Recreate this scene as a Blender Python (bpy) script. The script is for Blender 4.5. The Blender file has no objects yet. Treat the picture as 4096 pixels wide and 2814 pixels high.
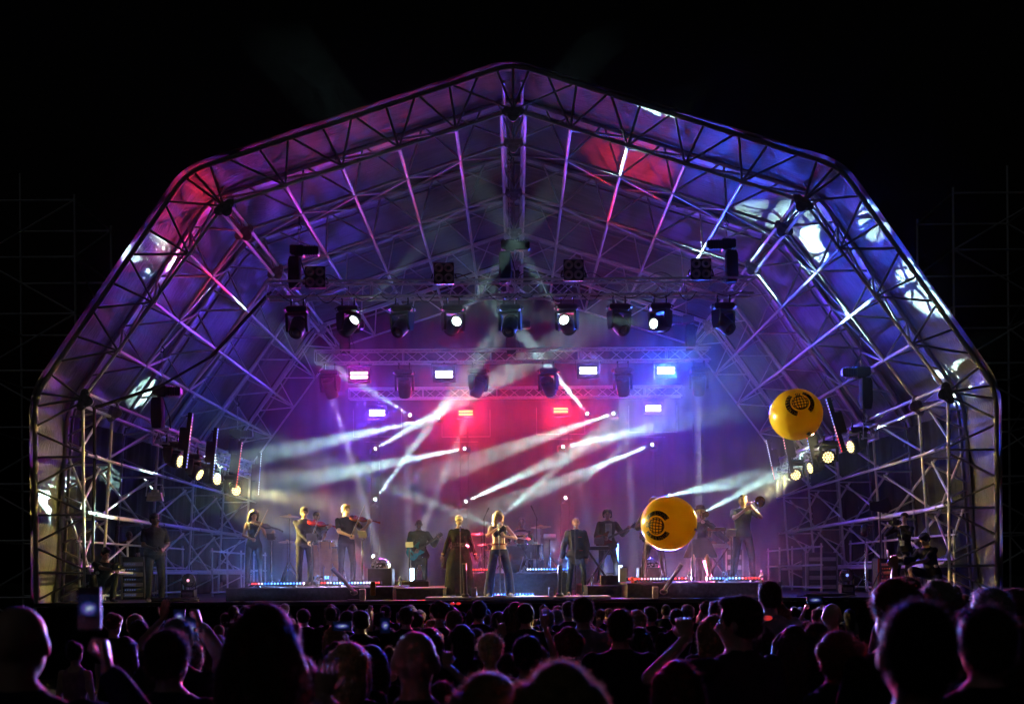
import bpy, bmesh, math, random
import numpy as np
from mathutils import Vector, Matrix, Quaternion

# ------------------------------------------------------------------ camera, world, exposure
R = math.radians
scene = bpy.context.scene
COL = scene.collection
F = 4400.0                      # focal length in pixels of a 4096 px wide picture
VX, VY, ROLL = 2067.0, 2295.0, R(0.45)
CAMZ = 1.67
cam = bpy.data.cameras.new('camera')
cam.sensor_width = 36.0
cam.lens = F / 4096 * 36.0
cam.shift_x = -(VX - 2048) / 4096
cam.shift_y = (VY - 1407) / 4096
cam.clip_start, cam.clip_end = 0.1, 600
cam.dof.use_dof = True
cam.dof.focus_distance = 21.5
cam.dof.aperture_fstop = 2.8
camo = bpy.data.objects.new('camera', cam)
COL.objects.link(camo)
camo.location = (0, 0, CAMZ)
camo.rotation_euler = (R(90), ROLL, 0)
scene.camera = camo

world = bpy.data.worlds.new('World')
scene.world = world
world.use_nodes = True
wn = world.node_tree
bg = wn.nodes['Background']
sky = wn.nodes.new('ShaderNodeTexSky')
sky.sky_type = 'NISHITA'
sky.sun_disc = False
sky.sun_elevation = R(-4.0)
sky.sun_rotation = R(200)
wn.links.new(sky.outputs['Color'], bg.inputs['Color'])
bg.inputs['Strength'].default_value = 0.02

moon = bpy.data.lights.new('moon', 'SUN')  # dim fill added so the dark side towers show; no moon is seen
moon.energy = 0.02
moon.angle = R(0.5)
moon.color = (0.8, 0.88, 1.0)
night_fill_obj = bpy.data.objects.new('moon', moon)
night_fill_obj.rotation_euler = (R(50), 0, R(-30))
night_fill_obj.location = (0, -10, 30)
COL.objects.link(night_fill_obj)

scene.view_settings.view_transform = 'Standard'
scene.view_settings.look = 'None'
scene.view_settings.exposure = 0.0
scene.view_settings.gamma = 1.0
scene.view_settings.use_curve_mapping = False
cy = scene.cycles
cy.use_denoising = True
cy.max_bounces = 5
cy.diffuse_bounces = 3
cy.glossy_bounces = 3
cy.transmission_bounces = 3
cy.transparent_max_bounces = 12
cy.volume_bounces = 0
cy.sample_clamp_indirect = 4.0
cy.sample_clamp_direct = 0.0
cy.blur_glossy = 1.0
cy.caustics_reflective = False
cy.caustics_refractive = False
cy.use_light_tree = True
cy.volume_step_rate = 3.0
cy.adaptive_threshold = 0.03
SMOKE_DENSITY = 0.037
TUBE_E = 25.0
BEAM_K = 3.8
UP_E = 420.0
ROOF_E = 2600.0
WASH_E = 6500.0
BATTEN_E = 90.0


def PX(u, v, Y):
    """A point of the place from a pixel of the photograph and its distance Y."""
    du, dv = u - VX, VY - v
    c, s = math.cos(ROLL), math.sin(ROLL)
    return Vector(((du * c + dv * s) * Y / F, Y, CAMZ + (-du * s + dv * c) * Y / F))


# ------------------------------------------------------------------ materials
MATS = {}


def mat(name, col=(0.5, 0.5, 0.5), rough=0.5, metal=0.0, noise=0.0, nscale=8.0, bump=0.0, bscale=30.0,
        emit=None, estr=0.0, sheen=0.0, spec=0.5, alpha=1.0, trans=0.0, coat=0.0, coord='Object'):
    if name in MATS:
        return MATS[name]
    m = bpy.data.materials.new(name)
    m.use_nodes = True
    nt = m.node_tree
    b = nt.nodes['Principled BSDF']
    b.inputs['Base Color'].default_value = (*col, 1)
    b.inputs['Roughness'].default_value = rough
    b.inputs['Metallic'].default_value = metal
    b.inputs['Specular IOR Level'].default_value = spec
    b.inputs['Sheen Weight'].default_value = sheen
    b.inputs['Sheen Roughness'].default_value = 0.35
    b.inputs['Coat Weight'].default_value = coat
    b.inputs['Alpha'].default_value = alpha
    b.inputs['Transmission Weight'].default_value = trans
    if emit is not None:
        b.inputs['Emission Color'].default_value = (*emit, 1)
        b.inputs['Emission Strength'].default_value = estr
    if noise or bump:
        tc = nt.nodes.new('ShaderNodeTexCoord')
        if noise:
            n = nt.nodes.new('ShaderNodeTexNoise')
            n.inputs['Scale'].default_value = nscale
            n.inputs['Detail'].default_value = 4
            nt.links.new(tc.outputs[coord], n.inputs['Vector'])
            mr = nt.nodes.new('ShaderNodeMapRange')
            mr.inputs['From Min'].default_value = 0.3
            mr.inputs['From Max'].default_value = 0.7
            mr.inputs['To Min'].default_value = 1 - noise
            mr.inputs['To Max'].default_value = 1 + noise
            nt.links.new(n.outputs['Fac'], mr.inputs['Value'])
            hv = nt.nodes.new('ShaderNodeHueSaturation')
            hv.inputs['Color'].default_value = (*col, 1)
            nt.links.new(mr.outputs['Result'], hv.inputs['Value'])
            nt.links.new(hv.outputs['Color'], b.inputs['Base Color'])
        if bump:
            n2 = nt.nodes.new('ShaderNodeTexNoise')
            n2.inputs['Scale'].default_value = bscale
            n2.inputs['Detail'].default_value = 3
            nt.links.new(tc.outputs[coord], n2.inputs['Vector'])
            bp = nt.nodes.new('ShaderNodeBump')
            bp.inputs['Strength'].default_value = bump
            bp.inputs['Distance'].default_value = 0.02
            nt.links.new(n2.outputs['Fac'], bp.inputs['Height'])
            nt.links.new(bp.outputs['Normal'], b.inputs['Normal'])
    MATS[name] = m
    return m


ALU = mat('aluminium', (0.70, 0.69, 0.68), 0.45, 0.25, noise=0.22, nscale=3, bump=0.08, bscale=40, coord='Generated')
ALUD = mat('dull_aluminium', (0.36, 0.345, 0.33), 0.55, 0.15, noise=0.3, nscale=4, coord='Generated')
STEEL = mat('galvanised_steel', (0.72, 0.71, 0.70), 0.45, 0.2, noise=0.3, nscale=4, coord='Generated')
BLACK = mat('black_plastic', (0.012, 0.012, 0.013), 0.45, 0, noise=0.3, nscale=12, bump=0.05)
BLACKM = mat('black_metal', (0.015, 0.015, 0.016), 0.35, 0.2, noise=0.3, nscale=10)
CANVAS = mat('black_canvas', (0.01, 0.01, 0.011), 0.85, 0, noise=0.3, nscale=20, bump=0.3, bscale=12)
RUBBER = mat('rubber', (0.012, 0.012, 0.012), 0.7, noise=0.2)
CHROME = mat('chrome', (0.75, 0.75, 0.76), 0.15, 1.0, noise=0.1)
GLASSD = mat('dark_lens_glass', (0.02, 0.02, 0.022), 0.08, 0.0, noise=0.1, coat=0.6)


def emat(name, col, strength):
    return mat(name, (0.02, 0.02, 0.02), 0.4, emit=col, estr=strength, noise=0.05)


# ------------------------------------------------------------------ mesh helpers
class MB:
    """Collects shapes into one mesh."""

    def __init__(self):
        self.v, self.f, self.smooth = [], [], True

    def add(self, vs, fs):
        o = len(self.v)
        self.v += [tuple(p) for p in vs]
        self.f += [tuple(i + o for i in q) for q in fs]
        return self

    def box(self, c, s, rot=None, bev=0.0):
        hx, hy, hz = s[0] / 2, s[1] / 2, s[2] / 2
        c = Vector(c)
        if bev:
            b = min(bev, hx * .9, hy * .9, hz * .9)
            pts, fs = [], []
            for zi, (z, inset) in enumerate(((-hz, b), (-hz + b, 0), (hz - b, 0), (hz, b))):
                a, d = hx - inset, hy - inset
                pts += [Vector(q) for q in ((-a, -d, z), (a, -d, z), (a, d, z), (-a, d, z))]
            fs = [(3, 2, 1, 0), (12, 13, 14, 15)]
            for k in range(3):
                for i in range(4):
                    j = (i + 1) % 4
                    fs.append((4 * k + i, 4 * k + j, 4 * k + 4 + j, 4 * k + 4 + i))
        else:
            pts = [Vector((x * hx, y * hy, z * hz)) for z in (-1, 1) for (x, y) in ((-1, -1), (1, -1), (1, 1), (-1, 1))]
            fs = [(3, 2, 1, 0), (4, 5, 6, 7), (0, 1, 5, 4), (1, 2, 6, 5), (2, 3, 7, 6), (3, 0, 4, 7)]
        if rot is not None:
            pts = [rot @ p for p in pts]
        return self.add([p + c for p in pts], fs)

    def tube(self, pts, r, n=8, caps=True):
        pts = [Vector(p) for p in pts]
        rs = r if isinstance(r, (list, tuple)) else [r] * len(pts)
        ring0 = len(self.v)
        up = None
        vs, fs = [], []
        for i, p in enumerate(pts):
            d = (pts[min(i + 1, len(pts) - 1)] - pts[max(i - 1, 0)])
            d = d.normalized() if d.length > 1e-9 else Vector((0, 0, 1))
            if up is None:
                a = Vector((0, 0, 1)) if abs(d.z) < 0.9 else Vector((1, 0, 0))
                x = d.cross(a).normalized()
            else:
                x = (up - d * up.dot(d))
                x = x.normalized() if x.length > 1e-6 else d.orthogonal().normalized()
            up = x
            y = d.cross(x)
            for k in range(n):
                a = 2 * math.pi * k / n
                vs.append(p + (x * math.cos(a) + y * math.sin(a)) * rs[i])
        for i in range(len(pts) - 1):
            for k in range(n):
                j = (k + 1) % n
                fs.append((i * n + k, i * n + j, (i + 1) * n + j, (i + 1) * n + k))
        if caps:
            fs.append(tuple(range(n - 1, -1, -1)))
            fs.append(tuple((len(pts) - 1) * n + k for k in range(n)))
        return self.add(vs, fs)

    def lathe(self, prof, n=16, c=(0, 0, 0), M=None):
        """prof: (radius, z) pairs turned about z, then moved by matrix M or to c."""
        vs, fs = [], []
        for (r, z) in prof:
            for k in range(n):
                a = 2 * math.pi * k / n
                vs.append(Vector((r * math.cos(a), r * math.sin(a), z)))
        for i in range(len(prof) - 1):
            for k in range(n):
                j = (k + 1) % n
                fs.append((i * n + k, i * n + j, (i + 1) * n + j, (i + 1) * n + k))
        fs.append(tuple(range(n - 1, -1, -1)))
        fs.append(tuple((len(prof) - 1) * n + k for k in range(n)))
        if M is not None:
            vs = [M @ p for p in vs]
        return self.add([p + Vector(c) for p in vs], fs)

    def ball(self, c, r, n=12, m=8, M=None):
        if not isinstance(r, (tuple, list, Vector)):
            r = (r, r, r)
        prof = []
        vs, fs = [], []
        for i in range(1, m):
            t = math.pi * i / m
            for k in range(n):
                a = 2 * math.pi * k / n
                vs.append(Vector((r[0] * math.sin(t) * math.cos(a), r[1] * math.sin(t) * math.sin(a), r[2] * math.cos(t))))
        vs += [Vector((0, 0, r[2])), Vector((0, 0, -r[2]))]
        T, B = len(vs) - 2, len(vs) - 1
        for i in range(m - 2):
            for k in range(n):
                j = (k + 1) % n
                fs.append((i * n + k, (i + 1) * n + k, (i + 1) * n + j, i * n + j))
        for k in range(n):
            j = (k + 1) % n
            fs.append((T, k, j))
            fs.append((B, (m - 2) * n + j, (m - 2) * n + k))
        if M is not None:
            vs = [M @ p for p in vs]
        return self.add([p + Vector(c) for p in vs], fs)

    def prism(self, poly, axis='y', a=0.0, b=0.1, M=None):
        """Extrude a 2-D outline; axis y: outline in x,z; axis z: outline in x,y; axis x: outline in y,z."""
        n = len(poly)
        vs = []
        for t in (a, b):
            for (p, q) in poly:
                vs.append(Vector((p, t, q)) if axis == 'y' else Vector((p, q, t)) if axis == 'z' else Vector((t, p, q)))
        fs = [tuple(range(n)), tuple(range(2 * n - 1, n - 1, -1))]
        for i in range(n):
            j = (i + 1) % n
            fs.append((i, i + n, j + n, j))
        if M is not None:
            vs = [M @ p for p in vs]
        return self.add(vs, fs)

    def mesh(self, name, m, smooth=True):
        me = bpy.data.meshes.new(name)
        me.from_pydata(self.v, [], self.f)
        me.materials.append(m)
        bm = bmesh.new()
        bm.from_mesh(me)
        bmesh.ops.recalc_face_normals(bm, faces=bm.faces)
        bm.to_mesh(me)
        bm.free()
        if smooth:
            me.polygons.foreach_set('use_smooth', [True] * len(me.polygons))
            me.set_sharp_from_angle(angle=R(40))
        return me

    def build(self, name, m, parent=None, smooth=True, loc=None):
        return obj(name, self.mesh(name, m, smooth), parent, loc)


def obj(name, me, parent=None, loc=None, label=None, cat=None, group=None, kind=None):
    o = bpy.data.objects.new(name, me)
    COL.objects.link(o)
    if parent is not None:
        o.parent = parent
    if loc is not None:
        o.location = loc
    return tag(o, label, cat, group, kind)


def tag(o, label=None, cat=None, group=None, kind=None):
    for k, v in (('label', label), ('category', cat), ('group', group), ('kind', kind)):
        if v is not None:
            o[k] = v
    return o


def empty(name, loc=(0, 0, 0), label=None, cat=None, group=None, rz=0.0):
    o = obj(name, None, None, loc, label, cat, group)
    o.rotation_euler.z = rz
    o.empty_display_size = 0.1
    return o


def copy_tree(o, parent=None, loc=None, label=None):
    c = o.copy()
    COL.objects.link(c)
    c.parent = parent
    if loc is not None:
        c.location = loc
    if label is not None:
        c['label'] = label
    for ch in list(o.children):
        copy_tree(ch, c)
    return c


_UNIT = {}


def unit_tube(m, n=8):
    k = (m.name, n)
    if k not in _UNIT:
        _UNIT[k] = MB().tube([(0, 0, 0), (0, 0, 1)], 1.0, n).mesh('tube', m)
    return _UNIT[k]


def rod(name, a, b, r, m, parent, n=8):
    """A straight tube as an object of its own that shares its mesh."""
    a, b = Vector(a), Vector(b)
    o = bpy.data.objects.new(name, unit_tube(m, n))
    COL.objects.link(o)
    d = b - a
    o.parent = parent
    q = Vector((0, 0, 1)).rotation_difference(d.normalized())
    o.rotation_mode = 'QUATERNION'
    o.rotation_quaternion = q
    o.location = a - (parent.location if parent is not None else Vector())
    o.scale = (r, r, d.length)
    return o


def aim(d):
    """Rotation that turns -z (lamps) towards d."""
    return Vector(d).normalized().to_track_quat('-Z', 'Y')


def aimx(d, up='Z'):
    return Vector(d).normalized().to_track_quat('Z', 'Y')


def spot(name, loc, d, energy, col, angle, blend=0.15, size=0.05, parent=None):
    l = bpy.data.lights.new(name, 'SPOT')
    l.energy, l.color, l.spot_size, l.spot_blend, l.shadow_soft_size = energy, col, R(angle), blend, size
    o = bpy.data.objects.new(name, l)
    COL.objects.link(o)
    o.location = loc
    o.rotation_mode = 'QUATERNION'
    o.rotation_quaternion = aim(d)
    if parent is not None:
        o.parent = parent
        o.location = Vector(loc) - parent.location
    return o


def area(name, loc, d, energy, col, sx, sy, parent=None, spread=160):
    l = bpy.data.lights.new(name, 'AREA')
    l.shape = 'RECTANGLE'
    l.energy, l.color, l.size, l.size_y, l.spread = energy, col, sx, sy, R(spread)
    o = bpy.data.objects.new(name, l)
    COL.objects.link(o)
    o.rotation_mode = 'QUATERNION'
    o.rotation_quaternion = aim(d)
    o.location = Vector(loc) - (parent.location if parent is not None else Vector())
    o.parent = parent
    return o
# ------------------------------------------------------------------ the stage roof
FLOOR = 1.2                       # height of the stage deck
FY = [20.5, 22.0, 24.85, 27.7, 30.55, 33.4]      # the six arches
OUT = [(8.95, -0.2), (8.95, 5.05), (6.08, 9.20), (0.0, 11.17)]
INN = [(8.06, -0.2), (8.06, 5.00), (5.40, 8.57), (0.0, 10.31)]


def splay(p, k):
    """The rear arches stand with their feet a little wider."""
    if k == 0 or p[1] > 5.0:
        return p
    return (p[0] + 0.32 * (1 - p[1] / 5.0), p[1])


def arc_profile(pts, rad, n=5):
    """Half profile mirrored to a whole one with rounded corners; returns (x, z)."""
    full = [(-x, z) for x, z in pts] + [(x, z) for x, z in reversed(pts[:-1])]
    out = [full[0]]
    for i in range(1, len(full) - 1):
        a, b, c = Vector(full[i - 1]), Vector(full[i]), Vector(full[i + 1])
        u, w = (a - b).normalized(), (c - b).normalized()
        if rad <= 0:
            out.append(tuple(b))
            continue
        p, q = b + u * rad, b + w * rad
        for k in range(n + 1):
            t = k / n
            out.append(tuple(p * (1 - t) ** 2 + b * 2 * t * (1 - t) + q * t * t))
    out.append(full[-1])
    return out


stage_roof = empty('stage_roof', (0, 20.5, 0), 'big arched aluminium festival stage roof with silver fabric lining', 'stage roof')
SRL = stage_roof.location.copy()


def lerp2(a, b, t):
    return (a[0] + (b[0] - a[0]) * t, a[1] + (b[1] - a[1]) * t)


def arch_members(k):
    """Web members of arch k as pairs of (x, z) points, right half; plus purlin nodes."""
    O = [splay(p, k) for p in OUT]
    I = [splay(p, k) for p in INN]
    mem, nodes = [], []
    # upper slope: four nodes, three webs each
    for j in range(1, 5):
        s = j / 5.0 * 0.985
        n = lerp2(I[3], I[2], s)
        nodes.append(n)
        for o in (-0.45, 0.0, 0.48):
            t = min(0.98, max(0.02, (s * 5 + o) / 5.05))
            mem.append((n, lerp2(O[3], O[2], t)))
    # lower slope: three nodes
    for j in range(1, 4):
        s = j / 4.0
        n = lerp2(I[2], I[1], s)
        nodes.append(n)
        for o in (-0.5, -0.03, 0.44):
            mem.append((n, lerp2(O[2], O[1], (s * 4 + o + 0.1) / 4.2)))
    # fans at the knees and the apex
    g = I[2]
    for q in (lerp2(O[3], O[2], 0.93), lerp2(O[2], O[1], 0.02), lerp2(O[2], O[1], 0.13), lerp2(O[3], O[2], 0.985)):
        mem.append((g, q))
    g = I[1]
    for q in (lerp2(O[2], O[1], 0.9), lerp2(O[2], O[1], 0.985), lerp2(O[1], O[0], 0.035)):
        mem.append((g, q))
    mem.append((I[3], lerp2(O[3], O[2], 0.05)))
    mem.append((I[3], lerp2(O[3], O[2], 0.19)))
    # legs
    zs = [5.0 - 1.08 * j for j in range(5)]

    def on(L, z):
        return lerp2(L[0], L[1], (z + 0.2) / (L[1][1] + 0.2))
    for j in range(4):
        mid = zs[j] - 0.56
        mem.append((on(I, zs[j] - 0.06), on(O, mid + 0.05)))
        mem.append((on(O, mid - 0.05), on(I, zs[j + 1] + 0.06)))
        mem.append((on(I, zs[j + 1]), on(O, zs[j + 1])))
    leg_nodes = [on(I, z) for z in zs[1:4]]
    return mem, nodes, leg_nodes, I, O


def gusset_mesh():
    """Scalloped plate with two bolt holes that joins two truss sections."""
    out = []
    N = 26
    for i in range(N):
        a = math.pi * i / (N - 1)
        r = 0.20 - 0.035 * math.cos(4 * a + math.pi) * (1 if 0.25 < i / (N - 1) < 0.75 else 0.4)
        out.append((r * math.cos(a), -r * math.sin(a) * 0.9))
    out += [(-0.16, 0.06), (0.16, 0.06)]
    b = MB().prism(out, 'y', -0.02, 0.02)
    return b.mesh('gusset_plate', ALUD)


GUS = gusset_mesh()
BOLT = MB().lathe([(0.022, -0.035), (0.022, 0.035)], 8, M=Matrix.Rotation(R(90), 4, 'X')).mesh('bolt', ALU)
NODES = None
for k, Y in enumerate(FY):
    mem, nodes, leg_nodes, I, O = arch_members(k)
    if k == 0:
        NODES = (nodes, leg_nodes)
    b = MB()
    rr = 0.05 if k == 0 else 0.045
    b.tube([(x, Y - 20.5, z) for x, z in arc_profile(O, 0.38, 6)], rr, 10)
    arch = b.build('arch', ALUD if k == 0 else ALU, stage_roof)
    arch['label'] = ['front arch, the outermost dark rim of the stage roof', 'second arch close behind the front arch', 'third arch from the front',
                     'fourth arch from the front', 'fifth arch from the front', 'rearmost arch dim in the smoke'][k]
    MB().tube([(x, Y - 20.5, z) for x, z in arc_profile(I, 0.06, 2)], 0.030, 8).build('inner_chord', ALU, arch)
    if k > 0:
        MB().tube([(x, Y - 20.5 + 0.01, z - 0.17 if z > 5.1 else z) for x, z in arc_profile([(p[0] - 0.10, p[1]) for p in O[:-1]] + [O[-1]], 0.4, 4)],
                  0.026, 6).build('keder_rail', ALUD, arch)
    joined = MB()
    for (p, q) in mem:
        for sx in (-1, 1):
            a, c = Vector((p[0] * sx, Y, p[1])), Vector((q[0] * sx, Y, q[1]))
            if k < 3:
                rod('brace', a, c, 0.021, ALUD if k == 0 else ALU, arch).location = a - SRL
            else:
                joined.tube([a - SRL, c - SRL], 0.019, 6)
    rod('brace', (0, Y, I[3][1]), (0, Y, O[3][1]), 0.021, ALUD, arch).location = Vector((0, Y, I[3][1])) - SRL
    if joined.v:
        o = joined.build('web_braces', ALU, arch)
        o['kind'] = 'stuff'
    # gusset plates at apex and knees
    for (g, ang) in ((I[3], 0), (I[2], 35), (I[1], 72)):
        for sx in ((1,) if g[0] == 0 else (-1, 1)):
            o = obj('gusset_plate', GUS, arch, Vector((g[0] * sx, Y - 0.03, g[1] - 0.02)) - SRL)
            o.rotation_euler.y = R(ang) * sx
            for s2 in (-1, 1):
                h = obj('bolt', BOLT, arch, o.location + Matrix.Rotation(R(ang) * sx, 3, 'Y') @ Vector((0.12 * s2, 0, -0.08)))

# purlins run from arch to arch along the inner chords, in pairs at the section joints
nodes, leg_nodes = NODES
I0, O0 = INN, OUT
kn = [INN[2], INN[1]]
for bay in range(5):
    ya, yb = FY[bay], FY[bay + 1]
    for sx in (-1, 1):
        for j, n in enumerate(nodes):
            r = 0.034 if j != 4 else 0.03
            rod('purlin', (n[0] * sx, ya + 0.04, n[1]), (n[0] * sx, yb - 0.04, n[1]), r, STEEL, stage_roof)
            # diagonal from the inner chord up to the next arch's outer chord
            if bay < 4 and j in (0, 1, 2, 3):
                t = (j + 1 + 0.95) / 5.05
                q = lerp2(OUT[3], OUT[2], min(t, 0.99))
                rod('roof_brace', (n[0] * sx, ya + 0.1, n[1]), (q[0] * sx, FY[bay + 1] - 0.05, q[1] - 0.06), 0.028, STEEL, stage_roof)
                if bay > 0:
                    q = lerp2(OUT[3], OUT[2], (j + 1 - 0.95) / 5.05)
                    rod('roof_brace', (n[0] * sx, ya + 0.12, n[1] + 0.03), (q[0] * sx, FY[bay + 1] - 0.05, q[1] - 0.06), 0.022, STEEL, stage_roof)
            elif bay < 4 and j in (4, 5, 6):
                q = lerp2(OUT[2], OUT[1], (j - 4 + 0.62) / 4.2)
                rod('roof_brace', (n[0] * sx, ya + 0.1, n[1]), (q[0] * sx - 0.05 * sx, FY[bay + 1] - 0.05, q[1]), 0.028, STEEL, stage_roof)
                q = lerp2(OUT[2], OUT[1], (j - 4 - 0.6) / 4.2)
                rod('roof_brace', (n[0] * sx, ya + 0.12, n[1] + 0.03), (q[0] * sx - 0.05 * sx, FY[bay + 1] - 0.05, q[1]), 0.022, STEEL, stage_roof)
        for n in kn:
            for dx, dz in ((-0.10, 0.10), (0.06, -0.12)):
                rod('purlin', ((n[0] + dx * 0.6) * sx, ya + 0.04, n[1] + dz), ((n[0] + dx * 0.6) * sx, yb - 0.04, n[1] + dz), 0.034, STEEL, stage_roof)
        for li, n in enumerate(leg_nodes):
            wide = 0.0 if bay == 0 else 0.32 * (1 - n[1] / 5.0)
            wb = 0.32 * (1 - n[1] / 5.0)
            for dx in (-0.05, -0.22):
                rod('purlin', ((n[0] + wide + dx) * sx, ya + 0.04, n[1] + 0.05 * (dx > -0.1)), ((n[0] + wb + dx) * sx, yb - 0.04, n[1] + 0.05 * (dx > -0.1)), 0.03, STEEL, stage_roof)
            rod('wall_brace', ((n[0] + wide + 0.1) * sx, ya + 0.06, n[1] + 0.1), ((n[0] + wb + 0.1) * sx, yb - 0.06, n[1] + 1.0), 0.024, STEEL, stage_roof)
            if li < 2:
                n2 = leg_nodes[li + 1]
                rod('wall_brace', ((n[0] + wide + 0.3) * sx, ya + 0.06, n[1]), ((n2[0] + wb + 0.3) * sx, yb - 0.06, n2[1]), 0.026, STEEL, stage_roof)
    for dx in (-0.22, 0.22):
        rod('purlin', (dx, ya + 0.04, 10.28), (dx, yb - 0.04, 10.28), 0.036, STEEL, stage_roof)
        rod('purlin', (dx * 0.8, ya + 0.04, 10.86), (dx * 0.8, yb - 0.04, 10.86), 0.03, STEEL, stage_roof)

# the fabric lining: one panel for each bay, wrinkled at the knees
LIN = bpy.data.materials.new('silver_lining')
LIN.use_nodes = True
nt = LIN.node_tree
pb = nt.nodes['Principled BSDF']
tc = nt.nodes.new('ShaderNodeTexCoord')
mp = nt.nodes.new('ShaderNodeMapping')
mp.inputs['Scale'].default_value = (0.45, 2.2, 0.45)
nt.links.new(tc.outputs['Object'], mp.inputs['Vector'])
n1 = nt.nodes.new('ShaderNodeTexNoise')
n1.inputs['Scale'].default_value = 1.6
n1.inputs['Detail'].default_value = 5
n1.inputs['Roughness'].default_value = 0.62
n1.inputs['Distortion'].default_value = 1.2
nt.links.new(mp.outputs['Vector'], n1.inputs['Vector'])
n2 = nt.nodes.new('ShaderNodeTexNoise')
n2.inputs['Scale'].default_value = 15.0
n2.inputs['Detail'].default_value = 4
nt.links.new(mp.outputs['Vector'], n2.inputs['Vector'])
cr = nt.nodes.new('ShaderNodeValToRGB')
cr.color_ramp.elements[0].position, cr.color_ramp.elements[0].color = 0.3, (0.13, 0.13, 0.135, 1)
cr.color_ramp.elements[1].position, cr.color_ramp.elements[1].color = 0.72, (0.24, 0.24, 0.25, 1)
nt.links.new(n1.outputs['Fac'], cr.inputs['Fac'])
nt.links.new(cr.outputs['Color'], pb.inputs['Base Color'])
pb.inputs['Metallic'].default_value = 0.2
mr = nt.nodes.new('ShaderNodeMapRange')
mr.inputs['To Min'].default_value = 0.42
mr.inputs['To Max'].default_value = 0.7
nt.links.new(n2.outputs['Fac'], mr.inputs['Value'])
nt.links.new(mr.outputs['Result'], pb.inputs['Roughness'])
bp = nt.nodes.new('ShaderNodeBump')
bp.inputs['Strength'].default_value = 0.32
bp.inputs['Distance'].default_value = 0.09
nt.links.new(n1.outputs['Fac'], bp.inputs['Height'])
bp2 = nt.nodes.new('ShaderNodeBump')
bp2.inputs['Strength'].default_value = 0.7
bp2.inputs['Distance'].default_value = 0.03
nt.links.new(n2.outputs['Fac'], bp2.inputs['Height'])
nt.links.new(bp.outputs['Normal'], bp2.inputs['Normal'])
nt.links.new(bp2.outputs['Normal'], pb.inputs['Normal'])

rng = random.Random(4)


def resample(pts, step):
    out = [Vector(pts[0])]
    for a, b in zip(pts[:-1], pts[1:]):
        a, b = Vector(a), Vector(b)
        n = max(1, int((b - a).length / step))
        for i in range(1, n + 1):
            out.append(a.lerp(b, i / n))
    return out


def canopy(bay):
    ya, yb = FY[bay] - (0.10 if bay == 0 else 0.0), FY[bay + 1]
    Pa = resample(arc_profile([splay((p[0] + .07, p[1] + (.07 if p[1] > 4 else 0)), bay) for p in OUT], 0.42, 7), 0.12)
    n = len(Pa)
    ny = max(8, int((yb - ya) / 0.12))
    vs, fs = [], []
    knees = (6.08, 8.95)
    for j in range(ny + 1):
        t = j / ny
        y = ya + (yb - ya) * t
        for i, p in enumerate(Pa):
            x, z = p.x, p.y
            extra = 0.32 * (1 - z / 5.0) * (t if bay == 0 else 0) if z < 5 else 0
            x += math.copysign(extra, x)
            # radial direction
            d = Vector((x * 0.6, z - 3.0)).normalized()
            amp = 0.018
            for kx, kz, w in ((6.08, 9.2, 0.075), (8.95, 5.05, 0.085), (0, 11.17, 0.03)):
                dd = math.hypot(abs(x) - kx, z - kz)
                amp += w * math.exp(-(dd / 0.75) ** 2)
            if z < 4.6:
                amp += 0.05
            wave = math.sin(i * 0.9 + 1.7 * math.sin(y * 1.3 + bay) + bay * 2.1) * math.sin(math.pi * min(1, t * 1.4 + .02))
            wave += 0.6 * math.sin(i * 0.37 + y * 2.2)
            sag = -0.06 * math.sin(math.pi * t) * (1 if z > 5 else .3)
            o = amp * wave + sag
            if t in (0.0, 1.0):
                o = 0
            vs.append((x + d.x * o, y - 20.5, z + d.y * o))
    for j in range(ny):
        for i in range(n - 1):
            fs.append((j * n + i, j * n + i + 1, (j + 1) * n + i + 1, (j + 1) * n + i))
    me = bpy.data.meshes.new('canopy_panel')
    me.from_pydata(vs, [], fs)
    me.materials.append(LIN)
    me.polygons.foreach_set('use_smooth', [True] * len(me.polygons))
    return obj('canopy_panel', me, stage_roof)


HEM = mat('pale_hem_tape', (0.42, 0.42, 0.43), 0.45, 0.1, noise=0.25, nscale=4, bump=0.5, bscale=9)
for bay in range(5):
    canopy(bay)
    if bay == 0:
        continue
    # pale hem of the panel where it is laced to the arch in front
    Pa = resample(arc_profile([splay((q_[0] + .02, q_[1] + (.02 if q_[1] > 4 else 0)), bay) for q_ in OUT], 0.42, 7), 0.2)
    vs, fs = [], []
    for p_ in Pa:
        for yy in (0.10, 0.32):
            vs.append((p_.x, FY[bay] + yy - 20.5 + 0.015 * math.sin(p_.x * 9), p_.y))
    for i in range(len(Pa) - 1):
        fs.append((2 * i, 2 * i + 1, 2 * i + 3, 2 * i + 2))
    me = bpy.data.meshes.new('hem_strip')
    me.from_pydata(vs, [], fs)
    me.materials.append(HEM)
    obj('hem_strip', me, stage_roof)

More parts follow.
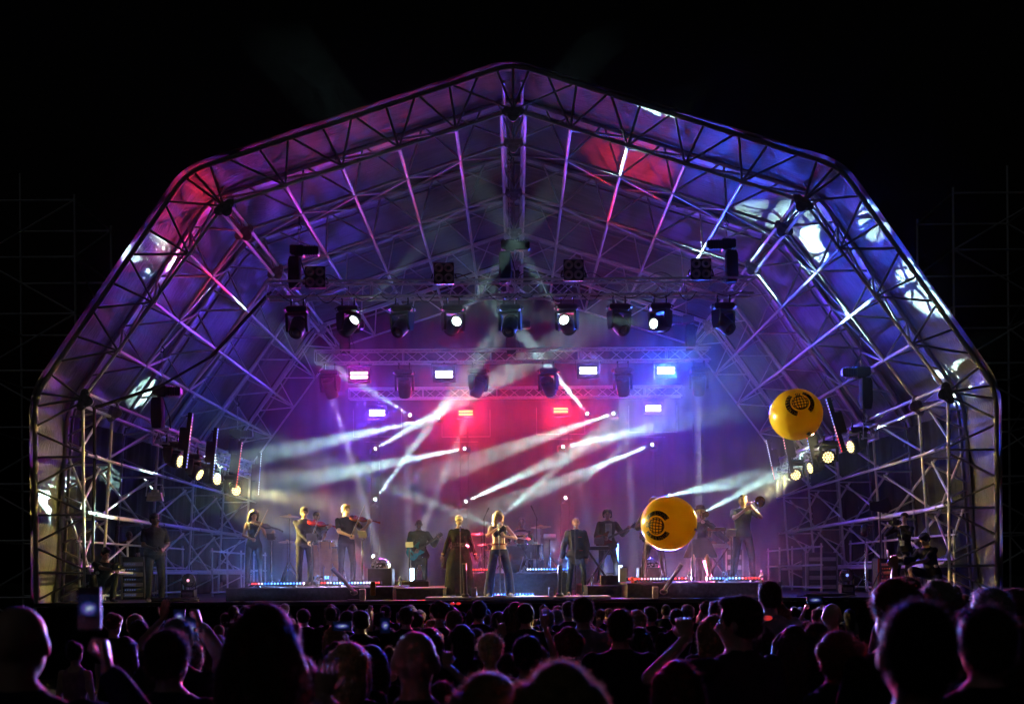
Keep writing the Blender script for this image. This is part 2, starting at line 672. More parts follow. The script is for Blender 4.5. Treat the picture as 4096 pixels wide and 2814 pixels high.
# dark scrim sheets that close the side walls inside the legs, bay by bay
SCRIM = mat('dark_scrim', (0.03, 0.031, 0.036), 0.8, 0.0, noise=0.35, nscale=1.2, bump=0.5, bscale=3, spec=0.2)
for bay in range(5):
    for sx in (-1, 1):
        ya, yb = FY[bay] + 0.1, FY[bay + 1] - 0.02
        if bay == 0:
            continue
        vs, fs = [], []
        nu, nv = 28, 14
        for j in range(nv + 1):
            for i in range(nu + 1):
                t, z = i / nu, 0.1 + (4.9 - 0.1) * j / nv
                x = 8.98 + 0.32 * (1 - z / 5.0) - 0.10
                x += 0.03 * math.sin(t * 19 + z * 0.7 + bay) + 0.02 * math.sin(t * 43 + bay)
                vs.append((x * sx, ya + (yb - ya) * t - 20.5, z))
        for j in range(nv):
            for i in range(nu):
                a = j * (nu + 1) + i
                fs.append((a, a + 1, a + nu + 2, a + nu + 1))
        me = bpy.data.meshes.new('side_scrim')
        me.from_pydata(vs, [], fs)
        me.materials.append(SCRIM)
        me.polygons.foreach_set('use_smooth', [True] * len(me.polygons))
        obj('side_scrim', me, stage_roof)

# ------------------------------------------------------------------ backdrop, ground, deck, risers
DRAPE = mat('black_drape', (0.02, 0.02, 0.022), 0.85, 0, noise=0.3, nscale=1.5, bump=0.2, bscale=5, sheen=0.05, spec=0.1)
vs, fs = [], []
nu, nv = 220, 12
for j in range(nv + 1):
    for i in range(nu + 1):
        x = -9.0 + 18.0 * i / nu
        ax = abs(x)
        top = 11.0 - ax / 6.08 * 1.97 if ax < 6.08 else 9.2 - (ax - 6.08) / 2.87 * 4.15
        z = FLOOR + 0.02 + (top - 0.1 - FLOOR) * j / nv
        vs.append((x, 33.65 + 0.05 * math.sin(i * 0.9) + 0.03 * math.sin(i * 0.37 + j * 0.2), z))
for j in range(nv):
    for i in range(nu):
        a = j * (nu + 1) + i
        fs.append((a, a + 1, a + nu + 2, a + nu + 1))
me = bpy.data.meshes.new('backdrop_curtain')
me.from_pydata(vs, [], fs)
me.materials.append(DRAPE)
me.polygons.foreach_set('use_smooth', [True] * len(me.polygons))
obj('backdrop_curtain', me, None, None, 'wide black pleated curtain closing the rear of the stage', 'curtain')

GRASS = mat('trampled_grass', (0.03, 0.038, 0.02), 0.95, 0, noise=0.5, nscale=1.5, bump=0.8, bscale=12)
MB().add([(-260, -60, -0.2), (260, -60, -0.2), (260, 400, -0.2), (-260, 400, -0.2)], [(0, 1, 2, 3)]).build('ground', GRASS)['kind'] = 'structure'

DECK = mat('stage_deck_ply', (0.022, 0.02, 0.02), 0.6, 0, noise=0.4, nscale=3, bump=0.15, bscale=25, spec=0.25)
SKIRT = mat('stage_skirt_cloth', (0.010, 0.010, 0.011), 0.9, 0, noise=0.3, nscale=6, bump=0.3, bscale=8, spec=0.1)
RISER = mat('riser_carpet', (0.028, 0.028, 0.03), 0.9, 0, noise=0.35, nscale=14, bump=0.4, bscale=60, sheen=0.1, spec=0.12)
deck = empty('stage_deck', (0, 20.3, 0), 'wide black stage deck with cloth skirt along its front edge', 'stage')
for i in range(9):
    for j in range(6):
        MB().box((-7.92 + i * 1.98, 1.12 + j * 2.24, FLOOR - 0.03), (1.97, 2.23, 0.06), bev=0.004).build('deck_board', DECK, deck, smooth=False)
b = MB()
vs, fs = [], []
N = 260
for i in range(N + 1):
    x = -8.85 + 17.7 * i / N
    y = -0.02 - 0.02 * math.sin(i * 0.8) - 0.01 * math.sin(i * 2.3)
    vs += [(x, y - 0.02, -0.19), (x, y * 0.3 - 0.01, FLOOR - 0.07)]
for i in range(N):
    fs.append((2 * i, 2 * i + 2, 2 * i + 3, 2 * i + 1))
b.add(vs, fs).build('skirt', SKIRT, deck)
MB().box((0, -0.012, FLOOR - 0.03), (17.8, 0.02, 0.055)).build('edge_trim', BLACKM, deck, smooth=False)


def riser(label, x0, x1, y0, y1, z1, z0=FLOOR, name='riser'):
    o = empty(name, ((x0 + x1) / 2, (y0 + y1) / 2, z0), label, 'riser')
    w, d, h = x1 - x0, y1 - y0, z1 - z0
    MB().box((0, 0, h - 0.02), (w, d, 0.04), bev=0.006).build('top_board', DECK, o, smooth=False)
    MB().box((0, -d / 2 + 0.02, (h - 0.04) / 2), (w - 0.012, 0.02, h - 0.04)).build('front_panel', RISER, o, smooth=False)
    for s in (-1, 1):
        MB().box((s * (w / 2 - 0.02), 0.02, (h - 0.04) / 2), (0.02, d - 0.06, h - 0.04)).build('side_panel', RISER, o, smooth=False)
    return o


ZR = 1.455
riser('long low black riser under the three string players', -5.55, -2.36, 20.95, 24.25, 1.45)
riser('black riser step behind the string players, carrying the congas', -5.3, -2.33, 24.3, 27.2, 1.54)
riser('small black riser in front of the guitarist in the glittering suit', -2.33, -1.42, 21.2, 24.6, 1.42)
riser('tall centre riser carrying the drum kit', -1.40, 1.20, 23.9, 27.4, 1.70)
riser('low black riser beside the brass section with a keyboard stand on it', 1.40, 2.07, 21.8, 25.0, 1.43)
riser('low black riser under the bass player', 1.45, 3.2, 25.05, 27.2, 1.43)
riser('long black riser under the brass section', 2.10, 5.05, 20.95, 25.0, 1.485)
PALE = mat('pale_ramp_board', (0.30, 0.29, 0.27), 0.6, 0, noise=0.25, nscale=5, bump=0.1)
o = MB().box((0, 0, 0), (3.45, 0.62, 0.055), bev=0.01).build('ramp_board', PALE, None, smooth=False, loc=(0.02, 20.72, FLOOR + 0.028))
tag(o, 'low pale strip platform at the front edge under the lead singer', 'platform')
# ------------------------------------------------------------------ lighting trusses
def box_truss(name, label, a, b, s=0.30, individual=False, step=0.36):
    a, b = Vector(a), Vector(b)
    o = empty(name, a, label, 'truss', 'box trusses of the lighting rig')
    d = (b - a).normalized()
    side = Vector((0, 0, 1)).cross(d).normalized()
    L = (b - a).length
    cor = [(side * sx * s / 2 + Vector((0, 0, 1)) * sz * s / 2) for sx, sz in ((-1, -1), (1, -1), (1, 1), (-1, 1))]
    for c in cor:
        rod('chord', a + c, b + c, 0.024, ALU, o)
    n = int(L / step)
    j = MB()
    for i in range(n):
        t0, t1 = L * i / n, L * (i + 1) / n
        for f in range(4):
            c0, c1 = cor[f], cor[(f + 1) % 4]
            if i % 2:
                c0, c1 = c1, c0
            p, q = a + d * t0 + c0, a + d * t1 + c1
            if individual and f in (0, 3):
                rod('lacing', p, q, 0.010, ALU, o, 6)
            else:
                j.tube([p - a, q - a], 0.009, 5)
        if i % 6 == 0:
            for f in range(4):
                j.tube([a + d * t0 + cor[f] - a, a + d * t0 + cor[(f + 1) % 4] - a], 0.011, 5)
    j.build('rear_lacing', ALU, o)['kind'] = 'stuff'
    return o


TF, TM, TB = 22.05, 27.75, 33.1
pa, pb_ = PX(1072, 1170, TF), PX(3008, 1142, TF)
TFZ = (pa.z + pb_.z) / 2 - 0.0
front_truss = box_truss('lighting_truss', 'front box truss with the row of moving heads hanging under it', (pa.x, TF, TFZ), (pb_.x, TF, TFZ), 0.31, True, 0.34)
pa, pb_ = PX(1262, 1428, TM), PX(2840, 1418, TM)
TMZ = (pa.z + pb_.z) / 2
mid_truss = box_truss('lighting_truss', 'middle box truss half lost in smoke, carrying four bright panels', (pa.x, TM, TMZ), (pb_.x, TM, TMZ), 0.30)
TBZ = PX(2050, 1570, TB).z
rear_truss = box_truss('lighting_truss', 'rearmost box truss faint against the curtain', (-5.0, TB, TBZ), (5.0, TB, TBZ), 0.30)
for sx, lb in ((-1, 'side truss on the yellow lamps side of the stage above the violin players'), (1, 'side truss behind the flying balloon near the trombonist side')):
    box_truss('lighting_truss', lb, (7.2 * sx, 22.3, 4.52), (7.2 * sx, 30.2, 4.52), 0.30, False, 0.34)


# ------------------------------------------------------------------ chain hoists
def hoist(label, p, ztop, zhook, facing=1, bag=0.55):
    """Electric chain motor with a chain bag, hung on a chain between ztop and the truss."""
    o = empty('chain_hoist', p, label, 'hoist', 'chain hoists of the rig')
    b = MB().box((0, 0, 0), (0.2, 0.2, 0.24), bev=0.03).box((0.24 * facing, 0, 0.0), (0.30, 0.17, 0.18), bev=0.025)
    b.box((-0.13 * facing, 0, 0.02), (0.10, 0.18, 0.2), bev=0.03)
    for i in range(5):
        b.box((0.12 * facing + 0.05 * i * facing, 0, 0.0), (0.012, 0.19, 0.2))
    body = b.build('motor_body', BLACKM, o)
    MB().box((0.392 * facing, -0.0, 0.0), (0.006, 0.12, 0.10), bev=0.002).build('badge_plate', ALUD, body, smooth=False)
    bg_ = MB()
    w = 0.2
    bg_.add([(x * w * k, y * 0.11 * k, z) for z, k in ((-0.12, 0.8), (-0.2, 1.0), (-0.2 - bag * .7, 1.05), (-0.2 - bag, 0.85))
             for x, y in ((-.5, -1), (.5, -1), (.62, -.5), (.62, .5), (.5, 1), (-.5, 1), (-.62, .5), (-.62, -.5))],
            [tuple(8 * r + c for c in (0,)) + (8 * r + 0,) for r in range(0)] +
            [(8 * r + i, 8 * r + (i + 1) % 8, 8 * r + 8 + (i + 1) % 8, 8 * r + 8 + i) for r in range(3) for i in range(8)] +
            [tuple(range(7, -1, -1)), tuple(range(24, 32))])
    bg_.build('chain_bag', CANVAS, o, loc=(-0.1 * facing, 0, 0))
    ch = MB()
    z = 0.12
    i = 0
    top = ztop - p[2]
    while z < top:
        h = 0.045
        ring = [(math.cos(t) * 0.014 * (i % 2), math.cos(t) * 0.014 * ((i + 1) % 2), z + h / 2 + math.sin(t) * 0.028) for t in [2 * math.pi * q / 6 for q in range(7)]]
        ch.tube(ring, 0.006, 4, caps=False)
        z += h
        i += 1
    ch.build('chain', STEEL, o)
    MB().tube([(0, 0, top + .05), (0.0, 0, top - 0.1), (0.05, 0, top - 0.16), (0.02, 0, top - 0.22), (-0.03, 0, top - 0.2)], 0.016, 6).build('hook', BLACKM, o)
    sl = MB()
    for s in (-1, 1):
        sl.tube([(0, 0, -0.1), (0.05 * s + 0.06, 0.1 * s, -0.5), (0.06 * s + .06, 0.15 * s, zhook - p[2])], 0.012, 5)
    sl.build('sling', BLACK, o)
    return o


for u, v, fc, lb in ((1198, 1005, 1, 'black chain hoist above the left part of the front truss'), (2040, 985, 1, 'black chain hoist under the roof apex'),
                     (2905, 980, -1, 'black chain hoist above the right part of the front truss')):
    p = PX(u, v, TF)
    ax = abs(p.x)
    hoist(lb, p, 10.25 - ax / 5.4 * 1.74 - 0.05, TFZ + 0.16, fc)
for u, v, fc, lb in ((1395, 1300, 1, 'dim chain hoist over the red panel in the smoke'), (2060, 1300, 1, 'dim chain hoist over the middle of the second truss'), (2745, 1280, -1, 'dim chain hoist in blue smoke over the second truss')):
    p = PX(u, v, TM)
    hoist(lb, p, 10.25 - abs(p.x) / 5.4 * 1.74, TMZ + 0.16, fc)
hoist('chain hoist with bag holding the near end of the left side truss', (-7.25, 22.6, PX(690, 1565, 22.6).z), 8.9 - 2.4, 4.68, 1)
hoist('chain hoist with bag holding the near end of the right side truss', (7.1, 22.6, PX(3390, 1490, 22.6).z), 8.9 - 2.2, 4.68, -1)
hoist('chain hoist at the far end of the left side truss', (-7.2, 28.5, 5.35), 6.3, 4.68, 1, 0.4)


# ------------------------------------------------------------------ moving heads
def head_meshes():
    M_ = {}
    b = MB().box((0, 0, -0.06), (0.36, 0.26, 0.12), bev=0.03)
    for s in (-1, 1):
        b.tube([(0.19 * s, 0.08, -0.03), (0.225 * s, 0.08, -0.06), (0.225 * s, -0.08, -0.06), (0.19 * s, -0.08, -0.03)], 0.012, 6)
    M_['base'] = b.mesh('base', BLACK)
    b = MB()
    for s in (-1, 1):
        b.box((0.11 * s, 0, 0.05), (0.03, 0.045, 0.10)).tube([(0.11 * s - .0, -0.05, 0.12), (0.11 * s, 0, 0.15), (0.11 * s, 0.05, 0.12)], 0.016, 6)
    M_['clamp'] = b.mesh('clamp', BLACKM)
    b = MB()
    for s in (-1, 1):
        prof = [(-0.10, 0), (0.10, 0), (0.085, -0.22), (0.05, -0.31), (-0.05, -0.31), (-0.085, -0.22)]
        b.prism(prof, 'x', 0.155 * s, 0.20 * s)
    b.box((0, 0, 0.0), (0.38, 0.19, 0.05), bev=0.015)
    M_['yoke'] = b.mesh('yoke', BLACK)
    # head body along +z (front), pivot in origin
    b = MB().lathe([(0.05, -0.20), (0.11, -0.185), (0.132, -0.12), (0.138, 0.0), (0.135, 0.10), (0.125, 0.19), (0.118, 0.215), (0.095, 0.215), (0.09, 0.195)], 18)
    for i in range(6):
        b.lathe([(0.128, -0.16 + i * 0.014), (0.136, -0.156 + i * 0.014), (0.128, -0.152 + i * 0.014)], 18)
    M_['head'] = b.mesh('head', BLACK)
    M_['lens'] = MB().lathe([(0.088, 0.19), (0.07, 0.212), (0.03, 0.222), (0.004, 0.224)], 18).mesh('lens', GLASSD)
    M_['lens_on'] = MB().lathe([(0.088, 0.19), (0.07, 0.212), (0.03, 0.222), (0.004, 0.224)], 18).mesh('lens', emat('lens_lit_cool', (0.80, 1.0, 0.92), 9))
    return M_


HM = head_meshes()
BEAM = (0.58, 1.0, 0.90)


def moving_head(label, p, d, lit=None, up=False, s=1.0, group='moving head lamps', rz=0.0, lens='lens'):
    """p is the mounting point (clamp); d the direction of the beam; lit = (energy, cone angle, colour)."""
    o = empty('moving_head', p, label, 'stage lamp', group)
    f = -1.0 if up else 1.0
    base = obj('base', HM['base'], o, (0, 0, -0.15 * s * (0 if up else 1)))
    base.scale = (s, s, s * f)
    base.rotation_euler.z = rz
    if not up:
        c = obj('clamp', HM['clamp'], o, (0, 0, -0.15 * s))
        c.scale = (s, s, s)
    yz = -0.29 * s if not up else 0.14 * s
    d = Vector(d).normalized()
    pan = math.atan2(d.y, d.x) + R(90)
    y = obj('yoke', HM['yoke'], o, (0, 0, yz))
    y.scale = (s, s, s * f)
    y.rotation_euler.z = pan
    piv = Vector((0, 0, yz - 0.22 * s * f))
    h = obj('head', HM['head'], o, piv)
    h.scale = (s, s, s)
    h.rotation_mode = 'QUATERNION'
    h.rotation_quaternion = aimx(d)
    l = obj('lens', HM['lens_on' if lit else lens], h)
    if lit:
        e, ang, colr = lit
        spot('beam_lamp', Vector(p) + piv + d * 0.24 * s, d, e, colr, ang * 1.1, 0.4, 0.05 * s, o)
    return o


def roof_hit(p, d):
    """Follow a direction to the roof lining (rough)."""
    return p + d * 20


# front truss row: nine heads, four of them lit
row = [(1190, None), (1393, (1850, 795)), (1608, None), (1812, (2010, 1040)), (2040, None), (2268, (2085, 1010)), (2476, None), (2640, (2160, 1262)), (2893, None)]
names = ['leftmost dark moving head under the front truss', 'lit moving head second from the left under the front truss', 'dark moving head between the two lit left ones on the front truss',
         'lit moving head fourth from the left under the front truss', 'dark moving head at the centre of the front truss', 'lit moving head just right of centre on the front truss',
         'dark moving head between the two lit right ones on the front truss', 'lit moving head throwing its beam sideways under the front truss', 'rightmost dark moving head under the front truss']
zc = TFZ - 0.155
for (u, tgt), lb in zip(row, names):
    x = PX(u, 1200, TF).x
    p = Vector((x, TF, zc))
    hd = p + Vector((0, 0, -0.58))
    if tgt:
        # where the beam passes, a little nearer to the audience than the lamp
        q = PX(tgt[0], tgt[1], TF - 2.6)
        d = q - hd
        moving_head(lb, p, d, (9000 * BEAM_K, 5.0, BEAM), s=1.12)
    else:
        rr_ = random.Random(int(u))
        moving_head(lb, p, (rr_.uniform(-.5, .5), -0.6, -0.55), None, s=1.12)

# power cables looped along the front truss
rgc = random.Random(21)
for i in range(14):
    x0 = -4.6 + i * 0.66 + rgc.uniform(-.1, .1)
    x1 = x0 + rgc.uniform(0.35, 0.7)
    dip = rgc.uniform(0.06, 0.2)
    MB().tube([Vector((x0 + (x1 - x0) * t / 8, TF - 0.17, TFZ - 0.12 - dip * math.sin(math.pi * t / 8))) - front_truss.location for t in range(9)], 0.009, 5).build('looped_cable', RUBBER, front_truss)
    if i % 2:
        MB().tube([Vector((x0 + (x1 - x0) * t / 6, TF - 0.17, TFZ + 0.17 + 0.10 * math.sin(math.pi * t / 6))) - front_truss.location for t in range(7)], 0.008, 5).build('looped_cable', RUBBER, front_truss)

# second truss: six heads with thin pencil beams to the deck
for u, tu, tv, e, lb in ((1319, 1450, 1990, 3000, 'moving head at the left end of the second truss with a pencil beam'), (1617, 1632, 1960, 1300, 'moving head second from left on the smoky truss'),
                         (1913, 1730, 2010, 2600, 'moving head left of the red haze on the second truss'), (2192, 2260, 1760, 700, 'moving head right of centre on the second truss with red rim'),
                         (2491, 2520, 1930, 1200, 'moving head fifth along the second truss in blue haze'), (2795, 2797, 1960, 2600, 'moving head at the right end of the second truss with a straight down beam')):
    p = Vector((PX(u, 1440, TM).x, TM, TMZ - 0.15))
    hd = p + Vector((0, 0, -0.6))
    d = PX(tu, tv, TM + 1.5) - hd
    moving_head(lb, p, d, (e * BEAM_K * 9, 2.9, (0.9, 0.95, 1.0)), s=1.2, group='heads on the second truss')

# rear row: the bright dots with wide beams reaching forward
TR = 32.4
rear = [  # source px, target px and its depth, energy, cone
    ((1638, 1658), (590, 1020), 21.3, 6500, 6.0, 'rear beam lamp whose beam climbs to the upper left roof'),
    ((1751, 1668), (990, 1834), 26.0, 26000, 5.5, 'rear beam lamp sweeping left above the violinists'),
    ((1504, 1792), (1700, 1680), 31.0, 15000, 9.0, 'rear beam lamp with a short wide beam left of the red panel'),
    ((1856, 1793), (1010, 1960), 24.5, 30000, 5.5, 'rear beam lamp sweeping low and left over the string players'),
    ((1502, 1994), (1880, 1480), 27.0, 24000, 5.0, 'lowest rear beam lamp on the left, beam climbing right'),
    ((2348, 1652), (2040, 1280), 26.5, 26000, 5.5, 'rear beam lamp climbing left across the red haze'),
    ((2452, 1653), (1850, 1860), 26.0, 24000, 5.5, 'rear beam lamp sweeping left through the red haze'),
    ((2254, 1785), (3640, 1500), 19.4, 18000, 5.5, 'rear beam lamp sweeping right into the blue haze'),
    ((2607, 1778), (2180, 1950), 28.0, 24000, 5.5, 'rear beam lamp under the violet panel sweeping left'),
    ((2264, 1988), (3375, 990), 21.5, 7500, 4.6, 'rear beam lamp throwing the pale disc on the right roof'),
    ((1866, 2003), (2240, 1830), 29.0, 20000, 7.0, 'low rear beam lamp left of the lead singer'),
    ((1975, 2090), (2320, 1790), 29.5, 18000, 6.0, 'low rear beam lamp right behind the lead singer'),
    ((2680, 1980), (3480, 1815), 19.6, 14000, 5.5, 'rear beam lamp behind the big balloon sweeping right'),
    ((2790, 2060), (3120, 1890), 28.0, 18000, 6.0, 'rear beam lamp between the trumpeter and trombonist'),
    ((2255, 2212), (1700, 2000), 29.5, 14000, 5.0, 'lowest rear beam lamp crossing behind the drum kit'),
    ((1490, 2222), (1400, 2195), 31.5, 5000, 5.0, 'small beam lamp low beside the left mirror dome'),
]
TOWER = mat('tower_black', (0.012, 0.012, 0.013), 0.6, 0.2, noise=0.3)
for (su, sv), (tu, tv), ty, e, ang, lb in rear:
    src = PX(su, sv, TR)
    tgt = PX(tu, tv, ty)
    d = (tgt - src).normalized()
    s = 0.55
    p = src - d * 0.25 * s - Vector((0, 0, (0.14 + 0.22) * s))
    moving_head(lb, p, d, (e * BEAM_K, ang * 0.68, BEAM), up=True, s=s, group='beam lamps at the rear')

# black lamp towers that carry the rear row
for x0 in (-4.2, -1.55, 1.45, 4.25, 5.4):
    o = empty('lamp_tower', (x0, 32.75, FLOOR), {-4.2: 'thin black lamp tower at the rear behind the strings', -1.55: 'thin black lamp tower at the rear left of the drums', 1.45: 'thin black lamp tower at the rear right of the drums',
                                                4.25: 'thin black lamp tower at the rear behind the big balloon', 5.4: 'thin black lamp tower at the rear near the trombonist'}[x0], 'lamp tower', 'lamp towers')
    MB().box((0, 0, 0.03), (0.6, 0.6, 0.06), bev=0.01).build('base_plate', TOWER, o, smooth=False)
    for sx in (-1, 1):
        MB().tube([(0.12 * sx, 0, 0.06), (0.12 * sx, 0, 4.9)], 0.025, 8).build('upright', TOWER, o)
    for k in range(8):
        MB().tube([(-0.12, 0, 0.3 + k * 0.62), (0.12, 0, 0.3 + k * 0.62)], 0.014, 6).build('rung', TOWER, o)


# ------------------------------------------------------------------ bright LED strobe panels
def led_panel(label, p, col, core, e, w=0.34, h=0.13, frame=False, d=(0, -1, -0.22), hang=0.32):
    o = empty('strobe_lamp', p, label, 'stage lamp', 'bright strobe panels')
    MB().box((0, 0.06, 0.0), (w * 1.35, 0.1, h * 2.3), bev=0.015).build('housing', BLACK, o)
    lm = emat('led_' + label.replace(' ', '_')[:24], core, 1.0)
    lm.node_tree.nodes['Principled BSDF'].inputs['Emission Strength'].default_value = 7.0 if core[1] < 0.4 else 9.0
    for s in (-1, 1):
        MB().box((0, 0.002, s * h * 0.30), (w, 0.014, h * 0.36), bev=0.005).build('led_strip', lm, o)
    br = MB().tube([(-w * .75, 0.06, 0), (-w * .75, 0.06, h * 1.6), (w * .75, 0.06, h * 1.6), (w * .75, 0.06, 0)], 0.012, 6)
    br.tube([(0, 0.06, h * 1.6), (0, 0.06, hang)], 0.018, 6)
    br.build('bracket', BLACKM, o)
    if frame:
        fr = MB()
        ww, hh = 0.72, 1.05
        fr.tube([(-ww, .1, 0.1), (-ww, .1, -hh + .35), (ww, .1, -hh + .35), (ww, .1, 0.1)], 0.012, 6)
        fr.tube([(-ww * .5, .1, -hh + .2), (ww * .5, .1, -hh + .2)], 0.01, 6)
        fr.build('pipe_frame', ALUD, o)
    area('panel_lamp', Vector(p) + Vector((0, -0.02, 0)), d, e, col, w, h, o, 105 if core[1] > 0.4 else 72)
    return o


RED, BLUE, VIOLET, MAG = (1.0, 0.012, 0.03), (0.015, 0.08, 1.0), (0.11, 0.035, 1.0), (1.0, 0.06, 0.45)
PE = 115
led_panel('bright panel glowing red at the left end of the second truss', PX(1436, 1500, TM - 0.15), (0.62, 0.02, 0.62), (1.0, 0.55, 0.62), PE * 0.8, 0.42, 0.17)
led_panel('bright bluish white panel left of centre on the second truss', PX(1776, 1496, TM - 0.15), (0.10, 0.16, 1.0), (0.9, 0.95, 1.0), PE * 0.8, 0.42, 0.17)
led_panel('bright white panel right of centre on the second truss', PX(2353, 1481, TM - 0.15), (0.10, 0.16, 1.0), (0.95, 0.97, 1.0), PE * 0.9, 0.42, 0.17)
led_panel('bright blue panel at the right end of the second truss', PX(2663, 1481, TM - 0.15), BLUE, (0.65, 0.85, 1.0), PE * 5.0, 0.42, 0.17)
led_panel('violet white panel at the rear left of centre', PX(1508, 1650, TB - 0.3), VIOLET, (0.88, 0.88, 1.0), PE * 1.9, 0.44, 0.17, True)
led_panel('red orange panel at the rear just left of centre', PX(1863, 1650, TB - 0.3), RED, (1.0, 0.22, 0.04), PE * 1.7, 0.42, 0.15, True)
led_panel('red orange panel at the rear just right of centre', PX(2243, 1640, TB - 0.3), RED, (1.0, 0.22, 0.04), PE * 1.7, 0.42, 0.15, True)
led_panel('violet white panel at the rear right of centre', PX(2613, 1632, TB - 0.3), VIOLET, (0.9, 0.88, 1.0), PE * 1.9, 0.44, 0.17, True)


# ------------------------------------------------------------------ blinders on the front truss
def blinder(label, p):
    o = empty('four_lamp_blinder', p, label, 'stage lamp', 'unlit four lamp blinders on the front truss')
    MB().box((0, 0, 0), (0.40, 0.12, 0.42), bev=0.012).build('housing', BLACK, o)
    for sx in (-1, 1):
        for sz in (-1, 1):
            Mx = Matrix.Rotation(R(90), 4, 'X')
            MB().lathe([(0.09, 0.055), (0.09, 0.075), (0.08, 0.078), (0.06, 0.062), (0.02, 0.058)], 16, (0.097 * sx, 0, 0.1 * sz), Mx).build('lamp_reflector', mat('blinder_reflector', (0.35, 0.33, 0.26), 0.3, 0.8, noise=0.2), o)
    MB().tube([(-0.22, 0, 0.0), (-0.25, 0, -0.1), (-0.25, 0, -0.12), (0.25, 0, -0.12), (0.25, 0, -0.1), (0.22, 0, 0)], 0.014, 6).build('yoke', BLACKM, o)
    return o


for u, v, lb in ((1262, 1110, 'black four lamp blinder beside the left hoist'), (1776, 1095, 'black four lamp blinder left of the apex hoist'),
                 (2294, 1082, 'black four lamp blinder right of the apex hoist'), (2803, 1078, 'black four lamp blinder beside the right hoist')):
    blinder(lb, PX(u, v, TF - 0.16))


# ------------------------------------------------------------------ yellow wash heads and LED battens on the side trusses
def led_face():
    b = MB()
    for r, n in ((0, 1), (0.05, 6), (0.1, 12)):
        for i in range(n):
            a = 2 * math.pi * i / n
            b.lathe([(0.021, 0.0), (0.019, 0.012), (0.006, 0.016)], 8, (r * math.cos(a), r * math.sin(a), 0.175))
    return b


WASHCOL = (1.0, 0.74, 0.16)
WASH_ON = led_face().mesh('led_cells', emat('wash_led_warm', (1.0, 0.78, 0.30), 3.2))
WASH_DIM = led_face().mesh('led_cells', emat('wash_led_edge', (0.9, 0.9, 0.25), 3.0))
b = MB().lathe([(0.06, -0.10), (0.12, -0.08), (0.155, 0.0), (0.165, 0.12), (0.165, 0.17), (0.15, 0.175)], 20)
WHEAD = b.mesh('head', BLACK)


def wash(label, p, d, e, on=True, ang=58, s=1.0, col=WASHCOL):
    o = empty('wash_lamp', p, label, 'stage lamp', 'round LED wash lamps on the side trusses')
    obj('base', HM['base'], o, (0, 0, -0.02))
    c = obj('clamp', HM['clamp'], o, (0, 0, -0.02))
    d = Vector(d).normalized()
    y = obj('yoke', HM['yoke'], o, (0, 0, -0.16))
    y.rotation_euler.z = math.atan2(d.y, d.x) + R(90)
    h = obj('head', WHEAD, o, (0, 0, -0.38))
    h.rotation_mode = 'QUATERNION'
    h.rotation_quaternion = aimx(d)
    obj('led_cells', WASH_ON if on else WASH_DIM, h)
    spot('wash_light', Vector(p) + Vector((0, 0, -0.38)) + d * 0.24, d, e, col, ang, 0.7, 0.12, o)
    return o


for u, v, Y, tg, lb in ((690, 1845, 22.5, (2.2, 20.45, 2.3), 'nearest round yellow wash lamp on the left side truss'), (772, 1890, 23.8, (-3.4, 23.2, 2.3), 'second round yellow wash lamp on the left side truss'),
                        (845, 1925, 25.2, (4.73, 18.6, 4.38), 'third round yellow wash lamp on the left side truss'), (930, 1965, 26.9, (2.42, 17.5, 2.5), 'farthest round yellow wash lamp on the left side truss')):
    p = PX(u, v, Y) + Vector((0, 0, 0.42))
    wash(lb, p, Vector(tg) - p, col=(1.0, 0.9, 0.42) if tg[1] < 19 else WASHCOL, e=WASH_E * (1 if tg[1] > 19 and tg[1] < 20.5 else 5.0 if tg[1] < 19 else 1.3), ang=54 if 19 < tg[1] < 20.5 else 8 if tg[1] < 19 else 46)
for u, v, Y, tg, lb in ((3431, 1787, 22.6, (-1.5, 20.0, 2.6), 'nearest wash lamp on the right side truss, seen edge on'), (3316, 1837, 24.0, (4.73, 18.6, 4.38), 'second wash lamp on the right side truss, seen edge on'),
                        (3268, 1872, 25.4, (-3.4, 23.2, 2.2), 'third wash lamp on the right side truss, seen edge on'), (3188, 1902, 27.0, (2.42, 17.5, 2.5), 'farthest wash lamp on the right side truss, seen edge on')):
    p = PX(u, v, Y) + Vector((0, 0, 0.42))
    wash(lb, p, Vector(tg) - p, col=(1.0, 0.9, 0.42) if tg[1] < 19 else WASHCOL, e=WASH_E * (1.3 if tg[1] > 19 and tg[1] < 20.5 else 5.0 if tg[1] < 19 else 0.3), ang=46 if 19 < tg[1] < 20.5 else 8 if tg[1] < 19 else 22)

# tall LED battens clamped upright to the side trusses
LEDCELL = {c: emat('cell_' + c, v, s) for c, v, s in (('red', (1, 0.05, 0.05), 1.6), ('blue', (0.25, 0.35, 1), 1.3), ('white', (0.8, 0.9, 1), 1.8), ('dim', (0.4, 0.45, 0.8), 0.35), ('pink', (1, 0.4, 0.55), 1.6))}


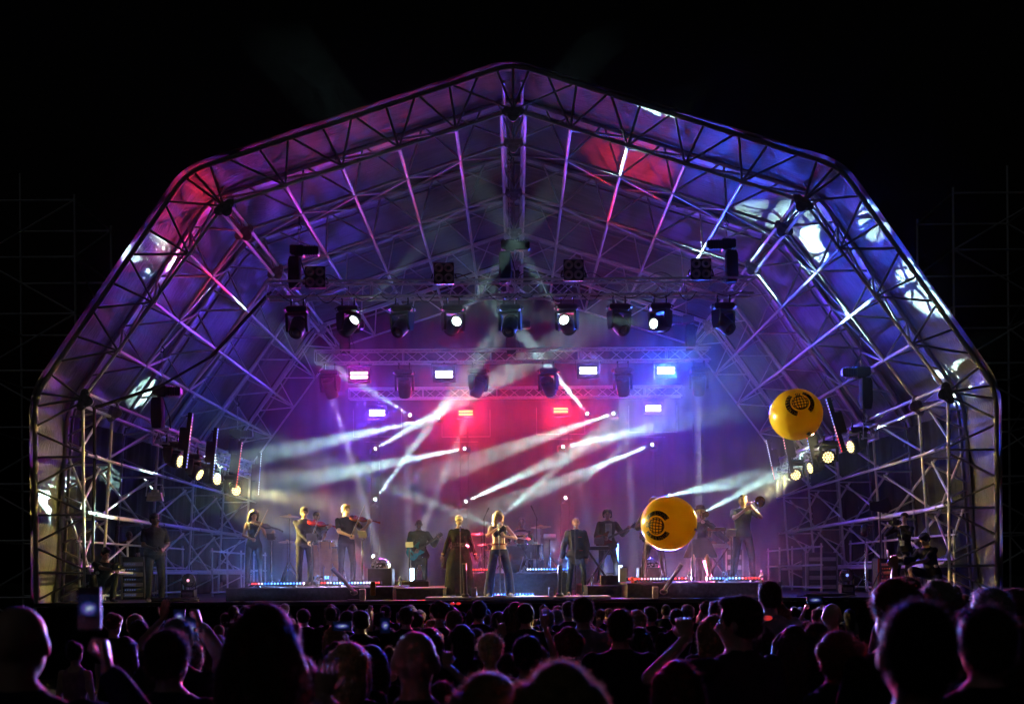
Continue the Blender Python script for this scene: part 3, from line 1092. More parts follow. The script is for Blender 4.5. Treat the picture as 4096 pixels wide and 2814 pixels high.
def side_batten(label, top, bot, side, cols):
    top, bot = Vector(top), Vector(bot)
    o = empty('led_batten', bot, label, 'LED batten', 'upright LED battens on the side trusses')
    d = top - bot
    L = d.length
    q = Vector((0, 0, 1)).rotation_difference(d.normalized()).to_matrix()
    MB().box(q @ Vector((0, 0, L / 2)), (0.085, 0.10, L), q, bev=0.01).build('housing', BLACK, o)
    MB().box(q @ Vector((-0.11 * side, 0.05, L * 0.52)), (0.13, 0.18, L * 0.42), q, bev=0.02).build('power_box', BLACK, o)
    n = 18
    for i in range(n):
        c = cols[i * len(cols) // n]
        MB().box(q @ Vector((0.045 * side, -0.02, L * (i + 0.5) / n)), (0.012, 0.05, L / n * 0.5), q).build('led_cell', LEDCELL[c], o, smooth=False)
    for t in (0.04, 0.94):
        MB().tube([q @ Vector((0, 0.05, L * t)), q @ Vector((-0.12 * side, 0.10, L * t))], 0.012, 6).build('arm', BLACKM, o)
    return o


for (a, b_, Y, cols, lb) in (((764, 1650), (738, 1872), 22.3, ['blue', 'dim', 'pink', 'dim'], 'nearest upright LED batten on the left side truss'),
                             ((865, 1710), (845, 1913), 24.4, ['blue', 'white', 'dim', 'blue'], 'second upright LED batten on the left side truss'),
                             ((962, 1765), (938, 1951), 26.6, ['red', 'red', 'red', 'pink'], 'third upright LED batten on the left side truss, red cells'),
                             ((1039, 1810), (1027, 1979), 29.0, ['white', 'blue', 'white'], 'farthest upright LED batten on the left side truss')):
    side_batten(lb, PX(*a, Y), PX(*b_, Y), 1, cols)
for (a, b_, Y, cols, lb) in (((3311, 1591), (3376, 1807), 22.3, ['red', 'pink', 'blue', 'blue'], 'nearest upright LED batten on the right side truss'),
                             ((3215, 1655), (3258, 1857), 24.4, ['dim', 'blue', 'red', 'dim'], 'second upright LED batten on the right, partly behind a balloon'),
                             ((3130, 1700), (3168, 1892), 26.6, ['dim', 'dim', 'pink', 'dim'], 'third upright LED batten on the right side truss'),
                             ((3070, 1756), (3105, 1917), 29.0, ['red', 'white', 'white'], 'farthest upright LED batten on the right side truss')):
    side_batten(lb, PX(*a, Y), PX(*b_, Y), -1, cols)
# ------------------------------------------------------------------ people
GROUND = -0.2
REMESH = []                       # objects whose overlapping volumes are fused at the end
SKIN = {k: mat('skin_' + k, c, 0.5, 0, noise=0.12, nscale=20, sheen=0.3, spec=0.4) for k, c in
        (('fair', (0.55, 0.34, 0.25)), ('tan', (0.40, 0.23, 0.15)), ('brown', (0.16, 0.085, 0.055)), ('dark', (0.09, 0.048, 0.033)))}
HAIRM = {k: mat('hair_' + k, c, 0.5, 0, noise=0.45, nscale=40, bump=0.6, bscale=60, sheen=0.08, spec=0.15) for k, c in
         (('black', (0.012, 0.010, 0.009)), ('brown', (0.045, 0.026, 0.016)), ('blond', (0.55, 0.38, 0.15)), ('platinum', (0.70, 0.60, 0.42)), ('grey', (0.20, 0.19, 0.18)), ('red', (0.11, 0.035, 0.018)), ('fair', (0.22, 0.14, 0.06)))}
STRAND = {}
for _k, _m in HAIRM.items():
    _s = bpy.data.materials.new('strand_' + _k)
    _s.use_nodes = True
    _t = _s.node_tree
    _p = _t.nodes['Principled BSDF']
    _c = _m.node_tree.nodes['Principled BSDF'].inputs['Base Color'].default_value
    _col = tuple(min(0.75, 0.06 + 2.2 * x) for x in _c[:3]) + (1,)
    _p.inputs['Base Color'].default_value = _col
    _p.inputs['Roughness'].default_value = 0.4
    _n = _t.nodes.new('ShaderNodeTexNoise')
    _n.inputs['Scale'].default_value = 60
    _h = _t.nodes.new('ShaderNodeHueSaturation')
    _h.inputs['Color'].default_value = _col
    _t.links.new(_n.outputs['Fac'], _h.inputs['Value'])
    _r = _t.nodes.new('ShaderNodeBsdfTranslucent')
    _t.links.new(_h.outputs['Color'], _r.inputs['Color'])
    _x = _t.nodes.new('ShaderNodeMixShader')
    _x.inputs['Fac'].default_value = 0.5
    _t.links.new(_p.outputs['BSDF'], _x.inputs[1])
    _t.links.new(_r.outputs['BSDF'], _x.inputs[2])
    _t.links.new(_x.outputs['Shader'], _t.nodes['Material Output'].inputs['Surface'])
    STRAND[_k] = _s
CLOTH = {k: mat('cloth_' + k, c, 0.85, 0, noise=0.3, nscale=9, bump=0.5, bscale=14, sheen=0.06, spec=0.1) for k, c in
         (('black', (0.012, 0.012, 0.013)), ('charcoal', (0.03, 0.03, 0.033)), ('grey', (0.17, 0.17, 0.175)), ('denim', (0.03, 0.045, 0.08)), ('navy', (0.014, 0.018, 0.04)),
          ('white', (0.5, 0.48, 0.46)), ('green', (0.03, 0.045, 0.03)), ('olive', (0.04, 0.042, 0.028)), ('pink', (0.36, 0.16, 0.2)), ('red', (0.25, 0.02, 0.02)), ('paleblue', (0.25, 0.3, 0.4)))}
CLOTH['jet'] = mat('cloth_jet', (0.004, 0.004, 0.005), 0.9, 0, noise=0.3, nscale=9, bump=0.5, bscale=14, sheen=0.02, spec=0.03)
LEATHER = mat('shoe_leather', (0.02, 0.018, 0.017), 0.4, 0, noise=0.3)
WHITESHOE = mat('shoe_pale', (0.5, 0.47, 0.42), 0.5, 0, noise=0.2)
EYE = mat('eye_dark', (0.02, 0.015, 0.012), 0.15, 0, noise=0.1)
LIP = mat('lips', (0.25, 0.07, 0.06), 0.45, 0, noise=0.1)
SHEERM = mat('sheer_black_cloth', (0.005, 0.005, 0.007), 0.8, 0, noise=0.2, alpha=0.5, spec=0.05)
V = Vector


def cap(b, p, q, r1, r2, n=10):
    """Tapered limb with round ends."""
    p, q = V(p), V(q)
    d = q - p
    L = d.length
    if L < 1e-6:
        b.ball(p, r1, n, 8)
        return b
    Mx = V((0, 0, 1)).rotation_difference(d.normalized()).to_matrix().to_4x4()
    prof = [(r1 * math.sin(t), -r1 * math.cos(t)) for t in (0.25, 0.7, 1.15)]
    prof += [(r1 + (r2 - r1) * i / 4, L * i / 4) for i in range(5)]
    prof += [(r2 * math.sin(t), L - r2 * math.cos(t)) for t in (2.0, 2.45, 2.9)]
    return b.lathe(prof, n, p, Mx)


def loft(b, rings, n=16):
    """rings: (centre, right vector * rx, forward vector * ry)."""
    vs, fs = [], []
    for c, rx, ry in rings:
        for k in range(n):
            a = 2 * math.pi * k / n
            vs.append(V(c) + V(rx) * math.cos(a) + V(ry) * math.sin(a))
    for i in range(len(rings) - 1):
        for k in range(n):
            j = (k + 1) % n
            fs.append((i * n + k, i * n + j, (i + 1) * n + j, (i + 1) * n + k))
    fs.append(tuple(range(n - 1, -1, -1)))
    fs.append(tuple((len(rings) - 1) * n + k for k in range(n)))
    return b.add(vs, fs)


def ik(S, W, l1, l2, pole):
    S, W, pole = V(S), V(W), V(pole)
    d = W - S
    L = min(d.length, (l1 + l2) * 0.995)
    u = d.normalized()
    a = (l1 * l1 - l2 * l2 + L * L) / (2 * L)
    h = math.sqrt(max(l1 * l1 - a * a, 0))
    pv = pole - u * pole.dot(u)
    pv = pv.normalized() if pv.length > 1e-6 else u.orthogonal().normalized()
    return S + u * a + pv * h, S + u * L


def hand_mesh(kind):
    """Hand along +z from the wrist, palm facing -y, thumb on the +x side."""
    b = MB()
    loft(b, [((0, 0, -0.02), (0.026, 0, 0), (0, 0.019, 0)), ((0, 0, 0.02), (0.034, 0, 0), (0, 0.018, 0)), ((0, 0, 0.06), (0.042, 0, 0), (0, 0.015, 0)),
             ((0, 0, 0.09), (0.040, 0, 0), (0, 0.012, 0))], 12)
    curl = {'grip': (70, 85, 50), 'relaxed': (18, 28, 20), 'open': (4, 6, 4), 'point': (75, 90, 60), 'horns': (75, 90, 60)}[kind]
    for i, (x, L) in enumerate(((0.030, 0.072), (0.010, 0.080), (-0.010, 0.075), (-0.030, 0.058))):
        c = curl
        if (kind == 'point' and i == 0) or (kind == 'horns' and i in (0, 3)):
            c = (4, 5, 4)
        p = V((x, 0, 0.088))
        ang = 0.0
        pts, rs = [p - V((0, 0, 0.012))], [0.0095]
        pts.append(p.copy())
        rs.append(0.0092)
        for s, (fr, cc) in enumerate(zip((0.45, 0.32, 0.23), c)):
            ang += R(cc)
            sp = (x * 0.9 if kind in ('open', 'relaxed') else 0)
            p = p + V((sp * 0.35 * fr, -math.sin(ang), math.cos(ang))) * (L * fr)
            pts.append(p.copy())
            rs.append((0.0086, 0.0078, 0.0055)[s])
        b.tube(pts, rs, 7)
    # thumb leaves the side of the palm near its base
    if kind in ('grip', 'point', 'horns'):
        tp = [(0.030, -0.004, 0.018), (0.047, -0.022, 0.042), (0.036, -0.044, 0.062), (0.014, -0.050, 0.070)]
    else:
        tp = [(0.028, -0.002, 0.014), (0.052, -0.012, 0.038), (0.066, -0.02, 0.062), (0.074, -0.024, 0.082)]
    b.tube(tp, [0.013, 0.0115, 0.0098, 0.0065], 7)
    return b


HANDS = {k: hand_mesh(k) for k in ('grip', 'relaxed', 'open', 'point', 'horns')}
_HM = {}


def hand_obj(kind, skin, parent, wrist, d, palm, side, k=1.0, name='hand'):
    """d: direction from wrist to fingers; palm: direction the palm faces; side +1 puts the thumb to one side."""
    key = (kind, skin)
    if key not in _HM:
        _HM[key] = HANDS[kind].mesh('hand', SKIN[skin])
    z = V(d).normalized()
    y = -(V(palm) - z * V(palm).dot(z)).normalized()
    x = y.cross(z)
    Mx = Matrix((x * side, y, z)).transposed().to_4x4()
    o = obj(name, _HM[key], parent)
    o.matrix_local = Matrix.Translation(V(wrist)) @ Mx @ Matrix.Scale(k, 4)
    return o


def head_prims(b, hc, fw, rt, up, fem=False, k=1.0, nose=True):
    """Skull, jaw, nose, ears; hc is the centre of the head."""
    Mx = Matrix((rt, -fw, up)).transposed().to_4x4()

    def T(p):
        return V(hc) + (rt * p[0] + fw * p[1] + up * p[2]) * k
    b.ball(T((0, -0.012, 0.030)), (0.076 * k, 0.096 * k, 0.090 * k), 16, 12, Mx)
    b.ball(T((0, 0.018, -0.030)), (0.062 * k, 0.074 * k, 0.078 * k), 14, 10, Mx)
    b.ball(T((0, 0.040, -0.082)), (0.036 * k, 0.040 * k, 0.030 * k), 12, 8, Mx)
    b.ball(T((0, 0.070, 0.022)), (0.048 * k, 0.020 * k, 0.012 * k), 10, 8, Mx)
    if nose:
        cap(b, T((0, 0.084, 0.012)), T((0, 0.104, -0.026)), 0.010 * k, 0.015 * k, 8)
        b.ball(T((0, 0.084, -0.056)), (0.024 * k, 0.012 * k, 0.009 * k), 10, 6, Mx)
    for s in (-1, 1):
        b.ball(T((0.078 * s, -0.008, -0.004)), (0.012 * k, 0.022 * k, 0.034 * k), 10, 8, Mx)
    return T, Mx


def hair_prims(b, style, T, Mx, k, up, fw, rt):
    if style == 'bald':
        return False
    e = lambda p, r: b.ball(T(p), tuple(q * k for q in r), 16, 12, Mx)
    if style in ('short', 'crop', 'receding'):
        th = {'short': 0.014, 'crop': 0.005, 'receding': 0.007}[style]
        e((0, -0.026, 0.042), (0.078 + th, 0.092 + th, 0.086 + th))
        e((0, -0.050, -0.02), (0.074 + th * .7, 0.062 + th, 0.055))
        if style == 'short':
            e((0.01, 0.035, 0.105), (0.062, 0.052, 0.030))
    elif style == 'curly':
        rg = random.Random(3)
        e((0, -0.02, 0.055), (0.10, 0.108, 0.10))
        for i in range(70):
            a, z = rg.uniform(0, 6.28), rg.uniform(-0.35, 1)
            q = math.sqrt(max(0, 1 - z * z))
            x, y, zz = q * math.cos(a) * 0.10, q * math.sin(a) * 0.11 - 0.02, z * 0.10 + 0.055
            if y > 0.05 and zz < 0.07:
                continue
            b.ball(T((x, y, zz)), rg.uniform(0.016, 0.03) * k, 6, 5)
    elif style == 'afro_short':
        e((0, -0.018, 0.060), (0.092, 0.102, 0.088))
        e((0, -0.055, 0.0), (0.082, 0.062, 0.07))
    elif style == 'dreads':
        e((0, -0.02, 0.05), (0.088, 0.10, 0.088))
        rg = random.Random(5)
        for i in range(34):
            a = rg.uniform(R(-20), R(200)) + math.pi
            x, y = math.cos(a) * 0.085, math.sin(a) * 0.09 - 0.02
            b.tube([T((x * .7, y * .8, 0.12)), T((x * 1.15, y * 1.15, 0.07)), T((x * 1.2, y * 1.2, 0.0)), T((x * 1.2, y * 1.15, -0.04 - rg.random() * 0.04))], [0.012 * k] * 3 + [0.006 * k], 6)
    elif style in ('long', 'wavy', 'bob', 'tied', 'bun', 'hat'):
        e((0, -0.022, 0.046), (0.090, 0.104, 0.094))
        L = {'long': 0.46, 'wavy': 0.50, 'bob': 0.20, 'tied': 0.03, 'bun': 0.03, 'hat': 0.38}[style]
        if L > 0.1:
            rg = random.Random(len(style))
            for i in range(13):
                a = R(-8) + R(196) * i / 12 + math.pi
                x, y = math.cos(a) * 0.082, math.sin(a) * 0.092 - 0.018
                w = 0.02 if style == 'wavy' else 0.008
                LL = L * (1 - 0.12 * rg.random()) * (0.9 if i in (0, 12) else 1)
                pts = []
                for j in range(7):
                    t = j / 6
                    out = 1.05 + 0.22 * math.sin(math.pi * min(1, t * 1.1)) * (1.3 if style == 'wavy' else .6)
                    pts.append(T((x * out + w * math.sin(t * 9 + i), y * out - 0.02 * t - 0.03 * t * (1 if L > .3 else 0) + w * math.cos(t * 8 + i * 2), 0.07 - LL * t)))
                b.tube(pts, [0.030 * k, 0.036 * k, 0.036 * k, 0.034 * k, 0.030 * k, 0.024 * k, 0.010 * k], 8)
        if style == 'bun':
            e((0, -0.085, 0.125), (0.045, 0.045, 0.042))
            e((0, -0.06, -0.02), (0.07, 0.055, 0.05))
        if style == 'tied':
            e((0, -0.06, -0.01), (0.072, 0.055, 0.06))
            b.tube([T((0, -0.115, 0.05)), T((0, -0.16, 0.02)), T((0, -0.16, -0.10)), T((0.01, -0.14, -0.2))], [0.02 * k, 0.03 * k, 0.03 * k, 0.008 * k], 8)
    return True


def fuse(o, voxel, smooth=3):
    m = o.modifiers.new('fuse', 'REMESH')
    m.mode = 'VOXEL'
    m.voxel_size = voxel
    m.use_smooth_shade = True
    s = o.modifiers.new('soft', 'SMOOTH')
    s.factor = 0.5
    s.iterations = smooth
    REMESH.append(o)
    return o


def bake_fused():
    deps = bpy.context.evaluated_depsgraph_get()
    done = {}
    for o in REMESH:
        key = o.data.name
        if key not in done:
            done[key] = bpy.data.meshes.new_from_object(o.evaluated_get(deps))
            done[key].name = key + '_fused'
    for o in REMESH:
        me = done[o.data.name]
        o.modifiers.clear()
        o.data = me


def person(label, loc, rz=0.0, H=1.75, fem=False, skin='fair', hair=('short', 'brown'), top=('tshirt', 'black'), bottom=('trousers', 'black'), shoe=None,
           wa=None, wb=None, pa=(-0.5, 0.3, -1), pb=(0.5, 0.3, -1), ha='relaxed', hb='relaxed', hda=None, hdb=None, pla=(0, 1, 0), plb=(0, 1, 0),
           fa=(-0.12, 0.0), fb=(0.12, 0.0), hip=None, lean=(0, 0, 1), yaw=0.0, pitch=0.0, ka=(-0.1, -1, 0), kb=(0.1, -1, 0), stout=1.0, face=True,
           vox=0.012, group=None, name='person', tw=0.0):
    """A figure facing -y. wa/wb: wrists on the screen-left/right side; pa/pb: elbow poles; fa/fb: feet; all for a 1.75 m figure."""
    o = MB()
    root_loc = V(loc)
    k = H / 1.75
    S = lambda p: V(p) * k
    up = V(lean).normalized()
    rt = V((math.cos(tw), math.sin(tw), 0))
    rt = (rt - up * rt.dot(up)).normalized()
    fw = up.cross(rt)                           # points to -y
    fw = fw if fw.y < 0 else -fw
    H0 = V(hip) if hip is not None else V(((fa[0] + fb[0]) / 2, (fa[1] + fb[1]) / 2, 0.93 - 0.35 * max(0, abs(fb[0] - fa[0]) - 0.3) ** 1.2))
    sw = (0.158 if fem else 0.182)
    J = lambda s, x=0, f=0: H0 + up * s + rt * x + fw * f
    sa, sb = J(0.468, -sw), J(0.468, sw)
    wa = V(wa) if wa is not None else J(-0.088, -sw - 0.05, 0.03)
    wb = V(wb) if wb is not None else J(-0.088, sw + 0.05, 0.03)
    ea, wa = ik(sa, wa, 0.295, 0.265, pa)
    eb, wb = ik(sb, wb, 0.295, 0.265, pb)
    hipa, hipb = J(-0.03, -0.095), J(-0.03, 0.095)
    ank_a = V(fa if len(fa) == 3 else (fa[0], fa[1], 0.085))
    ank_b = V(fb if len(fb) == 3 else (fb[0], fb[1], 0.085))
    kna, ank_a = ik(hipa, ank_a, 0.43, 0.42, ka)
    knb, ank_b = ik(hipb, ank_b, 0.43, 0.42, kb)
    nb = J(0.565, 0, -0.005)
    hup = (up * 0.6 + V((0, 0, 0.6))).normalized()
    hrot = Matrix.Rotation(yaw, 3, hup)
    hf = hrot @ fw
    hf = (hf - hup * hf.dot(hup)).normalized()
    hr = hup.cross(hf) * -1
    hr = hr if hr.dot(hrot @ rt) > 0 else -hr
    prot = Matrix.Rotation(pitch, 3, hr)
    hf, hu = prot @ hf, prot @ hup
    hc = nb + hup * 0.115 + hf * 0.02
    # --- body: one continuous skin surface
    b = MB()
    st = stout
    tor = [(-0.09, .10, .085), (-0.03, .155, .108), (0.04, .160, .112), (0.13, .140, .100), (0.22, .138, .100), (0.34, .160, .112), (0.43, .172, .108), (0.49, .165, .088), (0.535, .09, .066), (0.57, .055, .055)]
    if fem:
        tor = [(-0.09, .10, .09), (-0.03, .160, .112), (0.04, .158, .112), (0.13, .125, .092), (0.22, .118, .088), (0.34, .140, .104), (0.43, .150, .098), (0.49, .142, .076), (0.535, .075, .056), (0.57, .048, .048)]

    def torso(bb, infl, lo=-1.0, hi=9.0, flare=0.0):
        rr = []
        for s, rx, ry in tor:
            if s < lo - 0.03 or s > hi:
                continue
            rx, ry = rx * (st if s < 0.45 else 1), ry * (st if s < 0.45 else 1)
            fl = flare * max(0, (0.1 - s)) if s < 0.1 else 0
            rr.append((S(J(s, 0, 0.012 if s > 0.3 else 0)), rt * (rx + infl + fl) * k, fw * (ry + infl + fl * .6) * k))
        loft(bb, rr, 18)
        if fem and hi > 0.3:
            for sx in (-1, 1):
                bb.ball(S(J(0.335, 0.068 * sx, 0.088 * (0.6 + 0.4 * st))), (0.060 + infl) * k, 10, 8)
    torso(b, 0)
    cap(b, S(J(0.50)), S(nb + hup * 0.07), 0.056 * k * (0.88 if fem else 1), 0.052 * k * (0.88 if fem else 1))
    T, Mx = head_prims(b, S(hc), hf, hr, hu, fem, k * (0.94 if fem else 1.0))
    hk = k * (0.94 if fem else 1.0)
    ar = 0.86 if fem else 1.0
    for sh, el, wr in ((sa, ea, wa), (sb, eb, wb)):
        cap(b, S(sh), S(el), 0.052 * k * ar * st ** .5, 0.040 * k * ar * st ** .5)
        cap(b, S(el), S(wr), 0.041 * k * ar, 0.027 * k * ar)
    for hp, kn, an in ((hipa, kna, ank_a), (hipb, knb, ank_b)):
        cap(b, S(hp), S(kn), 0.083 * k * st ** .5, 0.055 * k)
        cap(b, S(kn), S(an), 0.055 * k, 0.036 * k)
        cap(b, S(an), S(an + V((0, -0.11, -0.05))), 0.038 * k, 0.03 * k)
    body = b.build(name, SKIN[skin], None, loc=root_loc)
    body.rotation_euler.z = rz
    tag(body, label, 'person', group)
    fuse(body, vox)
    # --- hands
    def hd(wr, el, given):
        return V(given) if given is not None else (wr - el)
    if ha:
        hand_obj(ha, skin, body, S(wa), hd(wa, ea, hda), pla, -1, k * ar)
    if hb:
        hand_obj(hb, skin, body, S(wb), hd(wb, eb, hdb), plb, 1, k * ar)
    # --- face
    if face:
        for s in (-1, 1):
            MB().ball(T((0.031 * s, 0.079, 0.004)), (0.0125 * hk, 0.006 * hk, 0.007 * hk), 8, 6, Mx).build('eye', EYE, body)
            if hair[0] != 'bald' or True:
                MB().tube([T((0.016 * s, 0.088, 0.024)), T((0.034 * s, 0.086, 0.029)), T((0.05 * s, 0.074, 0.022))], 0.0045 * hk, 6).build('eyebrow', HAIRM['black' if hair[1] in ('black',) else 'brown'], body)
        MB().ball(T((0, 0.093, -0.056)), (0.023 * hk, 0.007 * hk, 0.007 * hk), 10, 6, Mx).build('mouth', LIP, body)
    # --- hair
    hb_ = MB()
    if hair[0] != 'bald' and hair_prims(hb_, hair[0], T, Mx, hk, hu, hf, hr):
        ho_ = hb_.build('hair', HAIRM[hair[1]], body)
        fuse(ho_, max(0.008, vox * 0.8), 2)
    # --- clothes
    kind, colr = top
    if kind:
        infl = {'tshirt': 0.013, 'shirt': 0.014, 'tank': 0.007, 'jacket': 0.026, 'crop': 0.007, 'dress': 0.012, 'sleeved_dress': 0.012}[kind]
        lo = {'jacket': -0.09, 'crop': 0.27, 'dress': -0.09, 'sleeved_dress': -0.09}.get(kind, -0.05)
        sl = {'tshirt': (0.62, 0), 'shirt': (1, 0.86), 'tank': (0, 0), 'jacket': (1, 0.93), 'crop': (0, 0), 'dress': (0, 0), 'sleeved_dress': (1, 0.9)}[kind]
        c = MB()
        torso(c, infl, lo, 0.50 if kind in ('tank', 'crop', 'dress') else 0.545, 0.5 if kind == 'jacket' else 0.15)
        if kind == 'jacket':
            loft(c, [(S(J(s, 0, 0)), rt * (.155 * st + .034 + .02 * (-s)) * k, fw * (.108 * st + .03) * k) for s in (-0.24, -0.235, -0.14, -0.05, 0.05)], 18)
        if kind in ('tank', 'crop', 'dress'):
            for sx in (-1, 1):
                c.tube([S(J(0.40, 0.09 * sx, 0.105)), S(J(0.50, 0.085 * sx, 0.06)), S(J(0.535, 0.08 * sx, 0.0)), S(J(0.45, 0.09 * sx, -0.09))], 0.017 * k, 8)
        for sh, el, wr in ((sa, ea, wa), (sb, eb, wb)):
            if sl[0]:
                q = V(sh).lerp(el, sl[0])
                cap(c, S(sh), S(q), (0.050 * ar * st ** .5 + infl * .7) * k, (0.045 * ar * st ** .5 + infl + (0.008 if sl[1] == 0 else 0)) * k)
            if sl[1]:
                q = V(el).lerp(wr, sl[1])
                cap(c, S(el), S(q), (0.041 * ar + infl) * k, (0.030 * ar + infl) * k)
        if kind in ('shirt', 'jacket', 'tshirt'):
            for i in range(10):
                a = 2 * math.pi * i / 10
                a2 = a + 2 * math.pi / 10
                f = 1.0 if kind != 'shirt' else 1.06
                p1 = J(0.55, 0.062 * f * math.cos(a), 0.062 * f * math.sin(a) + 0.0)
                p2 = J(0.55, 0.062 * f * math.cos(a2), 0.062 * f * math.sin(a2) + 0.0)
                c.tube([S(p1), S(p2)], (0.013 if kind != 'tshirt' else 0.009) * k, 6)
        fuse(c.build({'tshirt': 'shirt', 'shirt': 'shirt', 'tank': 'top', 'jacket': 'jacket', 'crop': 'crop_top', 'dress': 'dress', 'sleeved_dress': 'dress'}[kind], CLOTH[colr], body), vox * 1.15, 2)
    bk, bc = bottom
    if bk:
        c = MB()
        wide = {'trousers': 0.016, 'wide': 0.034, 'slim': 0.009, 'shorts': 0.024, 'skirt': 0.02, 'gown': 0.0}[bk]
        if bk in ('skirt', 'gown'):
            low = -0.36 if bk == 'skirt' else -0.86
            rr = []
            for i in range(8):
                t = i / 7
                s = 0.10 + (low - 0.10) * t
                wv = (0.150 + 0.035 * min(1, t * 4)) * st + 0.018 + (0.01 * t if bk == 'gown' else 0.01)
                wd = abs(ank_b.x - ank_a.x) / 2 * t * (0.9 if bk == 'skirt' else 0.6)
                rr.append((S(J(s)), rt * (wv + wd) * k, fw * (wv * 0.82) * k))
            loft(c, rr, 20)
        else:
            torso(c, 0.011 + wide * .3, -0.3, 0.12)
            for hp, kn, an in ((hipa, kna, ank_a), (hipb, knb, ank_b)):
                if bk == 'shorts':
                    cap(c, S(hp), S(V(hp).lerp(kn, 0.85)), (0.083 * st ** .5 + 0.012) * k, (0.065 + wide) * k)
                    continue
                cap(c, S(hp), S(kn), (0.083 * st ** .5 + 0.012) * k, (0.055 + wide) * k)
                low = V(kn).lerp(an, 1.03)
                cap(c, S(kn), S(low), (0.055 + wide) * k, (0.045 + wide * (1.6 if bk == 'wide' else 1)) * k)
        fuse(c.build({'skirt': 'skirt', 'gown': 'gown', 'shorts': 'shorts'}.get(bk, 'trousers'), CLOTH[bc], body), vox * 1.15, 2)
    sm = shoe or LEATHER
    for kn, an in ((kna, ank_a), (knb, ank_b)):
        dirx = 0.35 * (an.x - H0.x)
        fd = V((dirx, -1, 0)).normalized()
        c = MB()
        loft(c, [(S(an + fd * t + V((0, 0, z - 0.085))), V((-fd.y, fd.x, 0)) * w * k, V((0, 0, 1)) * h * k) for t, z, w, h in
                 ((-0.075, 0.045, .018, .03), (-0.055, 0.05, .036, .046), (0.0, 0.052, .040, .052), (0.07, 0.038, .045, .036), (0.14, 0.028, .044, .026), (0.185, 0.022, .026, .016))], 12)
        c.build('shoe', sm, body)
    body['_top'] = 0
    del body['_top']
    body_info = dict(body=body, T=T, Mx=Mx, hk=hk, k=k, wa=S(wa), wb=S(wb), ea=S(ea), eb=S(eb), sa=S(sa), sb=S(sb), J=lambda s, x=0, f=0: S(J(s, x, f)), hf=hf, hr=hr, hu=hu, S=S,
                     W=lambda p: root_loc + Matrix.Rotation(rz, 3, 'Z') @ V(p))
    return body_info
# ------------------------------------------------------------------ instruments and stage props
WOODV = mat('violin_varnish', (0.22, 0.05, 0.018), 0.25, 0, noise=0.35, nscale=6, coat=0.7)
WOODR = mat('red_violin_varnish', (0.35, 0.02, 0.015), 0.25, 0, noise=0.25, nscale=6, coat=0.7)
EBONY = mat('ebony', (0.015, 0.012, 0.01), 0.35, 0, noise=0.2)
BOWW = mat('bow_wood', (0.3, 0.16, 0.06), 0.4, 0, noise=0.2)
BRASS = mat('brass', (0.75, 0.50, 0.16), 0.2, 1.0, noise=0.15, nscale=15)
CYMB = mat('cymbal_bronze', (0.55, 0.42, 0.2), 0.28, 1.0, noise=0.2, nscale=10)
TEAL = mat('teal_lacquer', (0.01, 0.12, 0.13), 0.15, 0.1, noise=0.2, coat=0.8)
DARKRED = mat('dark_red_lacquer', (0.07, 0.01, 0.012), 0.2, 0, noise=0.2, coat=0.7)
CONGA = mat('conga_wood', (0.42, 0.17, 0.05), 0.3, 0, noise=0.3, nscale=4, coat=0.5)
DRUMW = mat('drum_head', (0.6, 0.58, 0.55), 0.5, 0, noise=0.1)
DRUMS = mat('drum_shell_black', (0.015, 0.014, 0.016), 0.18, 0, noise=0.2, coat=0.7)
SCREEN = mat('tablet_back', (0.10, 0.09, 0.08), 0.4, 0.2, noise=0.2)
CASEB = mat('flight_case_black', (0.02, 0.02, 0.022), 0.55, 0, noise=0.3, nscale=10, bump=0.2)
PLASTICW = mat('white_plastic', (0.5, 0.5, 0.52), 0.4, 0, noise=0.1)
ORANGE = mat('orange_case_edge', (0.55, 0.09, 0.02), 0.5, 0, noise=0.2)
WATER = mat('bottle_plastic', (0.75, 0.85, 0.9), 0.1, 0, noise=0.05, trans=0.85)
# mirror tiles
MIRR = bpy.data.materials.new('mirror_tiles')
MIRR.use_nodes = True
_n = MIRR.node_tree
_b = _n.nodes['Principled BSDF']
_b.inputs['Metallic'].default_value = 1.0
_b.inputs['Base Color'].default_value = (0.8, 0.8, 0.82, 1)
_v = _n.nodes.new('ShaderNodeTexVoronoi')
_v.inputs['Scale'].default_value = 26
_t = _n.nodes.new('ShaderNodeTexCoord')
_n.links.new(_t.outputs['Object'], _v.inputs['Vector'])
_m = _n.nodes.new('ShaderNodeMapRange')
_m.inputs['To Min'].default_value = 0.03
_m.inputs['To Max'].default_value = 0.35
_n.links.new(_v.outputs['Color'], _m.inputs['Value'])
_n.links.new(_m.outputs['Result'], _b.inputs['Roughness'])


def frame_mat(origin, xdir, up):
    x = V(xdir).normalized()
    z = (V(up) - x * V(up).dot(x)).normalized()
    y = z.cross(x)
    return Matrix.Translation(V(origin)) @ Matrix((x, y, z)).transposed().to_4x4()


def place(o, M_):
    o.matrix_world = M_
    return o


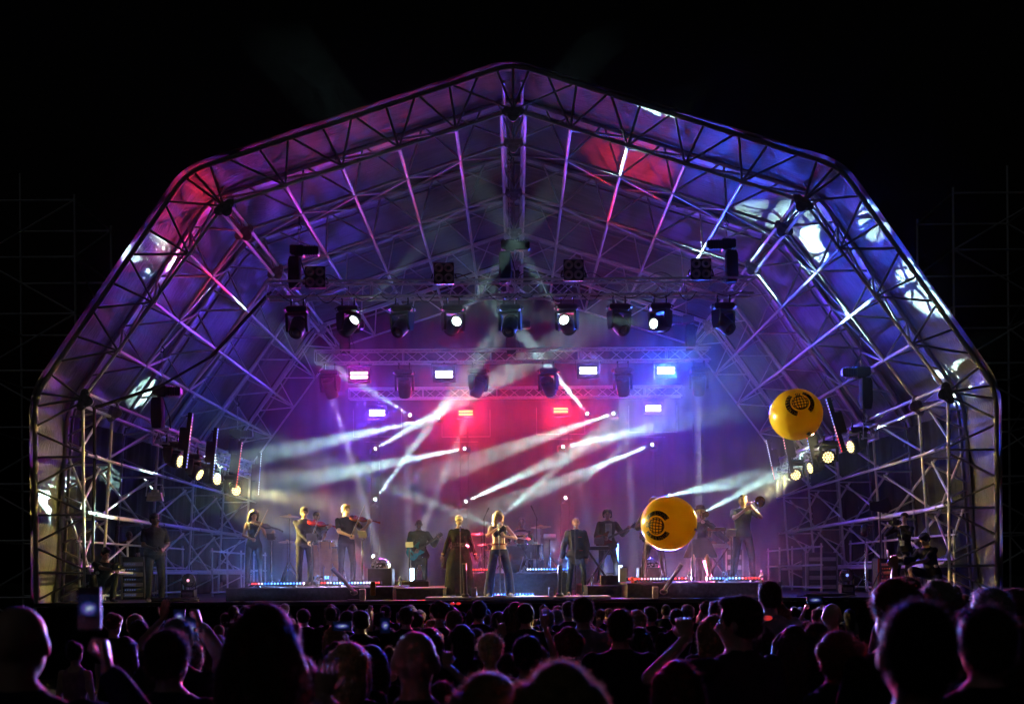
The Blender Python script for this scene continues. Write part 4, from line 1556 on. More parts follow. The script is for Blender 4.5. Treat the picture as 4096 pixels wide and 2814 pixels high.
def violin(label, M_, m=WOODV, s=1.0):
    """Along +x from the chin end; belly up (+z)."""
    o = empty('violin', (0, 0, 0), label, 'violin', 'violins of the string players')
    L = 0.36 * s
    pts = []
    for i in range(28):
        t = i / 27
        w = 0.104 * math.sqrt(max(0, math.sin(math.pi * min(1, t * 0.98 + .01)))) - 0.045 * math.exp(-((t - 0.52) / 0.12) ** 2) - 0.018 * t
        pts.append((t * L, max(0.006, w) * s))
    poly = pts + [(x, -y) for x, y in reversed(pts)]
    b = MB().prism(poly, 'z', -0.02 * s, 0.018 * s)
    b.build('body', m, o)
    MB().box((L + 0.06 * s, 0, 0.02 * s), (0.26 * s, 0.024 * s, 0.012 * s), bev=0.004).build('fingerboard', EBONY, o)
    MB().box((L + 0.08 * s, 0, 0.004 * s), (0.17 * s, 0.02 * s, 0.02 * s), bev=0.006).build('neck', m, o)
    b = MB().lathe([(0.02 * s, -0.012 * s), (0.02 * s, 0.012 * s)], 10, (L + 0.24 * s, 0, -0.005 * s), Matrix.Rotation(R(90), 4, 'X'))
    b.box((L + 0.2 * s, 0, 0.0), (0.07 * s, 0.022 * s, 0.024 * s), bev=0.005)
    for i in range(4):
        b.tube([(L + (0.175 + i * .016) * s, -0.03 * s, 0), (L + (0.175 + i * .016) * s, 0.03 * s, 0)], 0.004 * s, 6)
    b.build('scroll', m, o)
    MB().box((L * 0.42, 0, 0.03 * s), (0.006, 0.045 * s, 0.03 * s)).build('bridge', BOWW, o)
    MB().ball((0.06 * s, 0.03 * s, 0.025 * s), (0.045 * s, 0.03 * s, 0.012 * s)).build('chin_rest', EBONY, o)
    return place(o, M_)


def bow(label, a, b_):
    a, b_ = V(a), V(b_)
    o = empty('violin_bow', a, label, 'bow', 'violin bows')
    d = b_ - a
    n = d.cross(V((0, 1, 0))).normalized() * 0.02
    MB().tube([V(), d * 0.5 - n * 0.3, d], [0.006, 0.005, 0.004], 6).build('stick', BOWW, o)
    MB().tube([d * 0.04 + n, d * 0.98 + n * 0.6], 0.003, 5).build('bow_hair', DRUMW, o)
    MB().box(d * 0.05 + n * 0.5, (0.03, 0.012, 0.03)).build('frog', EBONY, o)
    return o


def guitar(label, M_, m, bass=False, name='electric_guitar'):
    """Along +x to the headstock; front faces +z."""
    o = empty(name, (0, 0, 0), label, 'guitar')
    poly = [(-0.20, 0), (-0.19, 0.10), (-0.12, 0.165), (-0.02, 0.155), (0.04, 0.12), (0.10, 0.135), (0.19, 0.155), (0.22, 0.13), (0.15, 0.075), (0.13, 0.03),
            (0.13, -0.03), (0.15, -0.07), (0.19, -0.11), (0.16, -0.135), (0.08, -0.125), (0.03, -0.115), (-0.04, -0.15), (-0.13, -0.16), (-0.19, -0.10)]
    MB().prism(poly, 'z', -0.022, 0.022).build('body', m, o)
    NL = 0.62 if bass else 0.48
    MB().box((0.10 + NL / 2, 0, 0.018), (NL, 0.05, 0.022), bev=0.006).build('neck', EBONY, o)
    for i in range(12):
        MB().box((0.14 + NL * (1 - 0.92 ** i) * 1.5 * 0.98, 0, 0.0305), (0.004, 0.048, 0.003)).build('fret', CHROME, o, smooth=False)
    hs = MB().prism([(0.10 + NL, -0.03), (0.13 + NL, -0.045), (0.27 + NL, -0.035), (0.28 + NL, 0.02), (0.24 + NL, 0.05), (0.13 + NL, 0.045), (0.10 + NL, 0.03)], 'z', 0.0, 0.018)
    hs.build('headstock', EBONY, o)
    for i in range(6):
        MB().tube([(0.14 + NL + i * 0.022, 0.04 * (1 if i % 2 else -1), 0.01), (0.14 + NL + i * 0.022, 0.075 * (1 if i % 2 else -1), 0.01)], 0.007, 6).build('tuning_peg', CHROME, o)
    for x in (0.06, -0.02):
        MB().box((x, 0, 0.026), (0.03, 0.075, 0.012), bev=0.003).build('pickup', BLACK, o)
    MB().box((-0.09, 0, 0.027), (0.035, 0.08, 0.014), bev=0.003).build('bridge', CHROME, o)
    for x, y in ((-0.08, -0.10), (-0.12, -0.075)):
        MB().lathe([(0.012, 0.02), (0.01, 0.04)], 10, (x, y, 0)).build('knob', BLACK, o)
    return place(o, M_)


MICM = mat('mic_grille', (0.25, 0.25, 0.26), 0.35, 0.8, noise=0.2, bump=0.6, bscale=300)


def mic(o, p, d, r=0.024, pale=False):
    Mx = V((0, 0, 1)).rotation_difference(V(d).normalized()).to_matrix().to_4x4()
    MB().lathe([(0.010, -0.17), (0.013, -0.12), (0.018, -0.03), (0.018, -0.02)], 12, p, Mx).build('mic_body', BLACK, o)
    MB().ball(V(p) + V(d).normalized() * 0.005, r, 12, 8).build('mic_grille', PLASTICW if pale else MICM, o)


def mic_stand(label, base, top, d=(0, 0.7, 0.5), boom=None, pale=False):
    base = V(base)
    o = empty('microphone_stand', base, label, 'microphone stand', 'microphone stands')
    t = V(top) - base
    MB().lathe([(0.14, 0), (0.14, 0.008), (0.12, 0.02), (0.03, 0.03)], 20).build('base', BLACKM, o)
    if boom is None:
        MB().tube([(0, 0, 0.02), (0, 0, t.z * 0.5), t - V(d).normalized() * 0.1], [0.012, 0.011, 0.009], 8).build('pole', BLACKM, o)
        mic(o, t, d, pale=pale)
    else:
        MB().tube([(0, 0, 0.02), (0, 0, t.z)], 0.011, 8).build('pole', BLACKM, o)
        bo = V(boom) - base
        MB().tube([t + (t - bo) * 0.25, bo], 0.008, 6).build('boom', BLACKM, o)
        mic(o, bo, (bo - t), pale=pale)
    return o


def tablet_stand(label, base, h, rz=0.0, tilt=20, w=0.20, thick=False, m=None):
    o = empty('tablet_stand', base, label, 'music stand', 'tablet stands of the players', rz)
    MB().tube([(0, 0, 0.02), (0, 0, h * 0.45), (0, 0, h * 0.45), (0, 0, h - 0.1)], [0.022 if thick else 0.014, 0.022 if thick else 0.014, 0.016, 0.013], 10).build('pole', BLACKM, o)
    MB().lathe([(0.16, 0), (0.16, 0.012), (0.03, 0.028)], 20).build('base', BLACKM, o)
    q = Matrix.Rotation(R(tilt), 3, 'X')
    MB().box((0, 0, h), (w, 0.012, w * 0.72), q, bev=0.004).build('tablet', m or SCREEN, o)
    MB().box((0, 0.03, h - 0.02), (w * 1.05, 0.02, 0.035), q, bev=0.004).build('holder', BLACK, o)
    MB().tube([(0, 0.03, h - 0.02), (0.02, 0.05, h - 0.1), (0, 0.0, h - 0.14)], 0.012, 6).build('arm', BLACKM, o)
    return o


def Wv(info, p):
    return info['W'](p)


def stage_pt(u, Y, z):
    return V((PX(u, VY, Y).x, Y, z))


# ------------------------------------------------------------------ the strings
Z1 = 1.45
p = stage_pt(1014, 23.2, Z1)
v1 = person('long haired woman in sleeveless black playing a dark violin', p, R(12), 1.64, True, 'tan', ('long', 'black'), ('tank', 'black'), ('slim', 'black'),
            wa=(-0.02, -0.30, 1.06), wb=(0.42, -0.20, 1.20), pa=(-1, 0.1, -0.6), pb=(0.3, 0.2, -1), ha='grip', hb='grip', hda=(0.5, -0.4, -0.2), yaw=R(18), pitch=R(14), fa=(-0.13, 0), fb=(0.16, 0))
W = v1['W']
violin('dark violin held by the long haired woman', frame_mat(W(V((0.02, -0.13, 1.43)) * 0.937), W(V((0.56, -0.26, 1.27)) * .937) - W(V((0.02, -0.13, 1.43)) * .937), (0.1, -0.5, 1)), EBONY, 1.05)
bow('bow of the long haired violinist', W(v1['wa'] + V((0.05, -0.04, 0))), W(v1['wa'] + V((0.34, -0.10, 0.62))))
p = stage_pt(1219, 23.5, Z1)
v2 = person('dark haired man in long black shirt playing a red violin', p, R(14), 1.70, False, 'tan', ('short', 'black'), ('shirt', 'black'), ('trousers', 'black'),
            wa=(0.10, -0.28, 0.93), wb=(0.50, -0.22, 1.28), pa=(-1, 0.2, -0.8), pb=(0.4, 0.2, -1), ha='grip', hb='grip', pitch=R(10), yaw=R(5), stout=1.14)
W = v2['W']
violin('glossy red violin held by the man in a long black shirt', frame_mat(W(V((0.06, -0.14, 1.42)) * .97), W(V((0.62, -0.26, 1.30)) * .97) - W(V((0.06, -0.14, 1.42)) * .97), (0, -0.6, 1)), WOODR, 1.12)
bow('bow of the man with the red violin', W(v2['wa'] + V((0.02, -0.05, -0.08))), W(v2['wa'] + V((0.24, -0.08, 0.58))))
p = stage_pt(1383, 23.5, Z1)
v3 = person('fair man in short sleeved black shirt playing a brown violin', p, R(18), 1.75, False, 'fair', ('short', 'fair'), ('tshirt', 'black'), ('slim', 'charcoal'),
            wa=(0.04, -0.30, 1.06), wb=(0.46, -0.22, 1.33), pa=(-1, 0.1, -0.5), pb=(0.4, 0.2, -1), ha='grip', hb='grip', yaw=R(14), pitch=R(8), fa=(-0.12, 0), fb=(0.15, 0))
W = v3['W']
violin('brown violin held by the fair man in short sleeves', frame_mat(W((0.06, -0.13, 1.46)), W((0.60, -0.25, 1.36)) - W((0.06, -0.13, 1.46)), (0.1, -0.6, 1)), WOODV, 1.08)
bow('bow of the fair violinist', W(v3['wa'] + V((0.02, -0.05, -0.05))), W(v3['wa'] + V((0.32, -0.1, 0.66))))
pc = stage_pt(1267, 25.3, 1.54)
person('percussionist behind the congas, mostly hidden by the string players', pc, 0, 1.60, False, 'brown', ('afro_short', 'black'), ('tshirt', 'black'), ('trousers', 'black'), wa=(-0.12, -0.35, 1.0), wb=(0.2, -0.35, 1.0), vox=0.016)
tablet_stand('tablet stand in front of the long haired violinist', stage_pt(1085, 22.2, Z1), 1.02, R(-25), 18, 0.2, True)
tablet_stand('tablet stand in front of the man with the red violin', stage_pt(1247, 22.1, Z1), 1.0, R(5), 12, 0.2, True)
tablet_stand('tablet stand in front of the fair violinist', stage_pt(1450, 22.3, Z1), 1.05, R(-20), 18, 0.2, True)

for i, (u, s, lb) in enumerate(((1262, 0.95, 'conga drum half hidden behind the man with the red violin'), (1306, 1.05, 'tall sunburst conga drum with a red emblem'), (1340, 0.85, 'smaller conga drum beside the tall one'))):
    o = empty('conga_drum', stage_pt(u, 24.75, 1.54), lb, 'drum', 'conga drums')
    MB().lathe([(r * s, 0.12 + z * s) for r, z in ((0.13, 0), (0.17, 0.2), (0.205, 0.42), (0.2, 0.55), (0.165, 0.72), (0.16, 0.76))], 24).build('shell', CONGA, o)
    MB().lathe([(0.175 * s, 0.12 + 0.73 * s), (0.18 * s, 0.12 + 0.745 * s), (0.175 * s, 0.12 + 0.77 * s), (0.15 * s, 0.12 + 0.772 * s)], 24).build('rim', CHROME, o)
    MB().lathe([(0.158 * s, 0.12 + .768 * s), (0.02, 0.12 + .776 * s)], 24).build('drum_head', DRUMW, o)
    for k in range(6):
        a = 2 * math.pi * k / 6
        MB().tube([(0.178 * s * math.cos(a), 0.178 * s * math.sin(a), 0.12 + 0.74 * s), (0.205 * s * math.cos(a), 0.205 * s * math.sin(a), 0.12 + 0.58 * s)], 0.007, 6).build('tuning_lug', CHROME, o)
    for k in range(3):
        a = 2 * math.pi * k / 3 + 0.4
        MB().tube([(0.12 * math.cos(a), 0.12 * math.sin(a), 0.5), (0.28 * math.cos(a), 0.28 * math.sin(a), 0.0)], 0.013, 6).build('leg', CHROME, o)


def cymbal_stand(label, base, h, r, tilt=10, m=CYMB):
    o = empty('cymbal_stand', base, label, 'cymbal', 'cymbals on stands')
    MB().tube([(0, 0, 0.25), (0, 0, h)], 0.011, 8).build('pole', CHROME, o)
    for k in range(3):
        a = 2 * math.pi * k / 3
        MB().tube([(0, 0, 0.45), (0.24 * math.cos(a), 0.24 * math.sin(a), 0.01)], 0.010, 6).build('leg', CHROME, o)
    Mx = Matrix.Rotation(R(tilt), 4, 'X') @ Matrix.Rotation(R(tilt * .5), 4, 'Y')
    MB().lathe([(r, 0.0), (r * 0.6, 0.016), (r * 0.2, 0.03), (r * 0.16, 0.05), (0.012, 0.062), (0.012, 0.03), (r * 0.6, 0.012)], 28, (0, 0, h - 0.03), Mx).build('cymbal', m, o)
    MB().lathe([(0.014, 0.03), (0.01, 0.06)], 8, (0, 0, h - .02)).build('wing_nut', CHROME, o)
    return o


cymbal_stand('large cymbal above the string players', stage_pt(1160, 25.2, 1.54), 1.52, 0.22, 8)
cymbal_stand('lower cymbal between the violinists', stage_pt(1150, 25.6, 1.54), 0.95, 0.2, -6)

# ------------------------------------------------------------------ guitarist
o = empty('step_box', stage_pt(1680, 23.6, 1.42), 'black box in front of the guitarist', 'box')
MB().box((0, 0, 0.06), (0.40, 0.4, 0.12), bev=0.01).build('box_shell', CASEB, o, smooth=False)
MB().box((0, 0, 0.135), (0.30, 0.34, 0.03), bev=0.01).build('box_lid', RUBBER, o, smooth=False)
p = stage_pt(1677, 25.45, FLOOR)
g1 = person('guitarist in a dark suit covered in bright light spots', p, R(8), 1.78, False, 'dark', ('bald', 'black'), ('jacket', 'black'), ('slim', 'black'),
            wa=(-0.10, -0.24, 1.03), wb=(0.40, -0.26, 1.27), ha='grip', hb='grip', pb=(0.5, 0.1, -1), yaw=R(-5))
W = g1['W']
guitar('teal electric guitar of the man in the glittering suit', frame_mat(W((-0.10, -0.22, 1.0)), W((0.48, -0.33, 1.38)) - W((-0.10, -0.22, 1.0)), (0.1, -1, 0.25)), TEAL)
gl = MB()
rg = random.Random(9)
for i in range(46):
    a = rg.uniform(-2.6, -0.5)
    z = rg.uniform(0.1, 1.42)
    rx, ry = (0.2, 0.15) if z > 0.85 else (0.2, 0.085)
    gl.ball((math.cos(a) * rx, math.sin(a) * ry - 0.02, z), (0.012, 0.006, 0.006), 6, 4)
so = gl.build('sequins', mat('sequin_mirror', (0.9, 0.9, 0.95), 0.05, 1.0, noise=0.05), g1['body'])
so['kind'] = 'stuff'
tablet_stand('tablet and paper stand beside the guitarist', stage_pt(1638, 24.2, 1.42), 0.92, R(-8), 10, 0.17, False, PLASTICW)


def led_tube(label, base, h, col, e, r=0.035, tilt=(0, 0)):
    o = empty('light_tube', base, label, 'lamp', 'upright glowing tubes')
    top = V((tilt[0], tilt[1], h))
    MB().tube([V((0, 0, 0.0)), V((0, 0, 0.06))], 0.05, 10).build('foot', BLACK, o)
    MB().tube([V((0, 0, 0.06)), top], r, 10).build('glow_tube', emat('tube_' + label.replace(' ', '_')[:30], col, 14), o)
    MB().tube([top, top * 1.06], r * 1.1, 10).build('end_cap', BLACK, o)
    l = bpy.data.lights.new('tube_lamp', 'POINT')
    l.energy, l.color, l.shadow_soft_size = e, col, 0.15
    lo = bpy.data.objects.new('tube_lamp', l)
    COL.objects.link(lo)
    lo.parent = o
    lo.location = (0, 0.12, h * 0.6)
    return o


led_tube('white glowing tube beside the guitarist', stage_pt(1648, 24.7, 1.42 - 0.0), 0.40, (0.45, 0.6, 1.0), TUBE_E, 0.045)
led_tube('white glowing tube at the feet of the bass player', stage_pt(2482, 25.2, 1.43), 0.42, (0.5, 0.62, 1.0), TUBE_E, 0.04)
led_tube('blue glowing strip behind the bass player', stage_pt(2469, 26.4, 1.43 + 0.0), 0.95, (0.12, 0.3, 1.0), TUBE_E * 1.2, 0.03)
led_tube('cyan blue tube behind the string players', stage_pt(1307, 26.2, 1.54), 0.32, (0.05, 0.3, 1.0), TUBE_E * 2.2, 0.04)
led_tube('leaning pink glowing tube behind the trumpeter', stage_pt(2842, 24.85, 1.485), 0.46, (1.0, 0.2, 0.45), TUBE_E * 1.5, 0.045, (-0.12, 0.05))


def uplight(label, p, col, e, d=(0, 0.4, 1), ang=75):
    """Floor lamp added out of sight behind the risers to tint smoke and lining."""
    o = empty('added_floor_uplight', p, label, 'stage lamp', 'added floor uplights behind the risers')
    MB().box((0, 0, 0.05), (0.24, 0.2, 0.10), bev=0.02).build('housing', BLACK, o)
    MB().box((0, 0, 0.106), (0.19, 0.15, 0.012), bev=0.004).build('lens_plate', emat('uplight_' + label.replace(' ', '_')[:26], col, 4), o)
    spot('uplight_lamp', V(p) + V((0, 0, 0.15)), d, e, col, ang, 0.8, 0.08, o)
    return o


uplight('blue floor uplight behind the congas, added to tint the smoke', stage_pt(1180, 28.0, FLOOR), (0.02, 0.10, 1.0), UP_E)  # unseen lamps added to colour the low smoke
uplight('blue floor uplight at the far left behind the strings, added to tint the smoke', stage_pt(980, 26.5, FLOOR), (0.02, 0.08, 1.0), UP_E)
uplight('pale blue floor uplight behind the guitarist, added to tint the smoke', stage_pt(1700, 28.5, FLOOR), (0.06, 0.16, 1.0), UP_E * 0.8)
uplight('violet floor uplight right of the drum riser, added to tint the smoke', stage_pt(2420, 28.5, FLOOR), (0.04, 0.10, 1.0), UP_E * 0.8)
uplight('pink floor uplight behind the keyboard player, added to tint the smoke', stage_pt(2880, 27.2, FLOOR), (1.0, 0.04, 0.45), UP_E * 0.6)
for lb, src, tgt, c_, e_ in (('red floor uplight behind the conga riser aimed at the left roof knee, added', (-3.6, 27.6), (-6.5, 21.4, 8.7), (1.0, 0.02, 0.05), 3.2),  # added lamps, out of sight, that throw coloured patches on the roof lining
                             ('red floor uplight behind the drummer aimed at the roof, added', (0.9, 28.2), (2.5, 23.4, 10.2), (1.0, 0.02, 0.03), 3.0),
                             ('red floor uplight aimed at the right roof knee, added', (3.9, 26.4), (6.1, 23.2, 8.7), (1.0, 0.02, 0.05), 3.0),
                             ('blue floor uplight aimed at the right roof slope, added', (4.7, 26.2), (7.4, 21.4, 7.4), (0.03, 0.12, 1.0), 1.3),
                             ('blue floor uplight aimed at the left roof slope, added', (-4.9, 27.5), (-7.3, 22.4, 6.8), (0.05, 0.12, 1.0), 1.0)):
    p_ = V((src[0], src[1], FLOOR))
    uplight(lb, p_, c_, ROOF_E * e_, V(tgt) - p_, 13 if c_[0] > 0.5 else 17)
uplight('magenta floor uplight behind the trombonist, added to tint the smoke', stage_pt(3060, 26.2, FLOOR), (0.7, 0.03, 0.8), UP_E * 0.6)

# ------------------------------------------------------------------ singers
p = stage_pt(1838, 22.4, FLOOR)
s1 = person('singer with short platinum hair in a black gown and studded belt', p, 0, 1.69, True, 'brown', ('afro_short', 'platinum'), ('sleeved_dress', 'jet'), ('gown', 'jet'), stout=1.25,
            wa=(-0.34, -0.06, 0.87), wb=(0.34, -0.06, 0.87), yaw=R(5), pitch=R(-4))
b = MB()
for sx in (-1, 1):
    rr = []
    for i in range(8):
        t = i / 7
        c = V((0.17 * sx, 0.03, 1.42)).lerp(V(((0.27 if sx > 0 else 0.33) * sx, 0.08, 0.95 if sx > 0 else 0.62)), t) * 0.966
        rr.append((c, V((0.045 + 0.02 * t + 0.012 * math.sin(i * 2.1), 0, 0)), V((0, 0.06 + 0.02 * t, 0))))
    loft(b, rr, 14)
sh = b.build('shawl', SHEERM, s1['body'])
b = MB()
for i in range(26):
    a = math.pi * (1.02 + 0.96 * i / 25)
    for dz in (0, 0.028, 0.056):
        b.ball((math.cos(a) * 0.198, math.sin(a) * 0.15, 1.045 + dz), 0.0095, 6, 4)
b.build('studded_belt', CHROME, s1['body'])['kind'] = 'stuff'
for u in ('wa', 'wb'):
    MB().lathe([(0.034, -0.02), (0.036, 0), (0.034, 0.02)], 12, s1[u] + V((0, 0, 0.05))).build('bracelet', BRASS, s1['body'])
mic_stand('microphone stand of the singer with platinum hair', stage_pt(1842, 21.95, FLOOR), stage_pt(1842, 21.95, FLOOR) + V((0, 0.06, 1.44)), (0, 0.8, 0.6), pale=True)

p = stage_pt(1996, 20.78, FLOOR + 0.056)
s2 = person('blonde lead singer in black crop top and wide trousers at the microphone', p, R(4), 1.66, True, 'fair', ('long', 'blond'), ('crop', 'black'), ('wide', 'black'), WHITESHOE,
            fa=(-0.21, 0.0), fb=(0.22, 0.0), wa=(-0.02, -0.22, 1.36), wb=(0.10, -0.20, 1.19), pa=(-1, -0.2, -0.9), pb=(1, -0.2, -0.9), ha='grip', hb='grip', hda=(0.4, -0.2, 0.7), hdb=(-0.6, -0.2, 0.7),
            yaw=R(40), pitch=R(-6), pla=(0, 1, 0), plb=(0, 1, 0))
MB().lathe([(0.152, -0.018), (0.155, 0.0), (0.152, 0.018)], 24, s2['J'](0.135), Matrix.Scale(0.78, 4, (0, 1, 0))).build('belt', mat('red_belt', (0.22, 0.03, 0.025), 0.4, noise=0.2), s2['body'])
for sx in (-1, 1):
    MB().tube([s2['J'](0.13, 0.085 * sx, 0.10), s2['J'](0.30, 0.075 * sx, 0.125)], 0.008, 6).build('strap', CLOTH['black'], s2['body'])
mb = V((PX(2000, VY, 20.52).x, 20.5, FLOOR + 0.056))
mic_stand('microphone stand of the blonde lead singer', mb, V((mb.x - 0.01, 20.56, FLOOR + 0.056 + 1.36)), (0.1, 0.5, 0.9))

p = stage_pt(2296, 23.3, FLOOR)
s3 = person('bald singer in dark blazer and blue jeans at a microphone stand', p, R(4), 1.68, False, 'tan', ('bald', 'brown'), ('jacket', 'charcoal'), ('slim', 'denim'),
            wa=(-0.27, -0.04, 0.85), wb=(0.27, -0.06, 0.85), fa=(-0.12, 0.05), fb=(0.22, -0.05), pitch=R(-4))
W = s3['W']
MB().prism([(-0.05, 0.98), (0.05, 0.98), (0.085, 1.40), (-0.085, 1.40)], 'y', -0.165, -0.135).build('shirt_front', CLOTH['navy'], s3['body'])
MB().box((0.11, -0.158, 1.24), (0.08, 0.012, 0.01)).build('pocket_square', mat('red_trim', (0.5, 0.02, 0.03), 0.6, noise=0.1), s3['body'])
for sx in (-1, 1):
    MB().box((0.13 * sx, -0.162, 0.96), (0.07, 0.01, 0.008)).build('pocket_trim', MATS['red_trim'], s3['body'])
mb = stage_pt(2301, 22.85, FLOOR)
mic_stand('microphone stand with red lit mic of the bald singer', mb, mb + V((0, 0.1, 1.45)), (0, 0.85, 0.5), pale=True)

# ------------------------------------------------------------------ drums
ZD = 1.70
dk = stage_pt(2046, 25.4, ZD)
kit = empty('drum_kit', dk, 'black drum kit with printed bass drum on the centre riser', 'drum kit')
RX = Matrix.Rotation(R(90), 4, 'X')
MB().lathe([(0.30, -0.22), (0.30, 0.22)], 32, (0.02, 0, 0.31), RX).build('bass_drum', DRUMS, kit)
for yy in (-0.225, 0.225):
    MB().lathe([(0.305, -0.02), (0.318, -0.015), (0.318, 0.015), (0.305, 0.02)], 32, (0.02, yy, 0.31), RX).build('hoop', DRUMS, kit)
MB().lathe([(0.298, 0.0), (0.15, 0.004), (0.01, 0.005)], 32, (0.02, -0.228, 0.31), RX).build('bass_drum_head', mat('black_drum_head', (0.03, 0.03, 0.032), 0.35, noise=0.2), kit)
for (x, y, z, r, h, n_) in ((-0.17, -0.02, 0.80, 0.15, 0.2, 'tom'), (0.22, -0.02, 0.80, 0.16, 0.21, 'tom'), (0.55, 0.15, 0.48, 0.2, 0.34, 'floor_tom'), (-0.45, 0.2, 0.6, 0.18, 0.15, 'snare')):
    Mx = Matrix.Rotation(R(14), 4, 'X') if n_ == 'tom' else Matrix.Identity(4)
    d_ = MB().lathe([(r, -h / 2), (r, h / 2)], 24, (x, y, z), Mx).build(n_, DARKRED if n_ == 'tom' else DRUMS, kit)
    MB().lathe([(r, h / 2), (0.01, h / 2 + 0.004)], 24, (x, y, z), Mx).build('drum_skin', DRUMW, d_)
    for e in (-1, 1):
        MB().lathe([(r * 1.0, e * h / 2 - 0.012), (r * 1.05, e * h / 2), (r * 1.0, e * h / 2 + 0.012)], 24, (x, y, z), Mx).build('rim', CHROME, d_)
    if n_ != 'tom':
        for k in range(3):
            a = 2 * math.pi * k / 3
            MB().tube([(x + r * math.cos(a), y + r * math.sin(a), z), (x + r * 1.1 * math.cos(a), y + r * 1.1 * math.sin(a), 0.0)], 0.010, 6).build('leg', CHROME, kit)
for sx in (-1, 1):
    MB().tube([(0.02 + 0.28 * sx, -0.1, 0.2), (0.02 + 0.42 * sx, -0.3, 0.0)], 0.011, 6).build('spur', CHROME, kit)
    MB().tube([(0.02 + 0.08 * sx, 0, 0.6), (0.02 + 0.15 * sx, 0, 0.76)], 0.011, 6).build('tom_arm', CHROME, kit)
# printed emblem on the bass drum head: grid globe with small crown and ring lettering
EMB = mat('drum_print', (0.55, 0.53, 0.5), 0.5, noise=0.15)
eb_ = MB()
for i in range(5):
    x = -0.07 + 0.035 * i
    hgt = math.sqrt(max(0.0, 0.085 ** 2 - x * x))
    eb_.box((0.02 + x, -0.236, 0.33), (0.008, 0.003, max(0.02, 2 * hgt)))
    eb_.box((0.02, -0.2365, 0.33 + x), (max(0.02, 2 * hgt), 0.003, 0.008))
eb_.box((0.02, -0.236, 0.435), (0.05, 0.003, 0.02))
for i in range(3):
    eb_.box((0.0 + 0.02 * i, -0.236, 0.455), (0.008, 0.003, 0.02))
eb_.build('print_emblem', EMB, kit, smooth=False)['kind'] = 'stuff'


def text_mesh(name, s, size):
    cu = bpy.data.curves.new(name, 'FONT')
    cu.body = s
    cu.size = size
    cu.align_x = 'CENTER'
    cu.align_y = 'CENTER'
    cu.resolution_u = 2
    t = bpy.data.objects.new(name, cu)
    COL.objects.link(t)
    deps = bpy.context.evaluated_depsgraph_get()
    me = bpy.data.meshes.new_from_object(t.evaluated_get(deps))
    vs = [v.co.copy() for v in me.vertices]
    fs = [tuple(q.vertices) for q in me.polygons]
    bpy.data.objects.remove(t)
    return vs, fs


def arc_text(b, s, size, rad, a0, step, proj, inward=False):
    """Letters one by one round an arc; proj maps (x, y) on the flat print to 3-D."""
    n = len(s)
    for i, ch in enumerate(s):
        if ch == ' ':
            continue
        vs, fs = text_mesh('letter', ch, size)
        a = a0 + step * (i - (n - 1) / 2)
        ca, sa_ = math.cos(a), math.sin(a)
        out = []
        for v in vs:
            x, y = v.x, v.y
            rr = rad + (y if not inward else -y)
            tx, ty = -sa_, ca
            px = ca * rr + (-tx if not inward else tx) * x
            py = sa_ * rr + (-ty if not inward else ty) * x
            out.append(proj(px, py))
        b.add(out, fs)
    return b


lt = MB()
arc_text(lt, 'OF SOUND', 0.05, 0.155, R(-10), R(-17), lambda x, y: V((0.02 + x, -0.236, 0.33 + y)))
arc_text(lt, 'MINISTRY', 0.05, 0.155, R(190), R(-17), lambda x, y: V((0.02 + x, -0.236, 0.33 + y)))
lt.build('print_lettering', EMB, kit, smooth=False)['kind'] = 'stuff'

dr = stage_pt(2088, 26.35, ZD)
person('bearded drummer seated behind the drum kit', dr, 0, 1.75, False, 'brown', ('crop', 'black'), ('tshirt', 'black'), ('trousers', 'black'), hip=(0, 0, 0.50), fa=(-0.2, -0.45, 0.085), fb=(0.2, -0.45, 0.085),
       ka=(-0.3, -1, 0.8), kb=(0.3, -1, 0.8), wa=(-0.24, -0.42, 0.86), wb=(0.26, -0.40, 0.90), ha='grip', hb='grip', pitch=R(-6), vox=0.015)
MB().lathe([(0.17, 0.0), (0.17, 0.07), (0.03, 0.075)], 18, dr + V((0, 0.05, 0.36))).build('drum_stool', BLACK, None)
tag(bpy.data.objects['drum_stool'], 'round black stool under the drummer', 'stool')
MB().tube([(0, 0, 0), (0, 0, 0.36)], 0.03, 8).build('stool_post', CHROME, bpy.data.objects['drum_stool'], loc=dr + V((0, 0.05, 0)))
for nm, lb, a, b_ in (('drumstick', 'pale drumstick raised over the snare', (-0.24, -0.44, 0.95), (-0.02, -0.62, 1.12)), ('drumstick', 'pale drumstick raised near the ride cymbal', (0.24, -0.44, 0.98), (0.42, -0.6, 1.15))):
    o = MB().tube([dr + V(a), dr + V(b_)], [0.008, 0.005], 6).build(nm, BOWW, None)
    tag(o, lb, 'drumstick', 'drumsticks')
cymbal_stand('crash cymbal left of the lead singer', stage_pt(1926, 25.3, ZD), 0.92, 0.24, 6, mat('cymbal_dark', (0.35, 0.28, 0.18), 0.3, 1.0, noise=0.2))
cymbal_stand('crash cymbal right of the lead singer on a tall stand', stage_pt(2165, 25.4, ZD), 1.08, 0.24, -5)
cymbal_stand('small splash cymbal over the toms', stage_pt(2098, 25.2, ZD), 0.82, 0.15, 10)
cymbal_stand('low cymbal beside the snare', stage_pt(1940, 25.6, ZD), 0.68, 0.17, 4)
mic_stand('overhead drum microphone on a tall boom, right of the lead singer', stage_pt(2148, 25.0, ZD), stage_pt(2148, 25.0, ZD) + V((0, 0, 1.25)), boom=stage_pt(2128, 25.1, ZD) + V((-.02, 0, 1.55)))
mic_stand('overhead drum microphone left of the lead singer', stage_pt(1938, 25.0, ZD), stage_pt(1938, 25.0, ZD) + V((0, 0, 1.25)), boom=stage_pt(1958, 25.1, ZD) + V((0, 0, 1.5)))
o = empty('drum_pad_module', stage_pt(2200, 25.0, ZD), 'grey electronic drum pad on a stand', 'drum pad')
